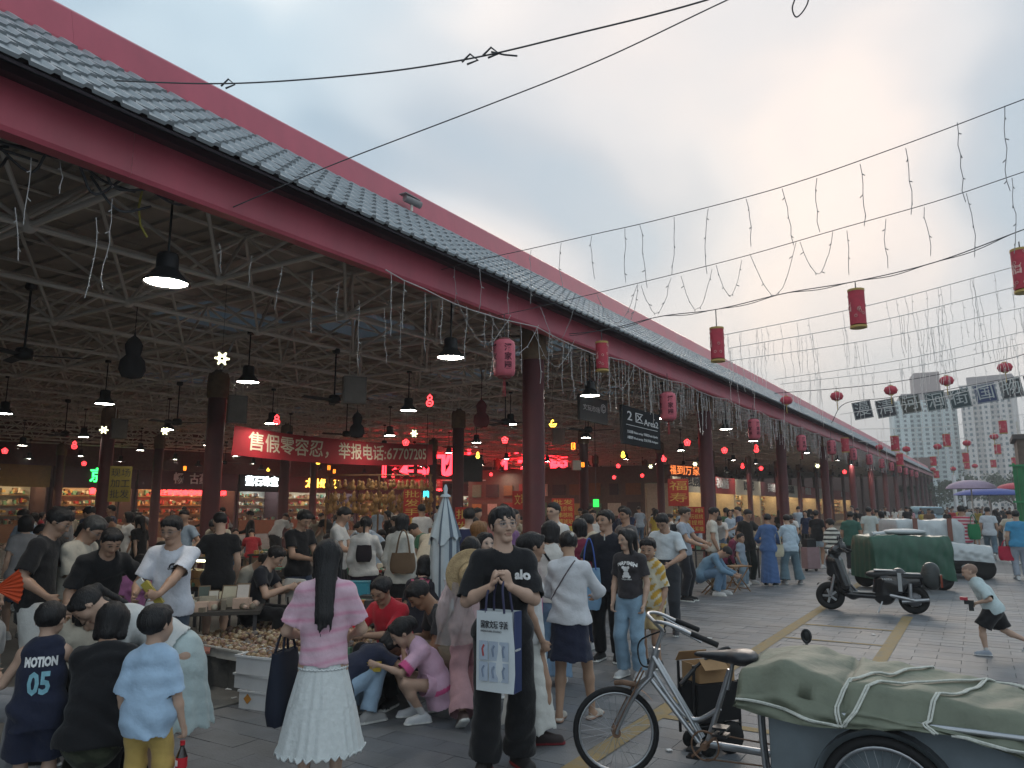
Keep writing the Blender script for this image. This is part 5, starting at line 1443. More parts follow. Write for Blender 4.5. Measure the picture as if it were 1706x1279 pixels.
b = at_s(1690, 800, 30).x
gf.location = (b, 30, 0)
for lvl, (z0, z1) in enumerate(((1.95, 3.1), (.1, 1.9))):
    for k in range(9):
        m = MB()
        for q in range(5): m.box((.55 * k + .055 + .11 * q, -.02 * (q % 2), (z0 + z1) / 2), (.106, .03, z1 - z0))
        m.build('sheet_panel', M_GREENF, gf)
    MB().box((2.4, -.05, z1 + .02), (5, .07, .06)).build('rail', mat('green_rail', (.03, .24, .09), rough=.5), gf)
for k in range(4): MB().box((.02 + k * 1.6, .05, 1.6), (.07, .07, 3.2)).build('post', mat('green_rail'), gf)
bp2 = tag(empty('brick_kiosk', (at_s(1694, 800, 42).x + 1.2, 42, 0)), 'dark brown kiosk block above the green hoarding', 'kiosk')
MB().box((0, 0, 2.4), (2.2, 3, 4.8)).build('wall', mat('kiosk_brown', (.12, .085, .065), rough=.8, var=.3), bp2)
MB().box((0, 0, 4.9), (2.5, 3.3, .2)).build('roof', mat('kiosk_roof', (.09, .075, .07), rough=.8), bp2)
MB().tube([(-1.0, -1.4, 4.8), (-1.0, -1.4, 5.6)], .06, 6).build('vent_pipe', M_STEEL, bp2)
mp = tag(empty('mast_sign', dp(1600, 80)), 'white double mast standing at the far end of the street', 'mast')
MB().tube([(-.35, 0, 0), (-.35, 0, 5.2)], .22, 6).build('post', M_WHITEPRINT, mp); MB().tube([(.45, 0, 0), (.45, 0, 5.0)], .16, 6).build('post', M_WHITEPRINT, mp)
M_LEAF = mat('leaf_dull', (.06, .085, .05), rough=.8, var=.35, vscale=2); M_TRUNK = mat('bark', (.08, .06, .045), rough=.9)
def tree(px, dist, h, w, seed, label):
    p = dp(px, dist); o = empty('street_tree', p); tag(o, label, 'tree', 'trees at the far end of the street'); rs = random.Random(seed)
    t = MB().tube([(0, 0, 0), (.1, 0, h * .3), (-.1, .1, h * .6)], .22, 7, r2=.1)
    for k in range(5):
        a = rs.uniform(0, 6.28); t.tube([(0, 0, h * .35), (math.cos(a) * w * .3, math.sin(a) * w * .3, h * .65)], .09, 5, r2=.03)
    t.build('trunk', M_TRUNK, o); c = MB()
    cl = [(rs.gauss(0, w * .24), rs.gauss(0, w * .24), h * rs.uniform(.45, .95), rs.uniform(.6, 1.3)) for _ in range(16)]
    for k in range(1500):
        q = rs.choice(cl); a = Vector((q[0] + rs.gauss(0, q[3] * .5), q[1] + rs.gauss(0, q[3] * .5), q[2] + rs.gauss(0, q[3] * .4)))
        u = Vector((rs.uniform(-1, 1), rs.uniform(-1, 1), rs.uniform(-1, 1))).normalized() * .22; v = u.orthogonal().normalized() * .14
        c.quad(a - u, a + v, a + u, a - v)
    c.build('crown', M_LEAF, o)
for k, (px, d, h, w, lb) in enumerate([(1560, 120, 6.0, 8, 'dull green tree at the street end, left of the mast'), (1610, 130, 6.8, 9, 'dull green tree at the street end, behind the mast'), (1650, 118, 6.5, 9, 'dull green tree at the street end, right of the mast'), (1690, 100, 6.0, 8, 'dull green tree at the street end beside the hoarding')]): tree(px, d, h, w, k, lb)
r6 = random.Random(21)
M_CHROME = mat('bare_metal', (.42, .43, .45), rough=.32, metal=.85, var=.15, vscale=8)
M_RUST = mat('rusty_metal', (.20, .12, .08), rough=.7, metal=.3, var=.4, vscale=12)
M_RUBBER = mat('rubber', (.013, .013, .014), rough=.75, var=.1)
M_TARP = mat('tarp_olive', (.145, .16, .118), rough=.62, var=.2, vscale=4, bump=.5, bscale=14, spec=.35)
M_ROPE = mat('rope', (.58, .59, .54), rough=.9, var=.15, vscale=60, bump=.4, bscale=300)
M_PANEL = mat('cart_panel', (.16, .19, .21), rough=.45, metal=.2, var=.2, vscale=3)
M_BLKPL = mat('black_plastic', (.014, .014, .016), rough=.35, var=.1, spec=.5)
M_WOOD = mat('stool_wood', (.24, .13, .06), rough=.6, var=.25, vscale=10)
def make_wheel(parent, c, r, tr, rz=0.0, spokes=32, name='wheel', hub=.03):
    w = MB()
    n = 40
    w.tube([(r * .0 + (r - tr) * math.cos(2 * math.pi * k / n), 0, (r - tr) * math.sin(2 * math.pi * k / n)) for k in range(n)], tr, 10, closed=True)
    o = w.build(name, M_RUBBER, parent, c, (0, 0, rz)); b = MB()
    rr = r - tr * 2.1
    b.tube([(rr * math.cos(2 * math.pi * k / n), 0, rr * math.sin(2 * math.pi * k / n)) for k in range(n)], tr * .55, 8, closed=True)
    b.build('rim', M_CHROME, o)
    MB().tube([(0, -hub * 1.6, 0), (0, hub * 1.6, 0)], hub, 10).build('hub', M_RUST, o)
    b = MB()
    for k in range(spokes):
        a = 2 * math.pi * k / spokes; a2 = a + (.45 if k % 2 else -.45); sy = hub * 1.2 * (1 if k % 4 < 2 else -1)
        b.tube([(hub * math.cos(a2), sy, hub * math.sin(a2)), (rr * math.cos(a), 0, rr * math.sin(a))], .0013, 4, cap=False)
    q = b.build('spokes', M_CHROME, o); q['kind'] = 'stuff'
    return o
class Tarp:
    """a sheet thrown over a load: x along, u from near hem (0) over the top to the far hem (1)"""
    def __init__(s, L, W, top, hem, seed=1, wr=.012, round_=.10, slump=.03): s.L, s.W, s.top, s.hem, s.wr, s.rd, s.sl = L, W, top, hem, wr, round_, slump; s.ph = np.random.RandomState(seed).rand(8) * 6.28
    def p(s, x, u, off=0.0):
        t = min(max(x / s.L, 0), 1); zt, zb = s.top(t), s.hem(t, u < .5); W = s.W / 2
        side = .30
        if u < side or u > 1 - side:
            k = (u if u < side else 1 - u) / side; sg = -1 if u < side else 1
            y = sg * (W + .035 * (1 - k) + s.rd * 0); z = zb + (zt - s.rd - zb) * k
            n = Vector((0, sg, .1))
            y -= sg * s.rd * max(0, (k - .75) / .25) ** 2 * .35
        else:
            k = (u - side) / (1 - 2 * side); y = -W + s.rd * .35 + (2 * W - s.rd * .7) * k
            e = min(k, 1 - k); z = zt - s.rd * max(0, 1 - e / .12) ** 2 - s.sl * math.sin(math.pi * k) * .5; n = Vector((0, 0, 1))
        P = s.ph; sd = 1.0 if (u < side or u > 1 - side) else .55
        w = sd * (math.sin(x * 19 + u * 6 + P[0] + 1.8 * math.sin(x * 7 + u * 9 + P[1])) * .6 + .5 * math.sin(x * 31 - u * 22 + P[2] + 2 * math.sin(u * 8 + P[3])) + .4 * math.sin(u * 38 + x * 9 + P[4]) + .3 * (1 - 2.2 * abs(math.sin(x * 5.5 + u * 7 * (1 if P[5] > 3 else -1) + P[5] + .7 * math.sin(u * 11 + P[6]))) ** .6) + .45 * (1 - 2.2 * abs(math.sin(x * 8.5 - u * 5 + P[7]))) )
        return Vector((x, y, z)) + n * (s.wr * w + off)
    def build(s, name, m, parent, nx=70, nu=44, fb=.0):
        R = []; L = s.L
        for i in range(nx + 1):
            x = L * i / nx; R.append([s.p(x, j / nu) for j in range(nu + 1)])
        def end(x, base, sg):
            rows = []
            for f in (.0, .25, .5, .8):
                row = []
                for q in base:
                    z = s.hem(0 if sg < 0 else 1, True); row.append(Vector((x + sg * (.03 * (1 - f) + .012 * math.sin(q.y * 30)), q.y * (1 - .02), z + (q.z - z) * f)))
                rows.append(row)
            return rows if sg < 0 else rows[::-1]
        R = end(0, R[0], -1) + R + end(L, R[-1], 1)
        b = MB(); b.grid(R); return b.build(name, m, parent)
A = dp(1018, 5.2); Bn = dp(1440, 3.95)
dAB = (Bn - A); ang = math.asin(.48 / dAB.length)
hd = Matrix.Rotation(ang, 3, 'Z') @ dAB.normalized()
tri = empty('cargo_tricycle', A, math.atan2(hd.y, hd.x)); tag(tri, 'old grey cargo tricycle with a roped olive tarpaulin over its load, in the foreground', 'cargo tricycle')
WB = (dAB.dot(hd))
steer = math.radians(-24)
make_wheel(tri, (0, 0, .285), .285, .020, -steer * 0 + math.radians(28), 32, 'front_wheel')
for s in (-1, 1): make_wheel(tri, (WB, .50 * s, .31), .31, .026, 0, 36, 'rear_wheel', .04)
fr = MB()
Hd0, Hd1 = Vector((.25, 0, .66)), Vector((.30, 0, .84)); BBp = Vector((.61, 0, .30)); St = Vector((.77, 0, .755))
for sy in (-.02, .02): fr.tube([Hd1 + Vector((-.02, sy, -.05)), BBp + Vector((-.03, sy, .03))], .014, 8)
fr.tube([Hd0 + Vector((0, 0, -.01)), BBp + Vector((-.05, 0, -.0))], .018, 8)
fr.tube(spline([Hd0 + Vector((0, 0, .06)), Vector((.42, 0, .50)), Vector((.54, 0, .43)), Vector((.70, 0, .52))], 6), .015, 8)
fr.tube([BBp, St], .017, 8); fr.tube([Hd0 - (Hd1 - Hd0) * .15, Hd1], .024, 10)
fr.tube([BBp, Vector((1.15, 0, .30)), Vector((1.25, -.1, .24)), Vector((WB, -.2, .30))], .022, 8)
for sy in (-.36, -.30): fr.tube(spline([Vector((1.02, sy, .68)), Vector((1.03, sy, .4)), Vector((1.07, sy, .30)), Vector((1.3, sy, .26))], 5), .014, 8)
fr.tube([Vector((.98, -.44, .68)), Vector((2.8, -.44, .68))], .015, 8); fr.tube([Vector((.98, .44, .68)), Vector((2.8, .44, .68))], .015, 8); fr.tube([Vector((.98, -.44, .68)), Vector((.98, .44, .68))], .015, 8)
fr.tube(spline([Vector((1.1, -.45, .30)), Vector((1.5, -.45, .235)), Vector((2.7, -.45, .22))], 6), .018, 8)
fr.tube([Vector((WB, -.5, .31)), Vector((WB, .5, .31))], .018, 8)
fr.build('frame', M_CHROME, tri)
fk = MB()
sd_ = Vector((-math.sin(math.radians(28)), math.cos(math.radians(28)), 0))
for s in (-1, 1): fk.tube(spline([Hd0 + sd_ * .03 * s, Vector((.14, 0, .55)) + sd_ * .06 * s, Vector((.02, 0, .34)) + sd_ * .055 * s, Vector((0, 0, .285)) + sd_ * .055 * s], 5), .012, 7)
fk.build('fork', M_CHROME, tri)
st = MB()
for s in (-1, 1):
    st.tube([Vector((.20, 0, .70)) + sd_ * .05 * s, Vector((-.02, 0, .29)) + sd_ * .065 * s], .006, 6)
st.tube([(.0, 0, .59), (.06, 0, .60), (.14, .02, .59)], .018, 6)
st.build('brake_rod', M_RUST, tri)
fmud = MB(); P = []
for k in range(9):
    a = math.radians(75 - 12 * k); c = Vector((.315 * math.cos(a) * math.cos(math.radians(28)), .315 * math.cos(a) * math.sin(math.radians(28)), .285 + .315 * math.sin(a)))
    P.append([c + sd_ * q * .035 for q in (-1, -.4, .4, 1)])
fmud.grid(P[:4]); fmud.build('mudguard', M_RUST, tri)
RS = Matrix.Rotation(math.radians(28), 3, 'Z'); hb = MB()
hb.tube([Hd1, Vector((.345, 0, .955))], .013, 8)
h0 = Vector((.345, 0, .955))
for s in (-1, 1):
    hb.tube(spline([h0] + [h0 + RS @ Vector(q) for q in ((-.05, .08 * s, .05), (-.07, .18 * s, .08), (.02, .26 * s, .07), (.20, .28 * s, -.01))], 6), .0115, 8)
hb.build('handlebar', M_CHROME, tri)
for s in (-1, 1): MB().tube([h0 + RS @ Vector((.13, .273 * s, .025)), h0 + RS @ Vector((.29, .288 * s, -.04))], .017, 8).build('grip', M_RUBBER, tri)
lv = MB()
for s in (-1, 1): lv.tube([h0 + RS @ Vector((.04, .26 * s, .05)), h0 + RS @ Vector((.20, .23 * s, -.035))], .006, 5)
lv.build('brake_lever', M_CHROME, tri)
cab = MB(); cab.tube(spline([h0 + Vector((0, .05, .0)), Vector((.16, .06, .86)), Vector((.18, .03, .72)), Vector((.3, .02, .72))], 6), .006, 5); cab.build('brake_cable', M_RUBBER, tri)
Fs = Field(); sc = St + Vector((-.03, 0, .075))
Fs.cone(sc + Vector((.10, 0, .005)), sc + Vector((-.16, 0, .0)), 0.098, .032, k=.03, flat=.5, axis=V3(0, 0, 1))
Fs.cone(sc + Vector((.12, .05, .01)), sc + Vector((.12, -.05, .01)), .07, .07, k=.03, flat=.55, axis=V3(0, 0, 1))
mesh_obj('saddle', Fs.mesh('saddle', .009), mat('saddle_vinyl', (.018, .018, .022), rough=.35, spec=.5), tri)
MB().tube([St - Vector((.02, 0, .12)), St + Vector((.02, 0, .04))], .013, 8).build('seat_post', M_CHROME, tri)
ck = MB(); ck.tube([BBp + Vector((0, -.08, 0)), BBp + Vector((0, .08, 0))], .022, 8)
c1, c2 = BBp + Vector((.13, -.09, .12)), BBp + Vector((-.13, .09, -.12))
ck.tube([BBp + Vector((0, -.08, 0)), c1], .010, 6); ck.tube([BBp + Vector((0, .08, 0)), c2], .010, 6); ck.build('crank', M_RUST, tri)
for c, s in ((c1, -1), (c2, 1)):
    b = MB(); b.box(c + Vector((0, .055 * s, .028)), (.085, .09, .014)); b.box(c + Vector((0, .055 * s, -.012)), (.085, .09, .014)); b.tube([c, c + Vector((0, .11 * s, .006))], .008, 6); b.build('pedal', M_BLKPL, tri)
b = MB(); n = 24; b.tube([BBp + Vector((.085 * math.cos(6.283 * k / n), -.05, .085 * math.sin(6.283 * k / n))) for k in range(n)], .006, 5, closed=True); b.build('chain_ring', M_RUST, tri)
b = MB()
for z in (.08, -.075): b.tube([BBp + Vector((0, -.05, z)), Vector((WB, -.05, .31 + z * .5))], .005, 4)
b.build('chain', M_RUST, tri)
bx_ = MB()
for s in (-1, 1): bx_.box((1.92, .43 * s, .47), (1.66, .02, .40))
bx_.box((1.09, 0, .47), (.02, .84, .40)); bx_.box((2.75, 0, .47), (.02, .84, .40)); bx_.box((1.92, 0, .28), (1.64, .84, .02)); bx_.build('cargo_box', M_PANEL, tri)
mud = MB(); 
for s in (-1,):
    P = []
    for k in range(13):
        a = math.radians(15 + 12.5 * k); P.append([Vector((WB + .345 * math.cos(a), .5 * s + q, .31 + .345 * math.sin(a))) for q in (-.045, -.02, .02, .045)])
    mud.grid(P)
mud.build('mudguard', M_BLKPL, tri)
def ttop(t):
    return .805 + .10 * max(0, 1 - abs(t - .12) / .16) ** .5 * (t < .28) + .05 * math.sin(t * 5 + .4) * (t > .28) - .10 * max(0, t - .85) / .15
tp_ = Tarp(1.95, .98, ttop, lambda t, near: .665 - .05 * t - .06 * math.sin(t * 9) * .5 - (.30 * max(0, t - .55) if near else 0), seed=4, wr=.018, round_=.13)
tw = tp_.build('tarpaulin', M_TARP, tri, 90, 50); tw.location = (.93, 0, 0)
rp = MB()
def rope(pts, r=.0062, n=8, off=.010):
    out = []
    for (x0, u0), (x1, u1) in zip(pts[:-1], pts[1:]):
        for k in range(n): t = k / n; out.append(tp_.p(x0 + (x1 - x0) * t, u0 + (u1 - u0) * t, off))
    out.append(tp_.p(*pts[-1], off)); out = [q + Vector((.93, 0, 0)) for q in out]
    rp.tube(out, r, 6); rp.tube([q + Vector((.014, .0, .003)) for q in out], r * .92, 6)
rope([(.52, .03), (.50, .30), (.75, .50), (.98, .72)]); rope([(.53, .03), (.60, .30), (1.0, .52), (1.3, .72)])
rope([(.95, .0), (.90, .28), (1.08, .45), (1.22, .7)]); rope([(1.02, .0), (1.45, .30), (1.7, .5), (1.6, .72)]); rope([(.0, .22), (.28, .10), (.52, .03)])
rope([(1.45, .0), (1.42, .28), (1.62, .48), (1.78, .70)]); rope([(1.40, .33), (1.65, .36), (1.9, .42)]); rope([(1.50, .0), (1.62, .29), (1.9, .31)]); rope([(1.3, .70), (1.55, .5), (1.9, .38)]); rope([(.98, .72), (1.3, .66), (1.9, .60)])
for k in range(5): rope([(1.45 + .02 * k, .55 + .02 * (k % 3)), (1.55, .60 - .015 * k), (1.72, .56 + .01 * k)], .006, 5, .03)
rp.build('rope', M_ROPE, tri)
b = MB(); mc = Vector((1.13, .60, .90)); b.tube([mc + Vector((.026 * math.cos(t), .0, .04 * math.sin(t))) for t in np.linspace(0, 6.28, 15)[:-1]], .01, 6, closed=True); b.blob(mc, (.024, .006, .036), 12, 6); b.tube([mc + Vector((0, 0, -.045)), mc + Vector((0, -.1, -.25))], .01, 6); b.build('mirror', M_BLKPL, tri)
tc_ = dp(1168, 5.75); tr = empty('hand_trolley', tc_, YAW + .35); tag(tr, 'black folding hand trolley standing behind the tricycle saddle', 'hand trolley')
b = MB(); b.box((0, 0, .36), (.36, .26, .26)); b.build('bag', mat('black_cloth', (.012, .012, .014), rough=.85), tr)
b = MB()
for s in (-1, 1): b.tube([(-.19, .1 * s, .12), (-.19, .1 * s, .62)], .011, 6); b.tube([(.19, .1 * s, .12), (.19, .1 * s, .5)], .011, 6)
b.tube(spline([Vector((-.19, -.1, .6)), Vector((-.02, -.12, .70)), Vector((.10, -.12, .73)), Vector((.12, -.12, .66))], 5), .012, 6); b.tube([(-.19, -.1, .2), (.19, -.1, .2)], .011, 6); b.tube([(-.19, .1, .2), (.19, .1, .2)], .011, 6)
b.tube([(-.30, -.1, .50), (-.18, -.1, .60)], .016, 6); b.build('frame', M_BLKPL, tr)
for x, r in ((-.10, .06), (.09, .11)):
    for s in (-1, 1): MB().lathe([(r * .5, -.018), (r, -.014), (r, .014), (r * .5, .018)], (x, .11 * s, r), 18, Matrix.Rotation(RAD(90), 3, 'X')).build('wheel', M_RUBBER, tr)
cb = tag(empty('cardboard_box', tc_ + Vector((0, 0, .495)), YAW + .35), 'open brown cardboard box sitting in the black trolley', 'cardboard box'); mcb = mat('cardboard', (.33, .20, .10), rough=.85, var=.12)
b = MB()
for s in (-1, 1): b.box((0, .11 * s, .06), (.30, .006, .12)); b.box((.15 * s, 0, .06), (.006, .215, .12))
b.box((0, 0, .004), (.30, .21, .006)); b.build('box_body', mcb, cb)
MB().box((-.05, -.15, .135), (.2, .10, .005), R=Matrix.Rotation(.7, 3, 'X')).build('flap', mcb, cb); MB().box((.2, 0, .14), (.11, .2, .005), R=Matrix.Rotation(.5, 3, 'Y')).build('flap', mcb, cb); MB().box((-.05, .14, .15), (.24, .09, .005), R=Matrix.Rotation(-.9, 3, 'X')).build('flap', mcb, cb)
pf, pr = gp(1385, 1015), gp(1525, 1023); mid_ = (pf + pr) / 2; sx = (pf - pr).normalized(); wb = (pf - pr).length
sco = empty('electric_scooter', mid_, math.atan2(sx.y, sx.x)); tag(sco, 'black electric scooter parked across the yellow bay line', 'scooter')
M_SCO = mat('scooter_black', (.010, .010, .012), rough=.22, var=.08, spec=.5, coat=.3); M_SEAT = mat('scooter_seat', (.02, .02, .022), rough=.5); M_SEATTOP = mat('seat_cover', (.36, .37, .38), rough=.5, var=.1)
xf, xr = wb / 2, -wb / 2
def fat_wheel(x, r, name):
    o = MB().tube([((r - .055) * math.cos(6.283 * k / 32), 0, (r - .055) * math.sin(6.283 * k / 32)) for k in range(32)], .055, 10, closed=True).build(name, M_RUBBER, sco, (x, 0, r))
    b = MB(); b.lathe([(.03, -.04), (r - .10, -.03), (r - .09, 0), (r - .10, .03), (.03, .04)], n=24, R=Matrix.Rotation(RAD(90), 3, 'X')); b.build('rim', M_SCO, o)
    b = MB()
    for k in range(5): a = 1.2566 * k; b.box((.07 * math.cos(a), .036, .07 * math.sin(a)), (.10, .02, .035), R=Matrix.Rotation(-a, 3, 'Y'))
    b.build('spoke', M_CHROME, o)
fat_wheel(xf, .235, 'front_wheel'); fat_wheel(xr, .235, 'rear_wheel')
def sdf_part(name, F, m, res=.019, parent=None, loc=None): return mesh_obj(name, F.mesh(name, res), m, parent or sco, loc)
F = Field(); F.cone(V3(xf - .12, 0, .46), V3(xf + .16, 0, .40), .09, .05, k=.04, flat=.9, axis=V3(0, 1, 0)); F.cone(V3(xf - .18, 0, .42), V3(xf - .10, 0, .46), .08, .09, k=.04); F.ell(V3(xf, 0, .235), V3(.255, .2, .255), k=.01, op='sub'); sdf_part('front_fender', F, M_SCO)
F = Field(); F.cone(V3(xf - .24, 0, .36), V3(xf - .10, 0, .82), .12, .14, k=.05); F.cone(V3(xf - .26, -.17, .42), V3(xf - .15, -.15, .82), .07, .07, k=.06); F.cone(V3(xf - .26, .17, .42), V3(xf - .15, .15, .82), .07, .07, k=.06); F.cone(V3(xf - .02, 0, .62), V3(xf - .08, 0, .86), .06, .08, k=.06); sdf_part('front_shield', F, M_SCO)
F = Field(); F.cone(V3(xf - .30, 0, .28), V3(xr + .45, 0, .26), .13, .13, k=.03, flat=.42, axis=V3(0, 0, 1)); F.cone(V3(xf - .26, 0, .40), V3(xf - .36, 0, .28), .10, .10, k=.05); sdf_part('floorboard', F, M_SCO)
MB().box(((xf + xr) / 2 + .06, 0, .325), (.42, .24, .012)).build('foot_mat', mat('foot_mat', (.26, .26, .25), rough=.8), sco)
F = Field(); F.cone(V3(xr + .44, 0, .30), V3(xr + .42, 0, .52), .18, .17, k=.05); F.cone(V3(xr + .22, 0, .44), V3(xr + .34, 0, .50), .17, .17, k=.05); F.cone(V3(xr + .28, 0, .48), V3(xr - .05, 0, .53), .14, .11, k=.06); F.cone(V3(xr + .34, 0, .40), V3(xr + .2, 0, .62), .13, .12, k=.05); sdf_part('battery_body', F, M_SCO)
F = Field(); F.cone(V3(xr + .56, 0, .62), V3(xr + .24, 0, .64), .15, .15, k=.03, flat=.42, axis=V3(0, 0, 1)); sdf_part('seat', F, M_SEAT); MB().box((xr + .40, 0, .695), (.34, .20, .016)).build('seat_cover', M_SEATTOP, sco)
F = Field(); F.cone(V3(xr + .12, 0, .60), V3(xr - .14, 0, .61), .12, .11, k=.03, flat=.42, axis=V3(0, 0, 1)); sdf_part('pillion_seat', F, M_SEAT); MB().box((xr - .0, 0, .655), (.26, .16, .014)).build('seat_cover', M_SEATTOP, sco)
F = Field(); F.cone(V3(xr - .25, 0, .58), V3(xr - .28, 0, .72), .14, .13, k=.06); F.cone(V3(xr - .30, 0, .50), V3(xr - .26, 0, .62), .10, .12, k=.06); tb = sdf_part('tail_box', F, mat('tail_box', (.04, .045, .045), rough=.3)); MB().box((xr - .42, 0, .55), (.03, .16, .2)).build('tail_light', mat('tail_lens', (.22, .05, .03), rough=.2), sco)
b = MB(); b.tube([(xf - .15, 0, .84), (xf - .20, 0, 1.0)], .03, 8); b.tube(spline([Vector((xf - .32, -.34, 1.0)), Vector((xf - .22, -.18, 1.05)), Vector((xf - .18, 0, 1.03)), Vector((xf - .22, .18, 1.05)), Vector((xf - .32, .34, 1.0))], 5), .014, 8); b.build('handlebar', M_BLKPL, sco)
for s in (-1, 1): MB().tube([(xf - .28, .27 * s, 1.02), (xf - .36, .38 * s, .98)], .022, 8).build('grip', M_RUBBER, sco)
F = Field(); F.cone(V3(xf - .08, 0, .97), V3(xf - .22, 0, 1.06), .075, .09, k=.04); F.cone(V3(xf - .12, -.08, 1.0), V3(xf - .12, .08, 1.0), .06, .06, k=.05); F.cone(V3(xf - .17, 0, 1.06), V3(xf - .24, 0, 1.19), .06, .04, k=.03, flat=.5, axis=V3(1, 0, 0)); sdf_part('instrument_cowl', F, M_SCO)
MB().box((xf - .255, 0, 1.10), (.02, .13, .09), R=Matrix.Rotation(-.5, 3, 'Y')).build('instrument_panel', mat('dash', (.25, .26, .27), rough=.3), sco)
MB().lathe([(.001, .012), (.05, .01), (.055, -.01)], (xf - .005, 0, .97), 14, Matrix.Rotation(RAD(90), 3, 'Y')).build('headlight', mat('lens', (.5, .5, .5), rough=.1, spec=.8), sco)
b = MB(); b.tube([(xf - .10, .09, .60), (xf, .09, .235)], .025, 8); b.tube([(xf - .10, -.09, .60), (xf, -.09, .235)], .025, 8); b.build('fork', M_CHROME, sco)
b = MB(); b.tube([(xr + .36, .13, .30), (xr, .13, .235)], .03, 8); b.tube([(xr + .36, -.13, .30), (xr, -.13, .235)], .03, 8); b.build('swing_arm', M_CHROME, sco)
MB().lathe([(.03, -.1), (.11, -.09), (.115, .09), (.03, .1)], (xr, 0, .235), 18, Matrix.Rotation(RAD(90), 3, 'X')).build('hub_motor', mat('motor_grey', (.15, .15, .16), rough=.4, metal=.5), sco)
for s in (-1, 1): MB().tube([(xr + .05, .13 * s, .27), (xr + .04, .13 * s, .50)], .03, 10).build('shock', M_CHROME, sco)
MB().tube([(xr + .46, .12, .22), (xr + .55, .22, .02)], .012, 6).build('kickstand', M_CHROME, sco)
P = []
for k in range(10):
    a = math.radians(20 + 16 * k); P.append([Vector((xr + .285 * math.cos(a), q, .235 + .285 * math.sin(a))) for q in (-.07, -.03, .03, .07)])
b = MB(); b.grid(P); b.build('rear_fender', M_SCO, sco)
MB().tube([(xr - .22, .09, .25), (xr + .18, .12, .20)], .03, 8).build('guard_bar', M_CHROME, sco)
MB().box((xr + .19, .175, .52), (.06, .012, .30)).build('strap', M_SEATTOP, sco)
for sgn in (1,): text('lettering', 'YADEA', .05, M_WHITEPRINT, (xr + .38, .178, .56), RAD(180), sco, depth=.002)
for s in (-1, 1): b = MB(); b.tube([(xf - .22, .2 * s, 1.05), (xf - .20, .26 * s, 1.18)], .006, 5); b.blob((xf - .20, .27 * s, 1.22), (.02, .06, .045), 10, 6); b.build('mirror', M_BLKPL, sco)
def covered_cart(label, px, depth, L, W, zt, zh, m, rz, wheels=.25, seed=3, name='covered_cart', frame=True):
    p = dp(px, depth); o = empty(name, p, rz); tag(o, label, 'cart')
    t = Tarp(L, W, zt, zh, seed, .018, .12, .04); q = t.build('tarpaulin', m, o, 50, 36); q.location = (-L / 2, 0, 0)
    b = MB(); b.box((0, 0, .42), (L * .96, W * .92, .06))
    for s in (-1, 1): b.tube([(-L / 2, W * .45 * s, .42), (L / 2, W * .45 * s, .42)], .02, 6)
    b.build('chassis', M_DARKG, o)
    for x in (-L * .36, L * .36):
        for s in (-1, 1):
            MB().lathe([(wheels * .45, -.04), (wheels, -.035), (wheels, .035), (wheels * .45, .04)], (x, W * .42 * s, wheels), 20, Matrix.Rotation(RAD(90), 3, 'X')).build('wheel', M_RUBBER, o)
    return o, t
M_GTARP = mat('tarp_green', (.018, .075, .045), rough=.45, var=.25, vscale=4, spec=.5)
M_STARP = mat('tarp_silver', (.42, .45, .46), rough=.5, var=.15, vscale=3, spec=.4)
gc, gt = covered_cart('green tarpaulin covered cart standing behind the scooter', 1495, 16.6, 1.75, .95, lambda t: 1.15 + .02 * math.sin(t * 6), lambda t, n: .24 + .05 * math.sin(t * 11), M_GTARP, YAW + .05, .24, 5)
lp = MB(); lp.tube([(-.75, -.2, 1.165), (-.2, .05, 1.18), (.4, .0, 1.19), (.7, .2, 1.17)], .05, 8); lp.blob((.1, 0, 1.21), (.5, .32, .07), 12, 6); mesh = lp.build('sack', M_STARP, gc)
sc2, st2 = covered_cart('silver sheeted three-wheeler with tall wrapped canopy behind the green cart', 1530, 20.8, 1.75, 1.2, lambda t: 1.42 + .02 * math.sin(t * 8), lambda t, n: .5, M_STARP, YAW - .04, .26, 8)
for x in (-.45, .45): MB().box((x, -.66, 1.15), (.12, .02, .6)).build('strap', mat('strap_brown', (.2, .09, .07), rough=.7), sc2)
sc3, st3 = covered_cart('low pale sheeted vehicle parked right of the green cart', 1582, 19.2, 1.6, 1.1, lambda t: .92 - .12 * t, lambda t, n: .45 - .12 * max(0, t - .7), M_STARP, YAW - .5, .27, 9)
vn = tag(empty('delivery_van', dp(1548, 62), YAW - .35), 'pale blue little van standing in the crowd at the street end', 'van'); F = Field()
for s in (-1, 1): F.cone(V3(-1.2, .55 * s, .8), V3(1.2, .55 * s, .8), .32, .32, k=.1); F.cone(V3(-1.15, .5 * s, 1.5), V3(.7, .5 * s, 1.5), .32, .28, k=.2)
mesh_obj('body', F.mesh('body', .1), mat('van_blue', (.25, .38, .45), rough=.35), vn)
MB().box((.05, -.86, 1.45), (1.7, .05, .45)).build('side_window', M_PANE, vn); MB().box((1.02, 0, 1.42), (.06, 1.2, .5), R=Matrix.Rotation(-.45, 3, 'Y')).build('windscreen', M_PANE, vn)
for x in (-.8, .8):
    for s in (-1, 1): MB().lathe([(.1, -.08), (.28, -.08), (.28, .08), (.1, .08)], (x, .75 * s, .28), 16, Matrix.Rotation(RAD(90), 3, 'X')).build('wheel', M_RUBBER, vn)
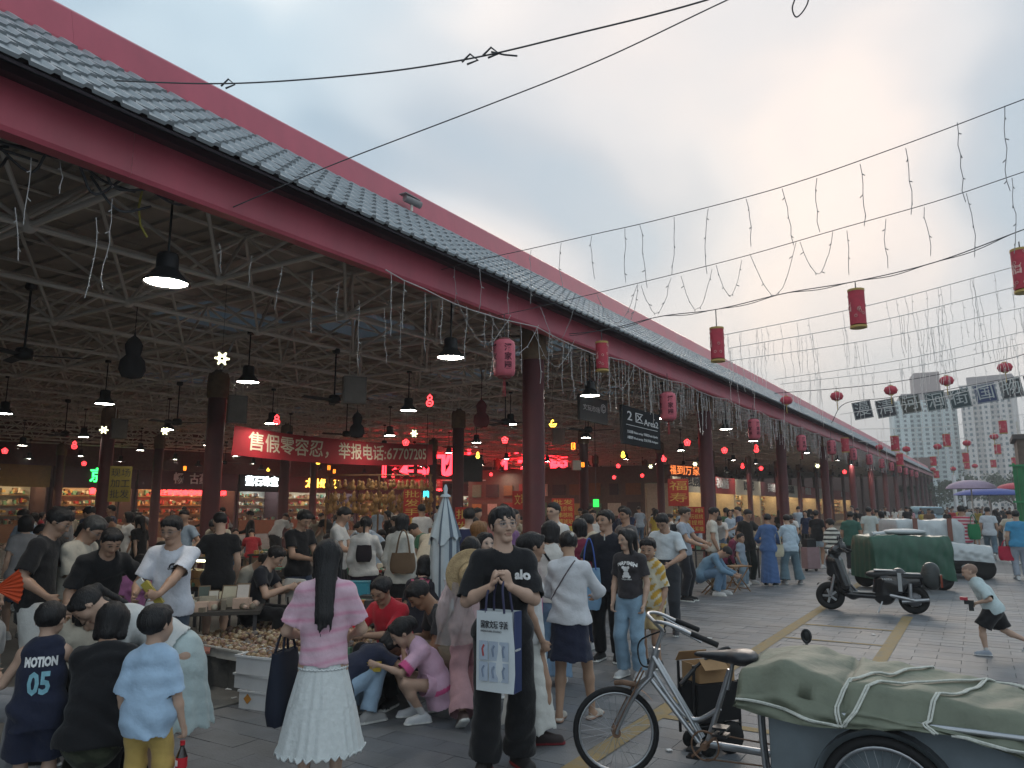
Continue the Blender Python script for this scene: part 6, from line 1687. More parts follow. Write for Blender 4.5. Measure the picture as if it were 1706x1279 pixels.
def parasol(label, px, depth, r, zc, h, col, seed):
    p = dp(px, depth); o = empty('parasol', p); tag(o, label, 'parasol', 'parasols over the street stalls'); n = 16
    b = MB(); P = []
    for k in range(7):
        t = k / 6; P.append([Vector((r * math.sin(t * 1.45) / math.sin(1.45) * math.cos(6.283 * j / n) * (1 if j % 2 else .965), r * math.sin(t * 1.45) / math.sin(1.45) * math.sin(6.283 * j / n) * (1 if j % 2 else .965), zc + h * (math.cos(t * 1.45) - .12) / .88)) for j in range(n)])
    b.grid(P, wrap=True); b.build('canopy', mat('canopy_%d' % seed, col, rough=.7, var=.08), o)
    MB().tube([(0, 0, 0), (0, 0, zc + h)], .03, 8).build('pole', M_STEEL, o)
    b = MB()
    for j in range(8): a = .785 * j; b.tube([(0, 0, zc + h * .3), (r * .9 * math.cos(a), r * .9 * math.sin(a), zc + .06)], .012, 4)
    b.build('rib', M_STEEL, o)
parasol('big mauve parasol over the far street stalls', 1621, 36, 1.12, 2.62, .42, (.36, .27, .36), 1)
parasol('wide blue parasol behind the mauve one', 1650, 40, 1.75, 2.38, .36, (.07, .10, .32), 2)
parasol('bright red parasol at the far right behind the blue one', 1700, 48, 1.3, 2.9, .4, (.45, .05, .08), 3)
uc = dp(742, 8.4); um = tag(empty('closed_umbrella', uc), 'closed blue and grey striped market umbrella standing beside the stalls', 'umbrella'); n = 32
M_U1, M_U2 = mat('umbrella_pale', (.44, .50, .53), rough=.8, var=.1), mat('umbrella_dark', (.10, .13, .17), rough=.8, var=.1)
for part, prof in (('skirt', [(.14, .62), (.155, .80), (.16, 1.1), (.15, 1.36), (.13, 1.50)]), ('cape', [(.175, 1.38), (.13, 1.56), (.07, 1.74), (.03, 1.86)])):
    b = MB(); vs = []; P = []
    for r, z in prof: P.append([Vector((r * (1 + .10 * math.sin(j * math.pi / 2 + z * 3)) * math.cos(6.283 * j / n), r * (1 + .10 * math.sin(j * math.pi / 2 + z * 3)) * math.sin(6.283 * j / n), z + (.05 * math.sin(j * .9) if z == prof[0][1] else 0))) for j in range(n)])
    b.grid(P, wrap=True); b.m = [(1 if (i % n) % 4 == 1 else 0) for i in range(len(b.f))]; b.build(part, [M_U1, M_U2], um)
MB().tube([(0, 0, 0), (0, 0, 1.92)], .02, 8).build('pole', M_STEEL, um); MB().lathe([(.06, 1.86), (.055, 1.88), (.02, 1.90), (.025, 1.96), (.01, 2.0)], n=12).build('finial', M_U1, um)
NUT = [mat('nut_%d' % k, c, rough=.55, var=.2, vscale=40) for k, c in enumerate([(.26, .17, .09), (.36, .27, .16), (.19, .11, .06), (.44, .36, .25), (.13, .07, .05), (.33, .22, .17), (.17, .15, .14)])]
pl = tag(empty('stone_platform', (-6.35, 6.7, 0.004)), 'low stone kerb platform carrying the heap of nuts', 'platform'); M_STONE = mat('kerb_block', (.11, .11, .105), rough=.8, var=.3, vscale=5, bump=.3, bscale=30)
for k in range(6): MB().box((-1.25 + .5 * k, -1.62, .14 + r6.uniform(-.004, .004)), (.49, .24, .28)).build('stone_block', M_STONE, pl)
for k in range(6): MB().box((1.40, -1.24 + .5 * k, .14 + r6.uniform(-.004, .004)), (.2, .49, .28)).build('stone_block', M_STONE, pl)
MB().box((0, .15, .13), (2.6, 3.2, .25)).build('core', M_STONE, pl)
hp_ = empty('nut_heap', (-6.25, 7.0, .30)); tag(hp_, 'broad heap of brown and tan carved nuts and beads on the stone platform', 'nut heap')
def heap(b, x0, x1, y0, y1, n, zf, r0, r1, rs, mats=7):
    for _ in range(n):
        x, y = rs.uniform(x0, x1), rs.uniform(y0, y1); r = rs.uniform(r0, r1); b.mi = rs.randrange(mats)
        b.blob((x, y, zf(x, y) + rs.uniform(-.2, .6) * r), (r, r * rs.uniform(.7, 1), r * rs.uniform(.7, 1.1)), 6, 3, rs.uniform(0, 3))
hz = lambda x, y: .02 + .11 * max(0, min(1, (y + 1.7) / 2.2)) + .05 * math.sin(x * 3.1 + 1) * max(0, min(1, (y + 1.6))) + .02 * math.sin(y * 9)
b = MB(); P = [[Vector((-1.25 + 2.4 * i / 20, -1.72 + 3.3 * j / 24, hz(-1.25 + 2.4 * i / 20, -1.72 + 3.3 * j / 24) - .012)) for j in range(25)] for i in range(21)]; b.grid(P); heap(b, -1.25, 1.15, -1.72, 1.5, 3700, hz, .021, .038, r6)
q = b.build('nuts', NUT, hp_); q['kind'] = 'stuff'
M_TRAY = mat('tray_white', (.55, .55, .52), rough=.5, var=.12)
def tray(p, w, d, h, label, m=M_TRAY, rz=0.0, group=None, name='tray', cat='tray'):
    o = empty(name, p, rz); tag(o, label, cat, group); b = MB()
    for s in (-1, 1): b.box((0, s * (d / 2 - .008), h / 2), (w, .014, h)); b.box((s * (w / 2 - .008), 0, h / 2), (.014, d - .032, h))
    b.box((0, 0, .008), (w - .03, d - .03, .014)); b.build('tray_body', m, o)
    b = MB()
    for s in (-1, 1): b.box((0, s * (d / 2 + .002), h - .008), (w + .02, .022, .016)); b.box((s * (w / 2 + .002), 0, h - .008), (.022, d - .02, .0155))
    b.build('rim', m, o); return o
for k in range(4):
    o = tray((-7.15 + .43 * k, 5.13 - .03 * k, .285), .42, .30, .10, ['white tray at the left end of the nut heap', 'second white tray in front of the nut heap', 'third white tray in front of the nut heap', 'white tray at the right end of the nut heap'][k], rz=-.02, group='white trays along the nut heap')
    b = MB(); heap(b, -.19, .19, -.13, .13, 110, lambda x, y: .085, .018, .03, r6); q = b.build('nuts', NUT, o); q['kind'] = 'stuff'
def crate(p, w, d, h, label, m, fill=None, rz=.1, name='crate', cat='crate'):
    o = tray(p, w, d, h, label, m, rz, None, name, cat)
    if fill: b = MB(); heap(b, -w * .44, w * .44, -d * .42, d * .42, fill, lambda x, y: h * .9, .018, .032, r6); q = b.build('nuts', NUT, o); q['kind'] = 'stuff'
    return o
M_FOAM = mat('foam_white', (.62, .63, .64), rough=.75, var=.06)
c0 = dp(462, 6.95)
crate(c0 + Vector((-.02, 0, .0)), .36, .28, .155, 'white printed carton on the ground below the foam crates', M_FOAM, None, .15, 'carton', 'carton')
MB().box((0, -.002, 0), (.06, .004, .06), R=Matrix.Rotation(.78, 3, 'Y')).build('logo', mat('logo_orange', (.5, .22, .04), rough=.6), bpy.context.scene.objects['carton'], (-.08, -.143, .085))
crate(c0 + Vector((-.05, .02, .157)), .46, .32, .13, 'lower white foam crate on the carton', M_FOAM, None, .05)
crate(c0 + Vector((-.02, .0, .289)), .44, .32, .16, 'upper white foam crate full of nuts', M_FOAM, 130, .12)
def table(p, w, d, h, rz, label, cloth, seed, n=60, pal=None, name='market_table'):
    o = empty(name, p, rz); tag(o, label, 'stall table'); rs = random.Random(seed)
    MB().box((0, 0, h - .02), (w, d, .04)).build('table_top', mat('tabletop_%d' % (seed % 4), cloth, rough=.8, var=.15), o)
    for sx_ in (-1, 1):
        for sy in (-1, 1): MB().box((sx_ * (w / 2 - .05), sy * (d / 2 - .05), (h - .04) / 2), (.04, .04, h - .04)).build('leg', M_DARKG, o)
    b = MB()
    if pal is None: pal = GM
    for _ in range(n):
        b.mi = rs.randrange(len(pal)); s = (rs.uniform(.05, .2), rs.uniform(.05, .18), rs.uniform(.02, .12))
        b.box((rs.uniform(-.46, .46) * w, rs.uniform(-.45, .45) * d, h + s[2] / 2), s, rz=rs.uniform(-.3, .3))
    for _ in range(n): b.mi = rs.randrange(len(pal)); b.blob((rs.uniform(-.46, .46) * w, rs.uniform(-.45, .45) * d, h + .03), rs.uniform(.02, .05), 6, 4)
    q = b.build('goods', pal, o); q['kind'] = 'stuff'; return o
PALE = [mat('card_%d' % k, c, rough=.6, var=.1) for k, c in enumerate([(.5, .48, .42), (.42, .38, .30), (.55, .40, .32), (.20, .17, .13), (.35, .33, .30)])]
tq = dp(362, 8.9); jt = table(tq, 1.15, .9, .60, YAW + .25, 'table spread with pale jewellery cards left of the nut heap', (.06, .055, .05), 31, 46, PALE)
for k, (px, dpt, w, h, c, lb) in enumerate([(392, 9.0, .22, .24, (.50, .47, .36), 'framed pale display card leaning on the jewellery table'), (412, 8.85, .15, .28, (.46, .43, .40), 'narrow grey display card leaning at the right of the table'), (365, 9.15, .12, .16, (.55, .54, .48), 'small white display card leaning on the table'), (350, 9.3, .14, .20, (.04, .07, .06), 'dark printed display card at the back of the table'), (378, 9.4, .22, .12, (.56, .50, .34), 'cream display box at the back of the table')]):
    p = dp(px, dpt); o = tag(empty('display_card', (p.x, p.y, .612), YAW + .1 + .1 * k), lb, 'display card'); R = Matrix.Rotation(-.45, 3, 'X')
    MB().box((0, .05, h / 2 * .9), (w, .02, h), R=R).build('frame', mat('frame_wood', (.14, .09, .05), rough=.5), o); coloured(MB().box((0, .038, h / 2 * .9), (w * .86, .01, h * .88), R=R).build('card', M_PLAST, o), c)
bx2 = dp(342, 10.2)
for k in range(26):
    x, y, z = (k % 7) * .085, (k // 7) % 2 * .11, (k // 14) * .11
    o = MB().box((0, 0, .05), (.078, .10, .10)).build('carved_block', M_PLAST, None, bx2 + Vector((x - .3, y, .70 + z)), (0, 0, YAW)); coloured(o, r6.choice([(.30, .17, .07), (.36, .22, .10), (.24, .13, .06)])); tag(o, 'small tan wooden block in the stacked row behind the jewellery table', 'wooden block', 'stacked tan wooden blocks')
table(bx2 + Vector((0, .1, 0)), .9, .5, .70, YAW, 'dark table carrying the stacked tan wooden blocks', (.05, .04, .035), 32, 4)
pb_ = dp(640, 7.2); bt_ = table(pb_, 1.1, .95, .34, YAW + .1, 'low black stall table with bead trays beside the squatting girl', (.025, .025, .028), 33, 26)
BEAD = [mat('bead_%d' % k, c, rough=.35, var=.1) for k, c in enumerate([(.45, .30, .12), (.50, .33, .05), (.35, .08, .05), (.14, .22, .25), (.40, .35, .30), (.10, .18, .10), (.45, .42, .10)])]
for k, (px, dpt, w) in enumerate([(600, 6.85, .30), (635, 6.75, .32), (672, 6.95, .30), (655, 7.35, .34), (612, 7.4, .32)]):
    p = dp(px, dpt); o = tray((p.x, p.y, .345), w, .24, .05, ['black bead tray at the left of the low stall', 'bead tray with yellow beads at the front of the low stall', 'bead tray beside the hands of the squatting girl', 'bead tray at the back right of the low stall', 'bead tray at the back left of the low stall'][k], M_BLKPL, YAW + .1, 'bead trays on the low stall')
    b = MB(); heap(b, -w * .44, w * .44, -.10, .10, 150, lambda x, y: .045, .012, .022, r6); q = b.build('beads', BEAD, o); q['kind'] = 'stuff'
for px, dpt, z, s, c, lb, nm in [(600, 9.3, .62, (.28, .2, .22), (.04, .25, .33), 'teal plastic box on the back of the bead stall', 'plastic_box'), (602, 8.6, .52, (.14, .1, .18), (.50, .17, .03), 'orange packet standing on the bead stall', 'packet'), (628, 6.5, .40, (.16, .12, .06), (.55, .40, .05), 'yellow packet on the low stall', 'packet')]:
    p = dp(px, dpt); o = empty(nm, (p.x, p.y, z), YAW); tag(o, lb, nm.replace('_', ' ')); coloured(MB().box((0, 0, s[2] / 2), s).build('box_body', M_PLAST, o), c); coloured(MB().box((0, 0, s[2] + .008), (s[0] * 1.04, s[1] * 1.04, .016)).build('lid', M_PLAST, o), tuple(q * .8 for q in c))
table(dp(606, 9.0), .9, .8, .60, YAW, 'dark table behind the bead stall carrying the teal box', (.04, .035, .03), 34, 30)
table(dp(606, 8.6) + Vector((0, 0, 0)), .5, .3, .50, YAW, 'narrow dark stand carrying the orange packet', (.05, .04, .03), 35, 0)
for k, (px, dpt, w, lb) in enumerate([(70, 9.6, 1.6, 'dark stall table at the left edge behind the standing men'), (210, 12.5, 1.8, 'stall table deep in the left bay'), (430, 11.8, 1.6, 'stall table in front of the second column'), (330, 15.5, 1.8, 'far stall table left of the second column'), (560, 12.2, 1.6, 'stall table under the red banner'), (690, 12.6, 1.6, 'stall table behind the closed umbrella'), (500, 17, 2, 'far stall table under the banner'), (840, 12.2, 1.5, 'stall table left of the nearest column'), (945, 13.2, 1.5, 'stall table right of the nearest column'), (1060, 15.8, 1.7, 'stall table behind the man in black'), (1125, 19, 1.8, 'stall table before the second column'), (1215, 19.5, 1.3, 'stall table beside the woman in the blue dress'), (1270, 24, 2, 'stall table behind the woman in the blue dress'), (620, 20, 2.2, 'far stall table below the gourd rack'), (760, 19, 2, 'far stall table in the middle of the hall'), (1345, 30, 2.4, 'farthest stall table along the eave')]):
    table(dp(px, dpt), w, .8, .72, YAW + r6.uniform(-.3, .3), lb, r6.choice([(.06, .05, .045), (.16, .03, .03), (.05, .06, .08), (.2, .17, .13)]), 40 + k, 60)
gr = tag(empty('gourd_rack', dp(630, 23), YAW), 'wooden rack hung with rows of tan dried gourds', 'rack')
for x in (-1.6, 0, 1.6): MB().tube([(x, 0, 0), (x, 0, 2.75)], .03, 6).build('post', M_WOOD, gr)
for z in (2.72, 2.3): MB().tube([(-1.65, 0, z), (1.65, 0, z)], .025, 6).build('rail', M_WOOD, gr)
gg = gourd_mesh(); gg.materials.append(mat('dried_gourd', (.36, .20, .07), rough=.45, var=.25, vscale=6))
for k in range(72):
    row = k // 24; q = Matrix.Rotation(YAW, 3, 'Z') @ Vector((-1.6 + (k % 24) * .139 + r6.uniform(-.03, .03), r6.uniform(-.15, .12), (2.42, 2.05, 1.75)[row] + r6.uniform(-.08, .08)))
    o = bpy.data.objects.new('dried_gourd', gg); COL.objects.link(o); o.location = gr.location + q; s = r6.uniform(.35, .55); o.scale = (s,) * 3; tag(o, f'tan dried gourd in the {("top", "middle", "bottom")[row]} row of the wooden rack, {["left end", "left of middle", "right of middle", "right end"][(k % 24) // 6]}', 'gourd', 'dried gourds on the rack')
M_GOLDTX = mat('poster_gold', (.60, .42, .10), rough=.6)
def poster(px, py, dist, w, h, body, label, m=None, tm=None):
    p = pz(px, py, dist); o = empty('price_board', (p.x, p.y, 0), math.atan2(-p.x, p.y)); tag(o, label, 'board')
    MB().box((0, 0, p.z), (w, .03, h)).build('board', m or mat('poster_red', (.40, .03, .02), rough=.6, var=.15), o)
    MB().tube([(0, .03, 0), (0, .03, p.z + h * .3)], .02, 6).build('post', M_DARKG, o)
    ls_ = body.split('/'); sz = h / (len(ls_) + .3)
    for k, l in enumerate(ls_): text('lettering', l, sz * .85, tm or M_GOLDTX, (0, -.02, p.z + h / 2 - sz * (k + .65)), 0, o, depth=.002, fit=w * .86)
poster(938, 853, 16, .48, .58, '批发/零售价格/手串核桃/蜜蜡琥珀', 'red price board with gold lettering right of the nearest column')
poster(1157, 866, 18, .46, .60, '手串/文玩核桃/菩提根/小叶紫檀', 'red price board held up before the second column')
poster(686, 846, 19, .42, .95, '批/发/手/串', 'tall red price board with gold lettering behind the closed umbrella')
poster(771, 868, 17, .35, .62, '批/发', 'narrow dark red board with gold lettering beside the blue backpack')
poster(878, 833, 18, .70, .44, '文玩专卖', 'wide red board behind the man in the pink shirt')
poster(200, 806, 24, .56, 1.0, '现场/加工/批发', 'yellow hanging pennant with black characters at the left', mat('pennant_yellow', (.22, .17, .03), rough=.7), M_BLACKPRINT)
poster(1130, 820, 34, .9, 1.2, '福/寿', 'orange red board far behind the Area2 sign')
for px, py, dist, c, lb in [(993, 838, 26, (.02, .6, .06), 'small bright green lit panel deep between the columns'), (710, 822, 26, (.05, .5, .6), 'small multicoloured lit panel behind the closed umbrella')]:
    p = pz(px, py, dist); o = tag(empty('lit_sign', p, math.atan2(-p.x, p.y)), lb, 'lit sign'); MB().box((0, 0, 0), (.2, .05, .26)).build('panel', mat('panel_%d' % px, c, emit=c, estr=1.1, var=0), o); MB().tube([(0, .05, 0), (0, .05, roofz(p.y) - p.z)], .01, 4).build('hanger', M_DARKG, o)
lb_ = tag(empty('light_bar', pz(337, 933, 11.5), YAW + .3), 'glowing tube lamp lying over the dark stall beside the man in white', 'tube lamp'); MB().tube([(-.19, 0, 0), (.19, 0, -.02)], .014, 8).build('tube', mat('tube_glow', (.8, .8, .5), emit=(1, .95, .55), estr=4, var=0), lb_); MB().box((0, .02, .03), (.42, .03, .03)).build('housing', M_DARKG, lb_); MB().tube([(0, .02, .02), (0, .3, -.2), (0, .3, -lb_.location.z)], .012, 5).build('stand', M_DARKG, lb_)
def stool(p, rz, w, d, h, seatm, label, group=None):
    o = empty('folding_stool', p, rz); tag(o, label, 'stool', group)
    MB().box((0, 0, h), (w, d, .022)).build('seat', seatm, o)
    for sy in (-1, 1):
        for s in (-1, 1): MB().tube([(-.42 * w * s, sy * (d / 2 - .03 - .015 * (s > 0)), .0), (.42 * w * s, sy * (d / 2 - .03 - .015 * (s > 0)), h - .012)], .013, 6).build('leg', M_WOOD, o)
    b = MB()
    for s in (-1, 1): b.tube([(s * .3 * w, -d / 2 + .04, .06), (s * .3 * w, d / 2 - .04, .06)], .010, 5)
    b.build('stretcher', M_WOOD, o)
stool(dp(330, 7.55), YAW + .35, .40, .30, .36, mat('seat_rose', (.30, .12, .09), rough=.8, var=.1), 'folding stool with dusty rose seat beside the nut heap')
for k, (px, dpt, lb) in enumerate([(1180, 15.6, 'low folding stool under the crouched person in denim'), (1222, 16.0, 'taller folding table stool beside the child in denim'), (1205, 17.2, 'folding stool behind the crouched person in denim')]): stool(dp(px, dpt), YAW + .5 * k, .42 if k != 1 else .55, .34, .36 if k != 1 else .52, M_WOOD, lb)
ch_ = tag(empty('office_chair', dp(520, 9.6), YAW + 2.6), 'white backed chair beside the seated man in black', 'chair'); MB().box((0, 0, .46), (.42, .42, .06)).build('seat', M_BLKPL, ch_)
F = Field(); F.cone(V3(-.14, .2, .62), V3(.14, .2, .62), .06, .06, k=.03, flat=.3, axis=V3(0, 1, 0)); F.cone(V3(-.14, .22, .80), V3(.14, .22, .80), .08, .08, k=.1, flat=.3, axis=V3(0, 1, 0)); mesh_obj('backrest', F.mesh('backrest', .015), M_TRAY, ch_)
for s in (-1, 1):
    for t in (-1, 1): MB().tube([(.17 * s, .17 * t, .44), (.2 * s, .2 * t, 0)], .014, 6).build('leg', M_BLKPL, ch_)
MB().tube([(-.12, .2, .45), (-.12, .22, .65)], .014, 6).tube([(.12, .2, .45), (.12, .22, .65)], .014, 6).build('back_frame', M_BLKPL, ch_)
for k, (px, py) in enumerate([(352, 1130), (382, 1148), (390, 1163), (1172, 1062), (1182, 1063), (1145, 1058), (1115, 1250), (1455, 1057), (984, 1117)]):
    p = gp(px, py, .006); o = MB().box((0, 0, .004), (r6.uniform(.03, .07), r6.uniform(.02, .05), .006), rz=r6.uniform(0, 3)).build('paper_scrap', M_WHITEPRINT, None, p); tag(o, 'small white paper scrap lying on the paving', 'paper scrap', 'paper scraps on the paving')
from mathutils.bvhtree import BVHTree
r7 = random.Random(77)
WHITE = (.62, .62, .62); BLACK = (.012, .012, .014); NAVY = (.018, .022, .045); DENIM = (.16, .25, .36); DDENIM = (.045, .06, .085); GREY = (.22, .22, .23); CREAMC = (.50, .46, .38); SKIN2 = (.36, .21, .14); SKIN3 = (.47, .31, .23)
def kid_of(root, name):
    for c in root.children:
        if c.name.split('.')[0] == name: return c
def bvh(o):
    me = o.data; return BVHTree.FromPolygons([v.co.copy() for v in me.vertices], [tuple(p.vertices) for p in me.polygons])
def decal(info, part, me, x, z, back=False, m=None, off=.004, name='print', tilt=0.0):
    """lay a flat print onto the cloth: x right, z up (person's own frame), pressed on from the front or the back"""
    o = kid_of(info['root'], part); t = bvh(o); me = me.copy(); s = 1 if back else -1; ct, st_ = math.cos(tilt), math.sin(tilt); d = Vector((0, 1 if back else -1, 0))
    for v in me.vertices:
        px, pz_ = v.co.x * ct - v.co.y * st_, v.co.x * st_ + v.co.y * ct
        p = Vector((x + s * px, (-1.2 if back else 1.2), z + pz_)); h = t.ray_cast(p, d)
        v.co = (h[0] - d * off) if h[0] is not None else Vector((p.x, 0, p.z))
    return mesh_obj(name, me, m or M_WHITEPRINT, info['root'])
def strap(info, part, p0, p1, back, col, w=.012, name='bag_strap', n=16):
    t = bvh(kid_of(info['root'], part)); d = Vector((0, 1 if back else -1, 0)); pts = []
    for k in range(n + 1):
        q = Vector(p0).lerp(Vector(p1), k / n); h = t.ray_cast(Vector((q.x, -1.2 if back else 1.2, q.z)), d)
        if h[0] is not None: pts.append(h[0] - d * w * .4)
    if len(pts) > 2: coloured(MB().tube(pts, w, 5).build(name, M_FABRIC, info['root']), col)
def world(info, p):
    r = info['root']; return Vector(r.location) + Matrix.Rotation(r.rotation_euler.z, 3, 'Z') @ Vector(p)
def rzw(info): return info['root'].rotation_euler.z
def bag(name, label, loc, rz, w, d, h, col, group=None, handles=None, hcol=None):
    o = empty(name, loc, rz); tag(o, label, 'bag', group); F = Field()
    b = MB(); n = 20; P = []
    for k in range(7):
        t = k / 6; sc = (.80, .97, 1.0, 1.0, .97, .93, .88)[k]; row = []
        for j in range(n):
            a = 6.283 * j / n; ca, sa = math.cos(a), math.sin(a); e = (abs(ca) ** 4 + abs(sa) ** 4) ** -.25
            row.append(Vector((w / 2 * sc * ca * e, d / 2 * sc * sa * e * (1 - .5 * t), -h / 2 + h * t + .006 * math.sin(a * 5 + t * 7))))
        P.append(row)
    b.grid(P, wrap=True); b._add(P[0][::-1], [tuple(range(n))]); b._add(P[-1], [tuple(range(n))]); coloured(b.build('bag_body', M_FABRIC, o), col)
    if handles:
        hb_ = MB()
        for s in (-1, 1): hb_.tube(spline([Vector((-w * .28, s * d * .2, h / 2 - .02)), Vector((-w * .16, s * d * .12, h / 2 + handles * .7)), Vector((0, s * d * .08, h / 2 + handles)), Vector((w * .16, s * d * .12, h / 2 + handles * .7)), Vector((w * .28, s * d * .2, h / 2 - .02))], 5), .008, 5)
        coloured(hb_.build('handle', M_FABRIC, o), hcol or col)
    return o
def stripes(freq, ca, cb, duty=.5, ph=0.0, soft=.25):
    def f(P, I):
        t = ((P - I['pel']) @ I['u']) * freq + ph; k = np.clip(((np.abs((t % 1) - .5) * 2) - (1 - duty)) / soft + .5, 0, 1)[:, None]
        return V3(*ca) * (1 - k) + V3(*cb) * k
    return f
man = person('tall man in black with round glasses holding a white and navy paper bag', 838, 5.35, 10, 1.735, seed=3, res=0.0105, fine=0.0048, fine_hands=True, skin=(.48, .315, .235), glasses=True,
    pose=dict(handR=(.075, .150, .705), handL=(.000, .165, .705), hdirR=(-.25, .25, .9), hdirL=(.38, .12, .9), palmR=(-.85, .1, .1), palmL=(.55, -.75, .1), curlR=42, curlL=48, elbowR=(.6, -.25, -1), elbowL=(-.7, -.1, -1), hyaw=14, hpitch=-6, hroll=3, hlevel=0,
              footR=(.075, .02, 0, -22), footL=(-.07, -.03, 0, 16)),
    stout=.92, top=dict(kind='tee', color=BLACK, loose=.028, hem=-.10, sleeve=.95, sw=1.2, wr=.006), bottom=dict(kind='pants', color=BLACK, loose=.03, cuff=.05, end=.93, wr=.007),
    hair=dict(kind='short', fringe=.17, big=1.02), shoes=(.022, .02, .02), sole=(.30, .03, .03), sockcol=(.55, .55, .55), sockh=.10)
decal(man, 'shirt', text_mesh('alo', .085, 0, .004), -.115, 1.285, False)
bo = empty('paper_bag', world(man, (.075, .275, .575)), rzw(man) + RAD(-38)); tag(bo, 'white and navy paper tote bag held in front of the man in black', 'bag')
M_BAGW = mat('bag_white', (.60, .64, .66), rough=.6, var=.05, bump=.15, bscale=6); M_BAGN = mat('bag_navy', (.035, .05, .13), rough=.55, var=.08)
bw, bd, bh = .275, .115, .50
b = MB(); R = []
for z in (0, .12, .28, .42, bh):
    q = .012 * math.sin(z * 9); R.append([Vector((-bw / 2 - q, bd / 2, z)), Vector((-.05, bd / 2 + .012 + q, z)), Vector((.06, bd / 2 + .006, z)), Vector((bw / 2, bd / 2, z))])
b.grid(R, smooth=True); b.quad(*[(x, -bd / 2, z) for x, z in ((-bw / 2, 0), (bw / 2, 0), (bw / 2, bh), (-bw / 2, bh))]); b.build('bag_front', M_BAGW, bo)
b = MB()
for s in (-1, 1):
    x = s * bw / 2; b.grid([[Vector((x, -bd / 2, z)), Vector((x - s * .018, 0, z)), Vector((x, bd / 2, z))] for z in (0, .25, bh)], smooth=False)
b.quad((-bw / 2, -bd / 2, 0), (bw / 2, -bd / 2, 0), (bw / 2, bd / 2, 0), (-bw / 2, bd / 2, 0)); b.build('bag_side', M_BAGN, bo)
for y in (-bd / 2, bd / 2): MB().tube(spline([Vector((-.07, y, bh - .01)), Vector((-.05, y * .8, bh + .14)), Vector((-.02, y * .3 - .05, bh + .235)), Vector((.03, y * .3 - .05, bh + .235)), Vector((.06, y * .8, bh + .12)), Vector((.07, y, bh - .01))], 6), .008, 6).build('handle', mat('bag_strap', (.05, .05, .10), rough=.8), bo)
M_GP = mat('grey_print', (.22, .27, .36), rough=.7); M_RP = mat('red_print', (.40, .07, .07), rough=.7)
text('lettering', '国家文玩 字派', .052, M_BLACKPRINT, (-.005, bd / 2 + .019, .415), RAD(180), bo, depth=.001, bold=.001, fit=.20)
text('lettering', 'WENWAN STUDIO', .018, M_BLACKPRINT, (.02, bd / 2 + .019, .375), RAD(180), bo, depth=.001)
for k in range(6):
    x, z = -.075 + .075 * (k % 3), .255 - .13 * (k // 3); MB().box((x, bd / 2 + .0165, z), (.066, .002, .118)).build('picture_print', mat('pale_print', (.40, .46, .55), rough=.7), bo)
    MB().tube([(x, bd / 2 + .018, z - .035), (x + .008, bd / 2 + .018, z + .01), (x - .004, bd / 2 + .018, z + .035)], .007, 5).build('figure_print', M_GP if k != 2 else M_RP, bo)
text('lettering', 'MUSEUM', .02, M_WHITEPRINT, (-bw / 2 - .002, 0, .26), RAD(-90), bo, depth=.001)
w2 = person('woman with long black hair in a pink striped tee and tiered white skirt', 537, 4.75, 176, 1.545, seed=4, res=.0112, fem=True, stout=.86, skin=SKIN3,
    pose=dict(handR=(.10, .16, .60), handL=(-.10, .15, .60), elbowR=(.6, -.5, -.6), elbowL=(-.6, -.5, -.6), hpitch=12, footR=(.06, 0, 0, -4), footL=(-.06, .01, 0, 4)),
    top=dict(kind='tee', color=(1, 1, 1), loose=.026, hem=.0, sleeve=.78, sw=1.2, wr=.004, colfn=lambda P, I: V3(.62, .42, .50) + (V3(.58, .22, .33) - V3(.62, .42, .50)) * (np.clip(1 - np.abs((((P[:, 2] - .02 * np.sin(P[:, 0] * 9)) * 11.5) % 1) - .5) * 5, 0, 1) * .75 + .10 * np.sin(P[:, 2] * 120))[:, None]),
    bottom=dict(kind='skirt', color=(.58, .6, .6), hem=.42, flare=.10, loose=.0, name='underskirt'), hair=dict(kind='long', len=.225, sp=1.15, front=.5, off=.06), shoes=(.5, .5, .5))
M_SKIRT = mat('gauze_white', (.60, .63, .63), rough=.9, var=.06, vscale=30, bump=.5, bscale=26, sheen=.2)
sk = empty('skirt', (0, 0, 0), 0, w2['root']); sk.scale = (.87, .87, 1); P = []; rs = np.random.RandomState(5); n = 120
for (z0, a0, b0), (z1, a1, b1), nf, amp, pp in (((.985, .115, .095), (.78, .160, .132), 11, .003, 1.), ((.786, .163, .135), (.565, .225, .19), 13, .005, 2.), ((.575, .23, .195), (.315, .290, .255), 17, .008, 3.)):
    rows = []
    for k in range(11):
        t = k / 10; row = []
        for j in range(n):
            a = 6.2832 * j / n; f = amp * (.25 + t) * (math.sin(a * nf + 2.2 * math.sin(a * 5 + pp)) + .5 * math.sin(a * nf * 1.7 + pp)); z = z0 + (z1 - z0) * t
            if k in (9, 10) and z1 < .4: z += .012 * math.sin(a * 31 + pp)
            row.append(Vector(((a0 + (a1 - a0) * t + f) * math.cos(a), (b0 + (b1 - b0) * t + f) * math.sin(a) + .0, z)))
        rows.append(row)
    b = MB(); b.grid(rows, wrap=True); b.build('tier', M_SKIRT, sk)
    b = MB(); b.tube([q + Vector((q.x * .02, q.y * .02, .004 * math.sin(i * 1.9))) for i, q in enumerate(rows[10 if z1 < .4 else 0])], .007, 5, closed=True); b.build('ruffle', M_SKIRT, sk)
bag('shoulder_bag', 'dark navy bag hanging on the left of the woman in the tiered skirt', world(w2, (-.24, .10, .66)), rzw(w2) + 1.2, .30, .14, .42, (.012, .016, .03), None, .12)
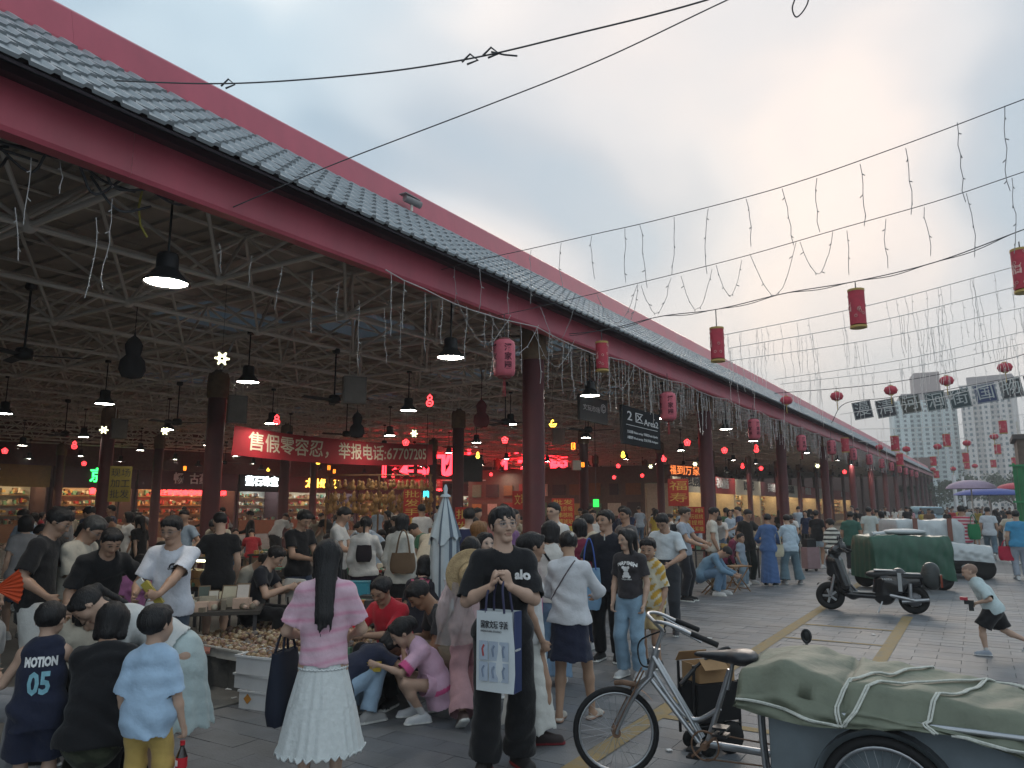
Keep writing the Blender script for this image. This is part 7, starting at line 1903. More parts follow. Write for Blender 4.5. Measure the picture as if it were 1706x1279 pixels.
k3 = person('small boy in a pale blue tee and yellow trousers, seen from behind', 243, 4.4, 158, 1.17, seed=5, res=.0112, kid=True, stout=.88, skin=SKIN3, head=1.06,
    pose=dict(handR=(.17, .03, .405), curlR=55, hyaw=-25, hpitch=-4, footR=(.07, 0, 0, -10)), top=dict(kind='tee', color=(.36, .50, .66), loose=.026, hem=-.10, sleeve=.95, sw=1.12, wr=.006),
    bottom=dict(kind='pants', color=(.52, .36, .11), loose=.014), hair=dict(kind='short', big=1.04), shoes=(.5, .5, .5))
wr = k3['arm'][1][1]; bt2 = empty('cola_bottle', world(k3, (wr[0], wr[1] + .02, .37)), 0); tag(bt2, 'dark cola bottle with red label held by the small boy in blue', 'bottle')
MB().lathe([(.02, 0), (.031, .006), (.031, .05), (.027, .08), (.031, .11), (.031, .15), (.012, .20), (.012, .215)], n=16).build('bottle_body', mat('cola', (.018, .008, .006), rough=.12, spec=.6, coat=.5), bt2, (0, 0, -.16))
MB().lathe([(.0318, .095), (.0318, .15)], n=16, cap=False).build('label', mat('label_red', (.50, .02, .03), rough=.4), bt2, (0, 0, -.16)); MB().lathe([(.0135, .212), (.0135, .235)], n=12).build('cap', mat('label_red'), bt2, (0, 0, -.16))
MB().box((0, -.0322, .122), (.02, .002, .03)).build('label_patch', M_WHITEPRINT, bt2, (0, 0, -.16))
k4 = person('boy in a navy basketball jersey numbered 05, arm held out', 60, 4.55, 172, 1.18, seed=6, res=.0112, kid=True, stout=.9, skin=SKIN3,
    pose=dict(handR=(.30, .17, .63), elbowR=(.3, -.2, -1), hdirR=(.8, .5, .0), palmR=(0, 0, -1), curlR=8, handL=(-.22, .16, .66), elbowL=(-.4, -.3, -1), hyaw=-12, hpitch=8), top=dict(kind='tank', color=NAVY, loose=.03, hem=-.11, wr=.006),
    bottom=dict(kind='shorts', color=NAVY, loose=.03, end=1.0, flare=.012), hair=dict(kind='short', big=1.02), shoes=(.4, .4, .4))
decal(k4, 'shirt', text_mesh('MOTION', .07, 0, .004, 'CENTER', .165), 0.0, .865, True); decal(k4, 'shirt', text_mesh('05', .165, 0, .006, 'CENTER', .115), -.0, .745, True, M_CYANPRINT)
camo = lambda P: np.where((np.sin(P[:, 0:1] * 40 + 3 * np.sin(P[:, 2:3] * 33)) + np.sin(P[:, 2:3] * 52 + 2 * np.sin(P[:, 1:2] * 41)) > .5), V3(.05, .055, .035), np.where(np.sin(P[:, 1:2] * 61 + P[:, 2:3] * 47) > .2, V3(.022, .022, .016), V3(.03, .036, .022)))
sit = dict(pel=(0, 0, .29), footR=(.10, .20, 0, -6), footL=(-.10, .20, 0, 6))
person('person in black with camouflage trousers sitting with back turned in the left foreground', 150, 4.55, 165, 1.58, seed=7, res=.0128, fem=True, pose=dict(pel=(0, 0, .275), lean=9, bend=8, hpitch=14, footR=(.13, .20, 0, -10), footL=(-.13, .22, 0, 10), handR=(.10, .30, .38), handL=(-.10, .30, .38)),
    top=dict(kind='long', color=BLACK, loose=.04, hem=-.03, wr=.007), bottom=dict(kind='pants', color=(1, 1, 1), colfn=camo, loose=.025), hair=dict(kind='bob'), shoes=BLACK)
person('woman with a pale blue face mask bending over beside the boy in the jersey', 100, 4.9, 70, 1.56, seed=8, res=.0128, fem=True, skin=SKIN3, pose=dict(pel=(0, 0, .30), lean=28, bend=15, hpitch=12, footR=(.10, .2, 0, -5), footL=(-.1, .2, 0, 5), handR=(.10, .34, .52), handL=(-.02, .36, .50)),
    top=dict(kind='long', color=(.02, .02, .022), loose=.03), bottom=dict(kind='pants', color=BLACK), hair=dict(kind='bun'), shoes=BLACK)
person('child in a white tee, hand at the mouth, behind the jersey boy', 114, 5.6, 35, 1.42, seed=9, res=.0128, kid=True, skin=SKIN3, pose=dict(pel=(0, 0, .34), lean=8, bend=8, hpitch=14, footR=(.10, .2, 0, -5), footL=(-.1, .2, 0, 5), handR=(.04, .15, .715), hdirR=(-.2, .1, .9), curlR=60, handL=(-.10, .24, .52)),
    top=dict(kind='tee', color=CREAMC, loose=.03), bottom=dict(kind='shorts', color=DDENIM), hair=dict(kind='bob', fringe=True), shoes=WHITE)
w7 = person('woman in a white cardigan bending far over the stall at the left, pale green skirt', 290, 5.0, -98, 1.60, seed=10, res=.0128, fem=True, skin=SKIN3, pose=dict(pel=(0, -.03, .51), lean=50, bend=14, hpitch=12, hyaw=14, hlevel=.15, handR=(.07, .22, .36), handL=(-.06, .24, .37), elbowR=(.4, -.2, -1), elbowL=(-.4, -.2, -1), footR=(.06, 0, 0, -5), footL=(-.05, .03, 0, 4)),
    top=dict(kind='long', color=(.55, .56, .55), loose=.028, hem=.05, wr=.007), bottom=dict(kind='skirt', color=(.42, .50, .50), hem=.24, flare=.175, sway=(0, .01, 0), fold=.012, nf=13), hair=dict(kind='pony', len=.24, drape=(.3, -.55, -.35)), shoes=WHITE)
fr_ = MB(); rs = random.Random(3)
for k in range(46): a = 6.283 * k / 46; fr_.tube([(.235 * math.cos(a), .19 * math.sin(a), .60 + .03 * math.sin(a * 3)), (.245 * math.cos(a + .03), .20 * math.sin(a), .53 + rs.uniform(-.01, .01))], .006, 4)
q = fr_.build('fringe', M_SKIRT, w7['root']); q['kind'] = 'stuff'
m8 = person('man in a white tee and glasses behind the bending woman, holding a yellow packet', 279, 6.9, -18, 1.665, seed=11, res=.0128, glasses=True, pose=dict(hpitch=16, hyaw=-12, handR=(.12, .18, .60), handL=(-.02, .27, .595), elbowR=(.7, -.4, -1), elbowL=(-.7, -.4, -1), hdirL=(.4, .6, .1), curlL=60), top=dict(kind='tee', color=(.58, .60, .66), loose=.026, hem=-.04, sleeve=.80, sw=1.15, wr=.006), bottom=dict(kind='pants', color=DDENIM), hair=dict(kind='short'), shoes=(.2, .2, .2))
decal(m8, 'shirt', text_mesh('⌒', .09, 0, .004), -.04, 1.235, False, M_BLACKPRINT); decal(m8, 'shirt', text_mesh('QUENGU', .022, 0, .001), -.04, 1.205, False, M_BLACKPRINT)
pk = tag(empty('packet', world(m8, (.03, .36, 1.02)), rzw(m8)), 'yellow and clear packet in the hands of the man in white', 'packet'); MB().box((0, 0, 0), (.06, .04, .24), R=Matrix.Rotation(.7, 3, 'Y')).build('packet_body', mat('packet_yellow', (.42, .34, .06), rough=.3), pk); MB().box((.10, 0, .085), (.05, .03, .08), R=Matrix.Rotation(.7, 3, 'Y')).build('packet_top', M_TRAY, pk)
person('stout man in a black tee leaning down over the left stall', 150, 7.1, 18, 1.63, seed=12, res=.0142, stout=1.15, pose=dict(lean=20, bend=10, hpitch=10, handR=(.17, .16, .47), handL=(-.24, .22, .56), elbowL=(-.8, -.3, -.6)), top=dict(kind='tee', color=BLACK, loose=.03, hem=-.08, sleeve=.85, sw=1.2, wr=.006), bottom=dict(kind='pants', color=BLACK, loose=.02), hair=dict(kind='short'), shoes=BLACK)
m10 = person('grey haired man in a beige tee and glasses with bowed head at the left', 112, 7.3, 58, 1.70, seed=13, res=.0142, glasses=True, pose=dict(hpitch=34, bend=10, handR=(.10, .12, .44), handL=(-.14, .10, .44)), top=dict(kind='tee', color=(.42, .39, .33), loose=.028, hem=-.05, sleeve=.82, sw=1.15), bottom=dict(kind='pants', color=(.05, .045, .04), loose=.02), hair=dict(kind='short', color=(.05, .05, .05)), shoes=BLACK)
m11 = person('young man in a black tee and white basketball shorts looking down at the left edge', 56, 7.0, 68, 1.76, seed=14, res=.0142, glasses=True, pose=dict(hpitch=26, bend=6, handR=(.14, .10, .55), handL=(-.05, .27, .62), elbowL=(-.3, -.6, -.6), curlL=15), top=dict(kind='tee', color=BLACK, loose=.03, hem=-.11, sleeve=.85, sw=1.15), bottom=dict(kind='shorts', color=(.60, .60, .58), loose=.03, end=.98, flare=.014), hair=dict(kind='short'), shoes=WHITE)
me_ = MB()
for R_ in (.045,): me_.tube([(R_ * math.cos(t), R_ * math.sin(t), 0) for t in np.linspace(0, 6.28, 21)[:-1]], .005, 4, closed=True)
for a in (-.02, 0.02): me_.tube([(a, -.04, 0), (a * .4, 0, 0), (a, .04, 0)], .004, 4)
me_.tube([(-.045, 0, 0), (.045, 0, 0)], .004, 4); decal(m11, 'shorts', me_.mesh('ball_print'), -.02, .72, False, M_BLACKPRINT)
of = tag(empty('paper_fan', dp(4, 5.0) + Vector((0, 0, 1.22)), YAW), 'bright orange red paper fan poking in at the left edge', 'fan'); b = MB()
for k in range(7): a0, a1 = -.5 + .17 * k, -.5 + .17 * (k + 1); b.quad((0, 0, 0), (.20 * math.cos(a0), .0, .20 * math.sin(a0)), (.20 * math.cos((a0 + a1) / 2), -.012, .20 * math.sin((a0 + a1) / 2)), (.20 * math.cos(a1), 0, .20 * math.sin(a1)))
b.build('fan_leaf', mat('fan_orange', (.55, .07, .02), rough=.7), of); MB().tube([(0, 0, 0), (-.12, 0, -.05)], .008, 5).build('fan_handle', M_WOOD, of)
person('seated person in grey at the extreme left beside the orange fan', -52, 5.2, 60, 1.6, seed=15, res=.016, pose=dict(sit), top=dict(kind='tee', color=(.30, .30, .30), loose=.02), bottom=dict(kind='pants', color=GREY), hair=dict(kind='short'), shoes=BLACK)
r14 = person('seated woman in a red tee facing left across the bead stall', 660, 7.3, -36, 1.66, seed=16, res=.0142, fem=True, stout=1.15, skin=SKIN2, pose=dict(pel=(0, 0, .22), lean=14, bend=10, hpitch=14, footR=(.12, .2, 0, -8), footL=(-.12, .2, 0, 8), handR=(.10, .31, .37), handL=(-.02, .33, .38), elbowR=(.8, -.2, -.6), elbowL=(-.8, -.2, -.6)), top=dict(kind='tee', color=(.48, .02, .035), loose=.028, hem=-.04, sleeve=.9, sw=1.15, wr=.006), bottom=dict(kind='pants', color=BLACK), hair=dict(kind='bun'), shoes=BLACK)
stool(dp(670, 7.5), YAW, .36, .30, .27, M_WOOD, 'low stool under the seated woman in red')
g15 = person('little girl in a pink dress squatting at the bead stall', 712, 6.55, -78, 1.36, seed=17, res=.0112, kid=True, fem=True, skin=SKIN3, sockcol=(.6, .6, .6), sockh=.10, pose=dict(pel=(0, -.06, .20), lean=22, bend=16, hpitch=14, footR=(.08, .06, 0, -4), footL=(-.08, .04, 0, 4), kneeR=(.35, 1, .4), kneeL=(-.35, 1, .4), handR=(.06, .30, .33), handL=(-.06, .32, .35), elbowR=(.5, -.2, -.8), elbowL=(-.5, -.2, -.8)),
    top=dict(kind='tee', color=(1, 1, 1), loose=.035, hem=-.12, flare=.02, sleeve=.9, sw=1.2, colfn=lambda P, I: np.where(((np.minimum(np.linalg.norm(P - I['arm'][1][0], axis=1), np.linalg.norm(P - I['arm'][-1][0], axis=1)) < .105) | (np.abs((P - I['pel']) @ I['u'] + .02) < .018))[:, None], V3(.62, .10, .26), V3(.62, .40, .52))),
    bottom=dict(kind='shorts', color=(.62, .40, .52), loose=.02, end=.5), hair=dict(kind='bun'), shoes=(.55, .56, .58))
m16 = person('tanned man in khaki shorts crouching behind the girl in pink', 758, 7.0, -74, 1.70, seed=18, res=.0142, skin=(.30, .165, .10), pose=dict(pel=(0, -.04, .24), lean=24, bend=14, hpitch=18, footR=(.10, .10, 0, -6), footL=(-.10, .16, 0, 6), kneeR=(.3, 1, .5), kneeL=(-.3, 1, .5), handR=(.10, .26, .34), handL=(-.05, .28, .30)), top=dict(kind='tee', color=(.03, .03, .033), loose=.02), bottom=dict(kind='shorts', color=(.25, .19, .13), loose=.02), hair=dict(kind='short'), shoes=(.45, .45, .45), sockcol=(.55, .55, .55), sockh=.09)
w17 = person('woman in a pink outfit walking away with a straw hat on her back', 784, 6.5, 188, 1.50, seed=19, res=.0128, fem=True, skin=SKIN3, pose=dict(pel=(0, 0, .515), footR=(.04, .10, 0, -6), footL=(-.06, -.16, .03, 6, 30), handR=(.14, .16, .62), handL=(-.16, .08, .52), hyaw=-10, lean=4), top=dict(kind='long', color=(.56, .42, .44), loose=.026, hem=-.04, wr=.006), bottom=dict(kind='pants', color=(.46, .27, .29), loose=.022, cuff=.062, end=.98, wr=.007), hair=dict(kind='long', len=.10, sp=1.05), shoes=(.12, .08, .07))
hat = tag(empty('straw_hat', world(w17, (-.03, -.165, 1.20)), rzw(w17)), 'round straw hat hanging on the back of the woman in pink', 'hat'); MB().lathe([(.085, .07), (.10, .045), (.105, .0), (.16, -.004), (.205, .004), (.21, .0), (.16, -.012), (.10, -.008)], n=28, R=Matrix.Rotation(RAD(98), 3, 'X')).build('hat_body', mat('straw', (.50, .36, .20), rough=.85, var=.15, vscale=30, bump=.6, bscale=90), hat); MB().lathe([(.107, .004), (.1065, .026)], n=24, cap=False, R=Matrix.Rotation(RAD(98), 3, 'X')).build('hat_band', mat('straw_band', (.42, .30, .16), rough=.8), hat)
lace = MB(); rs = random.Random(9); P = []
for k in range(13):
    t = k / 12; row = []
    for j in range(15): u = j / 14 - .5; row.append(Vector((-.13 - .03 * t + u * (.24 + .10 * t) + .02 * math.sin(t * 9 + j), -.155 - .05 * t + .02 * math.sin(j * 1.9 + t * 4) + .06 * abs(u), 1.13 - .50 * t + .05 * abs(u))))
    P.append(row)
lace.grid(P); lc = lace.build('lace_shawl', mat('lace', (.52, .44, .42), rough=.9, bump=.6, bscale=60, alpha=.5), w17['root'])
person('woman in a long white skirt mostly hidden behind the man in black', 880, 5.95, 100, 1.55, seed=20, res=.0142, fem=True, pose=dict(hpitch=12, footR=(.05, .05, 0, -5), footL=(-.05, -.05, 0, 5)), top=dict(kind='tee', color=WHITE, loose=.02), bottom=dict(kind='skirt', color=(.60, .60, .57), hem=.075, flare=.16, fold=.014, nf=9), hair=dict(kind='bun'), shoes=(.03, .02, .02), sole=(.3, .03, .04))
w19 = person('woman in a white long sleeved top and short navy skirt, hair clipped up', 950, 6.5, 168, 1.545, seed=21, res=.0112, fem=True, skin=(.42, .265, .18), sandal=True, pose=dict(handR=(.10, .22, .63), handL=(-.10, .21, .60), elbowR=(.8, -.3, -.6), elbowL=(-.8, -.3, -.6), hpitch=20, hyaw=18, footR=(.10, .08, 0, -14), footL=(-.06, -.02, 0, 10)), top=dict(kind='long', color=(.56, .57, .60), loose=.030, hem=-.01, sleeve=.9, wr=.006, cuff=.98), bottom=dict(kind='skirt', color=(.022, .026, .05), hem=.315, flare=.125, fold=.006, nf=7), hair=dict(kind='bun', at=(0, -.46, .10)), shoes=(.50, .47, .42), sole=(.35, .22, .16))
strap(w19, 'shirt', (.06, 0, 1.30), (-.16, 0, .96), True, (.10, .08, .09), .006)
MB().lathe([(.012, -.004), (.018, 0), (.012, .004)], w19['hp'](.10, -.60, .22), 12, Matrix.Rotation(RAD(90), 3, 'X')).build('hair_clip', M_TRAY, w19['root'])
w20 = person('woman with long dark hair, white top and jeans behind the one in the navy skirt', 918, 7.75, 175, 1.61, seed=22, res=.0142, fem=True, pose=dict(hpitch=16, handR=(.12, .18, .62), handL=(-.14, .02, .45)), top=dict(kind='long', color=(.55, .53, .50), loose=.022, hem=-.02), bottom=dict(kind='pants', color=DENIM, loose=.03, cuff=.06, end=.98), hair=dict(kind='bob'), shoes=(.6, .6, .58))
strap(w20, 'shirt', (-.09, 0, 1.34), (.14, 0, 1.02), True, BLACK, .012); bag('pink_bag', 'bright pink cloth bag hanging behind the woman in the navy skirt', world(w20, (-.20, -.12, .78)), rzw(w20), .26, .12, .46, (.60, .20, .36), None, .2)
m21 = person('man in a black polo shirt carrying a blue drawstring bag, looking left', 1014, 8.95, -14, 1.70, seed=23, res=.0142, stout=1.08, pose=dict(hyaw=-32, hpitch=-2, handR=(.13, .16, .60), hdirR=(-.7, .5, .1), curlR=55, elbowR=(.6, -.5, -.8)), top=dict(kind='tee', color=(.014, .015, .022), loose=.022, hem=-.06, sleeve=.85, sw=1.12), bottom=dict(kind='pants', color=(.012, .012, .014), loose=.018), hair=dict(kind='short', big=1.0), shoes=BLACK)
MB().box((0, .125, 1.40), (.012, .008, .07)).build('zip', M_TRAY, m21['root']); bag('drawstring_bag', 'pale blue drawstring bag held by the man in the black polo', world(m21, (.16, .23, .82)), rzw(m21) + .3, .27, .13, .46, (.20, .34, .50), None, .34, (.06, .12, .40))
w22 = person('young woman in a charcoal printed tee and blue jeans with long hair', 1052, 8.1, -22, 1.515, seed=24, res=.0128, fem=True, skin=SKIN3, pose=dict(hyaw=-32, hpitch=8), top=dict(kind='tee', color=(.040, .036, .040), loose=.015, hem=.01, sleeve=.72, sw=1.05), bottom=dict(kind='pants', color=(.22, .33, .43), loose=.016, cuff=.040), hair=dict(kind='long', len=.15, front=.6, sp=1.1), shoes=(.5, .5, .5))
for k, chx in enumerate('CARPEMEN'): x = (k - 3.5) * .028; decal(w22, 'shirt', text_mesh(chx, .046, 0, .002), -x, 1.165 - 2.2 * x * x, False)
b = MB()
for c, r in (((0, 0, 0), .030), ((-.03, .02, 0), .016), ((.03, .02, 0), .016), ((0, -.05, 0), .034), ((-.032, -.075, 0), .016), ((.032, -.075, 0), .016)): b._add([(c[0] + r * math.cos(t), c[1] + r * math.sin(t), 0) for t in np.linspace(0, 6.283, 13)[:-1]], [tuple(range(12))])
decal(w22, 'shirt', b.mesh('dog_print'), 0, 1.10, False, None, .009); decal(w22, 'shirt', text_mesh('Carpe diem', .024, 0, .0005), 0, 1.00, False)
person('child in a yellow and white patterned outfit behind the woman in charcoal', 1086, 8.6, -30, 1.40, seed=25, res=.0142, kid=True, pose=dict(hyaw=15, hpitch=10), top=dict(kind='tee', color=(1, 1, 1), loose=.03, hem=-.06, sleeve=.9, colfn=lambda P, I: np.where((np.sin(P[:, 0:1] * 45 + P[:, 2:3] * 20) * np.sin(P[:, 2:3] * 42 + P[:, 1:2] * 31) > .15), V3(.50, .30, .05), V3(.58, .54, .42))), bottom=dict(kind='shorts', color=(.50, .38, .20), loose=.02, end=.95), hair=dict(kind='short'), shoes=BLACK)
m24 = person('man lifting a white tee over his belly, in dark jeans', 1113, 10.7, -10, 1.68, seed=26, res=.0155, pose=dict(hpitch=30, hyaw=-14, bend=6, handR=(.12, .13, .56), hdirR=(-.8, .4, 0), palmR=(0, -1, 0), handL=(-.06, .17, .585), elbowR=(.9, -.3, -.4), elbowL=(-.9, -.3, -.4)), top=dict(kind='tee', color=(.52, .57, .60), loose=.022, hem=.085, sleeve=.8, sw=1.15), bottom=dict(kind='pants', color=(.035, .038, .045), loose=.02), hair=dict(kind='short'), shoes=(.03, .03, .035), sole=(.65, .65, .63))
m25 = person('man with a backpack in a grey blue tee, turned left', 1142, 14.4, 70, 1.74, seed=27, res=.017, pose=dict(handR=(.08, .22, .60), handL=(-.05, .24, .62), hpitch=12), top=dict(kind='tee', color=(.30, .34, .40), loose=.018, hem=-.03), bottom=dict(kind='pants', color=(.02, .02, .025), loose=.015), hair=dict(kind='short', color=(.04, .035, .03)), shoes=BLACK)
bag('backpack', 'dark backpack on the man in the grey blue tee', world(m25, (0, -.19, 1.22)), rzw(m25), .28, .16, .40, (.03, .03, .035))
mid = [
 dict(label='man in a white tee and tan trousers before the second column', px=1190, depth=16, face=100, H=1.74, pose=dict(hpitch=14), top=dict(kind='tee', color=(.55, .52, .46), loose=.022), bottom=dict(kind='pants', color=(.23, .18, .12), loose=.02)),
 dict(label='man in a black tee holding out an arm beside the woman in the blue dress', px=1248, depth=17.6, face=40, H=1.70, pose=dict(hpitch=22, handL=(-.24, .20, .60), elbowL=(-.4, -.6, -.5)), top=dict(kind='tee', color=(.02, .018, .016), loose=.03, hem=-.07), bottom=dict(kind='pants', color=(.015, .02, .018), loose=.02)),
 dict(label='small child in a grey top and wide jeans left of the blue dress', px=1238, depth=17.0, face=60, H=1.15, kid=True, top=dict(kind='tee', color=(.25, .30, .36), loose=.02), bottom=dict(kind='pants', color=(.17, .23, .28), loose=.035, cuff=.06)),
 dict(label='woman in a long blue dress seen from behind', px=1284, depth=17.1, face=170, H=1.60, fem=True, pose=dict(hpitch=18, handR=(.10, .2, .6), handL=(-.16, .16, .60)), top=dict(kind='long', color=(.075, .14, .30), loose=.03, hem=-.05, cw=.9), bottom=dict(kind='skirt', color=(.075, .14, .30), hem=.045, flare=.135, fold=.01, nf=9), hair=dict(kind='bun')),
 dict(label='woman in a pale blue shirt and teal jeans right of the blue dress', px=1320, depth=17.5, face=205, H=1.58, fem=True, pose=dict(hpitch=12, lean=6, footR=(.14, .02, 0, -14), footL=(-.10, .0, 0, 8), handL=(-.1, .2, .7)), top=dict(kind='long', color=(.42, .52, .60), loose=.03, hem=-.06), bottom=dict(kind='pants', color=(.13, .20, .24), loose=.03, cuff=.06), hair=dict(kind='bun')),
 dict(label='crouched person in denim on a low folding stool', px=1172, depth=15.5, face=80, H=1.66, pose=dict(pel=(0, 0, .24), lean=30, bend=20, hpitch=30, footR=(.1, .18, 0, -5), footL=(-.1, .22, 0, 5), handR=(.1, .4, .25), handL=(-.1, .4, .25)), top=dict(kind='long', color=(.14, .24, .34), loose=.03), bottom=dict(kind='pants', color=(.12, .20, .30), loose=.025)),
 dict(label='person in a maroon top sitting behind the folding stools', px=1216, depth=18.5, face=70, H=1.62, fem=True, pose=dict(sit, lean=15, bend=10, hpitch=24), top=dict(kind='long', color=(.20, .035, .08), loose=.02), bottom=dict(kind='pants', color=BLACK)),
 dict(label='boy in a black and white striped tee standing behind the scooter', px=1392, depth=18.5, face=200, H=1.46, kid=True, pose=dict(hpitch=10, hyaw=20), top=dict(kind='tee', color=(1, 1, 1), loose=.04, hem=-.13, sleeve=1.0, colfn=stripes(9.5, (.60, .58, .52), (.02, .02, .022), .42)), bottom=dict(kind='shorts', color=(.5, .48, .42), loose=.02)),
 dict(label='woman in a black tee and pale denim shorts beyond the striped boy', px=1366, depth=22, face=170, H=1.66, fem=True, top=dict(kind='tee', color=BLACK, loose=.03, hem=-.06), bottom=dict(kind='shorts', color=(.36, .44, .50), loose=.02, end=.6), hair=dict(kind='bun')),
 dict(label='person in a dark green tee seen from behind by the green cart', px=1424, depth=20.5, face=175, H=1.62, stout=1.15, top=dict(kind='tee', color=(.04, .11, .085), loose=.03, hem=-.08, sw=1.2), bottom=dict(kind='pants', color=(.03, .03, .035), loose=.02)),
 dict(label='man in a pale tee and dark shorts left of the silver sheeted three wheeler', px=1455, depth=24, face=185, H=1.74, top=dict(kind='tee', color=(.46, .50, .48), loose=.03), bottom=dict(kind='shorts', color=BLACK, loose=.02)),
 dict(label='woman in a pale blue tee beside the silver sheeted three wheeler', px=1476, depth=25, face=165, H=1.62, fem=True, top=dict(kind='tee', color=(.40, .48, .56), loose=.03), bottom=dict(kind='skirt', color=(.5, .5, .48), hem=.2, flare=.11), hair=dict(kind='bob')),
 dict(label='man in a red and white striped tee with a green shoulder bag, walking away', px=1612, depth=20.3, face=172, H=1.78, pose=dict(footR=(.05, .06, 0, -6), footL=(-.06, -.04, 0, 6), hyaw=10), top=dict(kind='tee', color=(1, 1, 1), loose=.03, hem=-.07, sleeve=.95, colfn=stripes(11, (.58, .50, .50), (.40, .035, .07), .55)), bottom=dict(kind='pants', color=(.36, .40, .40), loose=.03, cuff=.06), shoes=(.05, .06, .08)),
 dict(label='man in a white tee and blue jeans walking away, heel raised', px=1655, depth=25.5, face=178, H=1.74, pose=dict(footR=(.06, -.20, .06, -6, 45), footL=(-.05, .08, 0, 6)), top=dict(kind='tee', color=(.50, .54, .58), loose=.03, hem=-.06), bottom=dict(kind='pants', color=(.10, .15, .19), loose=.022), shoes=(.4, .42, .42)),
 dict(label='person in a bright blue tee with a red bag at the right edge', px=1704, depth=18.5, face=190, H=1.66, top=dict(kind='tee', color=(.06, .26, .44), loose=.03), bottom=dict(kind='pants', color=(.30, .33, .38), loose=.02)),
 dict(label='woman with dark cap of hair in a black top walking by the mauve parasol', px=1668, depth=29, face=185, H=1.66, fem=True, top=dict(kind='tee', color=(.03, .03, .035), loose=.02), bottom=dict(kind='pants', color=(.05, .05, .06), loose=.02), hair=dict(kind='long', len=.14)),
 dict(label='man in a black cap and tee looking down at his phone under the banner', px=494, depth=10.4, face=38, H=1.72, pose=dict(hpitch=30, handR=(.05, .2, .62), handL=(-.03, .22, .63)), top=dict(kind='tee', color=(.012, .012, .014), loose=.025, hem=-.04), bottom=dict(kind='pants', color=(.04, .055, .09), loose=.02), hair=dict(kind='short', big=1.06)),
 dict(label='woman in a white shirt and black shorts with a small backpack under the banner', px=604, depth=10.6, face=170, H=1.62, fem=True, pose=dict(hpitch=18, handR=(.14, .22, .58)), top=dict(kind='long', color=(.54, .53, .51), loose=.035, hem=-.02, cuff=.5), bottom=dict(kind='shorts', color=(.03, .02, .035), loose=.03, end=.6), hair=dict(kind='pony', len=.10)),
 dict(label='woman in an open white shirt and long black skirt with a brown shoulder bag', px=664, depth=10.2, face=150, H=1.66, fem=True, pose=dict(hpitch=14), top=dict(kind='long', color=(.54, .54, .50), loose=.035, hem=-.07), bottom=dict(kind='skirt', color=(.012, .012, .014), hem=.12, flare=.12), hair=dict(kind='bob')),
 dict(label='man in a white vest with a navy backpack behind the closed umbrella', px=780, depth=11.5, face=178, H=1.72, top=dict(kind='tank', color=(.55, .55, .54), loose=.02), bottom=dict(kind='pants', color=(.04, .05, .07), loose=.02)),
 dict(label='man in a dusty pink shirt above the crowd left of the nearest column', px=836, depth=13.0, face=10, H=1.80, pose=dict(hyaw=20, hpitch=20), top=dict(kind='tee', color=(.42, .18, .17), loose=.03), bottom=dict(kind='pants', color=GREY)),
 dict(label='man in a black shirt sitting in profile beside the white backed chair', px=414, depth=9.3, face=70, H=1.70, pose=dict(pel=(0, 0, .30), lean=12, bend=10, hpitch=20, footR=(.1, .22, 0, 0), footL=(-.1, .22, 0, 0), handR=(.08, .28, .47), handL=(-.04, .30, .47)), top=dict(kind='tee', color=(.015, .016, .022), loose=.025), bottom=dict(kind='pants', color=BLACK)),
 dict(label='person in a cream top bent over left of the man in black on the chair', px=384, depth=10.6, face=60, H=1.66, pose=dict(sit, lean=24, bend=16, hpitch=30), top=dict(kind='tee', color=(.50, .46, .38), loose=.03), bottom=dict(kind='pants', color=BLACK)),
 dict(label='woman in a black tee with a pink heart seated behind the woman in red', px=694, depth=8.3, face=150, H=1.6, fem=True, pose=dict(sit, lean=10, hpitch=16), top=dict(kind='tee', color=(.02, .02, .028), loose=.02), bottom=dict(kind='pants', color=BLACK), hair=dict(kind='bob'), heart=True),
 dict(label='person in pale jeans crouching behind the tiered skirt', px=572, depth=6.45, face=120, H=1.55, fem=True, pose=dict(pel=(0, -.05, .17), lean=46, bend=16, hpitch=22, footR=(.10, .08, 0, -4), footL=(-.10, .10, 0, 4), handR=(.1, .3, .35), handL=(-.1, .3, .35)), top=dict(kind='tee', color=(.02, .025, .05), loose=.025), bottom=dict(kind='pants', color=(.30, .42, .55), loose=.02), hair=dict(kind='bob')),
 dict(label='person with orange brown hair in a white tee behind the man in black', px=796, depth=8.8, face=130, H=1.58, fem=True, top=dict(kind='tee', color=(.52, .54, .58), loose=.02), bottom=dict(kind='pants', color=GREY), hair=dict(kind='bob', color=(.20, .09, .03))),
 dict(label='dark haired woman half hidden at the shoulder of the man in black', px=806, depth=7.3, face=30, H=1.50, fem=True, skin=(.52, .37, .29), top=dict(kind='tee', color=(.05, .05, .06), loose=.02), bottom=dict(kind='pants', color=GREY), hair=dict(kind='bob')),
 dict(label='man in a black bucket hat of hair and cream shirt between the columns', px=985, depth=11.5, face=-60, H=1.64, pose=dict(hpitch=18), top=dict(kind='tee', color=(.42, .38, .30), loose=.02), bottom=dict(kind='pants', color=GREY), hair=dict(kind='short', big=1.12)),
 dict(label='woman with a maroon scarf right of the nearest column', px=968, depth=9.6, face=160, H=1.60, fem=True, top=dict(kind='long', color=(.20, .03, .06), loose=.02), bottom=dict(kind='pants', color=NAVY), hair=dict(kind='bob')),
 dict(label='man in a grey checked shirt behind the man in the black polo', px=1046, depth=13, face=-50, H=1.72, top=dict(kind='tee', color=(.14, .13, .13), loose=.025), bottom=dict(kind='pants', color=GREY)),
 dict(label='woman in a lilac top sitting far back beside the man in white', px=212, depth=9.2, face=20, H=1.58, fem=True, pose=dict(sit, lean=14, hpitch=20), top=dict(kind='tee', color=(.32, .12, .26), loose=.02), bottom=dict(kind='pants', color=BLACK), hair=dict(kind='bob')),
]
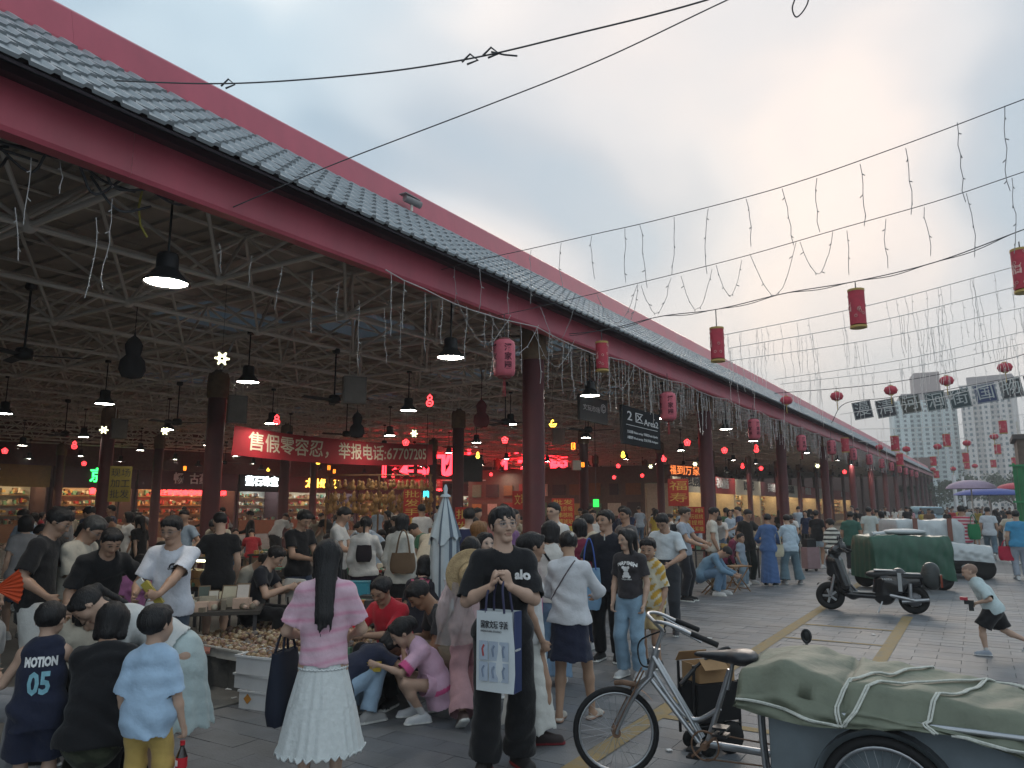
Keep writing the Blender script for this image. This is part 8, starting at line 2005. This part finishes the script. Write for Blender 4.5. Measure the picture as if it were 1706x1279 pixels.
for k, d in enumerate(mid):
    dep = d['depth']; heart = d.pop('heart', False); kw = dict(d)
    kw.setdefault('hair', dict(kind='short')); kw.setdefault('shoes', r7.choice([(.5, .5, .5), BLACK, (.3, .3, .3)])); kw.setdefault('skin', r7.choice([SKIN_T, SKIN2, SKIN3]))
    I = person(kw.pop('label'), kw.pop('px'), kw.pop('depth'), kw.pop('face'), kw.pop('H'), seed=40 + k, res=.0155 if dep < 12 else .019 if dep < 21 else .027, **kw)
    if heart: decal(I, 'shirt', text_mesh('D ♥', .11, 0, .004), 0, .92, True, mat('heart_print', (.5, .12, .2), rough=.7))
    d['I'] = I
bag('shoulder_bag', 'brown shoulder bag of the woman in the open white shirt', world(mid[18]['I'], (.14, -.16, 1.02)), rzw(mid[18]['I']) + .3, .34, .13, .26, (.14, .09, .055), None, .3)
bag('backpack', 'navy backpack on the man in the white vest', world(mid[19]['I'], (0, -.20, 1.20)), rzw(mid[19]['I']), .30, .17, .44, (.02, .025, .07)); bag('backpack', 'small black backpack on the woman in black shorts', world(mid[17]['I'], (.03, -.20, 1.12)), rzw(mid[17]['I']), .22, .10, .22, (.02, .015, .02))
bag('shoulder_bag', 'green shoulder bag of the man in red and white stripes', world(mid[12]['I'], (.26, -.06, 1.10)), rzw(mid[12]['I']) + .4, .30, .14, .40, (.02, .17, .07), None, .25); bag('shopping_bag', 'red shopping bag carried at the right edge', world(mid[14]['I'], (-.26, .05, .62)), rzw(mid[14]['I']), .36, .12, .34, (.40, .02, .05), None, .15)
bag('shoulder_bag', 'cream tote bag between the blue dress and the pale blue shirt', world(mid[3]['I'], (.20, .0, .78)), rzw(mid[3]['I']), .26, .12, .26, (.46, .43, .32), None, .3)
sc_ = tag(empty('suitcase', dp(1345, 21), YAW + .3), 'dusty pink suitcase with a black bag on top before the third column', 'suitcase'); MB().box((0, 0, .36), (.42, .24, .58)).box((0, 0, .36), (.40, .27, .55)).build('shell', mat('case_pink', (.30, .20, .21), rough=.35), sc_); MB().box((0, .02, .76), (.3, .2, .22)).build('top_bag', M_BLKPL, sc_); MB().tube([(-.1, .08, .6), (-.1, .08, 1.0), (.1, .08, 1.0), (.1, .08, .6)], .012, 6).build('handle', M_BLKPL, sc_)
for x in (-.16, .16): MB().lathe([(.02, -.02), (.04, -.02), (.04, .02), (.02, .02)], (x, 0, .04), 10, Matrix.Rotation(RAD(90), 3, 'X')).build('wheel', M_RUBBER, sc_)
kb = person('small boy with a shaved head running in a pale tee and black shorts', 1660, 9.2, -84, 1.13, seed=90, res=.0128, kid=True, skin=SKIN3, shaved=(.5, .48, .48), pose=dict(pel=(0, 0, .50), lean=24, bend=6, hpitch=-4, hlevel=.4, footR=(.05, -.30, .12, 0, 50), footL=(-.05, .10, 0, 0), handR=(.14, -.05, .45), handL=(-.10, .16, .54), elbowL=(-.5, -.6, -.6), curlL=60), top=dict(kind='tee', color=(.46, .55, .56), loose=.035, hem=-.06, sleeve=.9, sw=1.2, wr=.006), bottom=dict(kind='shorts', color=BLACK, loose=.03, end=.95, flare=.012), hair=None, shoes=(.25, .28, .33), sole=(.6, .6, .6), sockcol=(.55, .55, .55), sockh=.085)
ty = tag(empty('toy', world(kb, (-.11, .25, .62)), rzw(kb)), 'small red and black toy in the hand of the running boy', 'toy'); MB().box((0, 0, 0), (.05, .10, .05)).box((0, -.02, -.06), (.04, .05, .08)).build('toy_body', M_BLKPL, ty); MB().box((0, .05, .04), (.055, .08, .035)).build('toy_top', mat('toy_red', (.4, .03, .05), rough=.4), ty)
HIDE = []
def proto(**kw):
    root = empty('person'); kw.setdefault('shoes', (.5, .5, .5)); kw.setdefault('hair', dict(kind='short')); build_person(dict(root=root, seed=kw.pop('seed'), res=.029, **kw)); kids = list(root.children); return root, kids
one = (1, 1, 1); T_, B_ = dict(color=one, loose=.028, hem=-.05), dict(color=one, loose=.02)
tp = lambda **k: dict(T_, **k); bp = lambda **k: dict(B_, **k)
protos = {
 'stand': [proto(seed=201, H=1.72, top=tp(kind='tee'), bottom=bp(kind='pants')), proto(seed=202, H=1.72, pose=dict(handR=(.06, .2, .63), handL=(-.05, .21, .63), hpitch=26), top=tp(kind='tee'), bottom=bp(kind='pants')), proto(seed=203, H=1.70, pose=dict(handL=(-.18, .12, .60), hpitch=12, hyaw=20), top=tp(kind='tee', hem=-.08), bottom=bp(kind='shorts')),
           proto(seed=204, H=1.60, fem=True, pose=dict(hpitch=10), top=tp(kind='tee'), bottom=bp(kind='pants', cuff=.05), hair=dict(kind='long', len=.14)), proto(seed=205, H=1.60, fem=True, pose=dict(hpitch=20, handR=(.1, .2, .62)), top=tp(kind='long'), bottom=bp(kind='skirt', hem=.2, flare=.12), hair=dict(kind='bun')), proto(seed=206, H=1.60, fem=True, pose=dict(hyaw=-25), top=tp(kind='tee'), bottom=bp(kind='skirt', hem=.30, flare=.11), hair=dict(kind='bob'))],
 'walk': [proto(seed=207, H=1.72, pose=dict(lean=4, footR=(.05, .2, 0, -5, -10), footL=(-.05, -.18, .03, 5, 30), handR=(.13, -.08, .48), handL=(-.13, .12, .50)), top=tp(kind='tee'), bottom=bp(kind='pants')), proto(seed=208, H=1.60, fem=True, pose=dict(lean=3, footR=(.05, -.15, .03, -5, 28), footL=(-.05, .17, 0, 5), handL=(-.13, -.08, .48)), top=tp(kind='tee'), bottom=bp(kind='shorts', end=.6), hair=dict(kind='long', len=.12))],
 'sit': [proto(seed=209, H=1.68, pose=dict(sit, lean=18, bend=12, hpitch=22, handR=(.08, .3, .45), handL=(-.08, .3, .45)), top=tp(kind='tee'), bottom=bp(kind='pants')), proto(seed=210, H=1.60, fem=True, pose=dict(sit, lean=12, bend=10, hpitch=26), top=tp(kind='tee'), bottom=bp(kind='pants'), hair=dict(kind='bob'))],
 'bend': [proto(seed=211, H=1.68, pose=dict(lean=34, bend=14, hpitch=16, handR=(.1, .36, .46), handL=(-.1, .34, .48)), top=tp(kind='tee'), bottom=bp(kind='pants'))],
 'kid': [proto(seed=212, H=1.2, kid=True, top=tp(kind='tee'), bottom=bp(kind='shorts'))]}
for v in protos.values():
    for root, kids_ in v: HIDE.append(root)
used = set()
TOPS = [('white', (.55, .55, .54), 9), ('black', (.014, .014, .016), 8), ('grey', (.24, .24, .25), 4), ('pale blue', (.36, .45, .55), 4), ('navy', (.02, .03, .07), 3), ('cream', (.48, .43, .34), 4), ('pink', (.52, .28, .32), 2), ('red', (.36, .03, .04), 1), ('green', (.06, .15, .09), 1), ('purple', (.20, .09, .22), 1), ('yellow', (.50, .38, .08), 1), ('brown', (.14, .08, .05), 2)]
BOTS = [('black', (.014, .014, .016), 6), ('denim', (.11, .17, .25), 5), ('pale', (.45, .44, .40), 2), ('khaki', (.24, .19, .13), 2), ('grey', (.06, .06, .065), 3)]
def pick(L): return r7.choices(L, [q[2] for q in L])[0]
def crowd(kind, p, rz, where, group, sc=1.0):
    root, kids_ = r7.choice(protos[kind]); t, b = pick(TOPS), pick(BOTS); s = r7.choice([SKIN_T, SKIN2, SKIN3])
    if id(root) in used:
        nr = root.copy(); COL.objects.link(nr)
        for c in kids_:
            q = c.copy(); COL.objects.link(q); q.parent = nr
    else: nr = root; used.add(id(root))
    for q in [o for o in (nr.children if nr is root else nr.children)]:
        n = q.name.split('.')[0]; c = t[1] if n == 'shirt' else b[1] if n in ('trousers', 'shorts', 'skirt') else s if n == 'body' else None
        if c: coloured(q, c)
    nr.location = (p[0], p[1], 0.004); nr.rotation_euler = (0, 0, rz); nr.scale = (sc * r7.uniform(.96, 1.05),) * 3
    fem = any(q.name.startswith('hair') and len(q.data.vertices) > 900 for q in nr.children)
    act = {'stand': 'standing', 'walk': 'walking', 'sit': 'sitting', 'bend': 'bending', 'kid': 'standing'}[kind]
    low = 'skirt' if any(q.name.startswith('skirt') for q in nr.children) else 'shorts' if any(q.name.startswith('shorts') for q in nr.children) else 'trousers'
    tag(nr, f'{"child" if kind == "kid" else "person"} in {t[0]} top and {b[0]} {low}, {act} {where}', 'person', group)
taken = [(o.location.x, o.location.y) for o in bpy.data.objects if o.type == 'EMPTY' and o.parent is None and o.get('category') in ('person', 'stall table', 'cart', 'scooter', 'stool', 'umbrella', 'board')] + [(cx, cy) for cx in COLX for cy in COLS]
def free(p, r): return all((p.x - a) ** 2 + (p.y - b) ** 2 > r * r for a, b in taken)
n = tries = 0
while n < 160 and tries < 6000:
    tries += 1; px = r7.choice((r7.uniform(-20, 1480), r7.uniform(560, 1350))); dep = 8.6 + 32 * r7.random() ** 1.7
    p = dp(px, dep)
    if p.x > -5.1 - max(0, (p.y - 14) * .01) or p.x < -38 or not free(p, .62): continue
    if px < 700 and dep < 9.6: continue
    kind = r7.choices(['stand', 'walk', 'sit', 'bend', 'kid'], [10, 2, 5, 3, 1] if dep > 13 else [4, 1, 8, 4, 1])[0]
    crowd(kind, p, r7.uniform(0, 6.28), zone(px) + (', far back' if dep > 22 else ''), 'crowd among the stalls under the hall'); taken.append((p.x, p.y)); n += 1
n = tries = 0
while n < 74 and tries < 6000:
    tries += 1; y = 19 + 75 * r7.random() ** 1.25; x = r7.uniform(-6.0, 3.2)
    p = Vector((x, y, 0)); px, py = img_xy((x, y, .9))
    if not (1150 < px < 1720) or not free(p, .7) or (y < 27 and x > -4.4): continue
    rz = r7.choice([0, math.pi]) + r7.uniform(-.5, .5)
    w = 'beside the eave' if x < -3.6 else 'mid street' if x < 0 else 'on the street right'
    crowd(r7.choices(['stand', 'walk', 'kid'], [5, 6, 1])[0], p, rz, w + (', far away' if y > 55 else ', beyond the carts' if y > 27 else ''), 'crowd walking along the street'); taken.append((x, y)); n += 1
for root in HIDE:
    if id(root) not in used:
        for c in list(root.children): bpy.data.objects.remove(c)
        bpy.data.objects.remove(root)
print('script', round(time.time() - T0, 1), 's')
hm = bpy.data.materials.new('haze'); hm.use_nodes = True; hn = hm.node_tree; hn.nodes.clear()
ho = hn.nodes.new('ShaderNodeOutputMaterial'); hv = hn.nodes.new('ShaderNodeVolumePrincipled')
hv.inputs['Color'].default_value = (.86, .88, .90, 1); hv.inputs['Density'].default_value = 0.0016; hv.inputs['Anisotropy'].default_value = 0.2
hn.links.new(hv.outputs[0], ho.inputs['Volume'])
hz_ = MB().box((0, 720, 38), (1820, 1580, 78)).build('haze', hm); tag(hz_, kind='stuff')
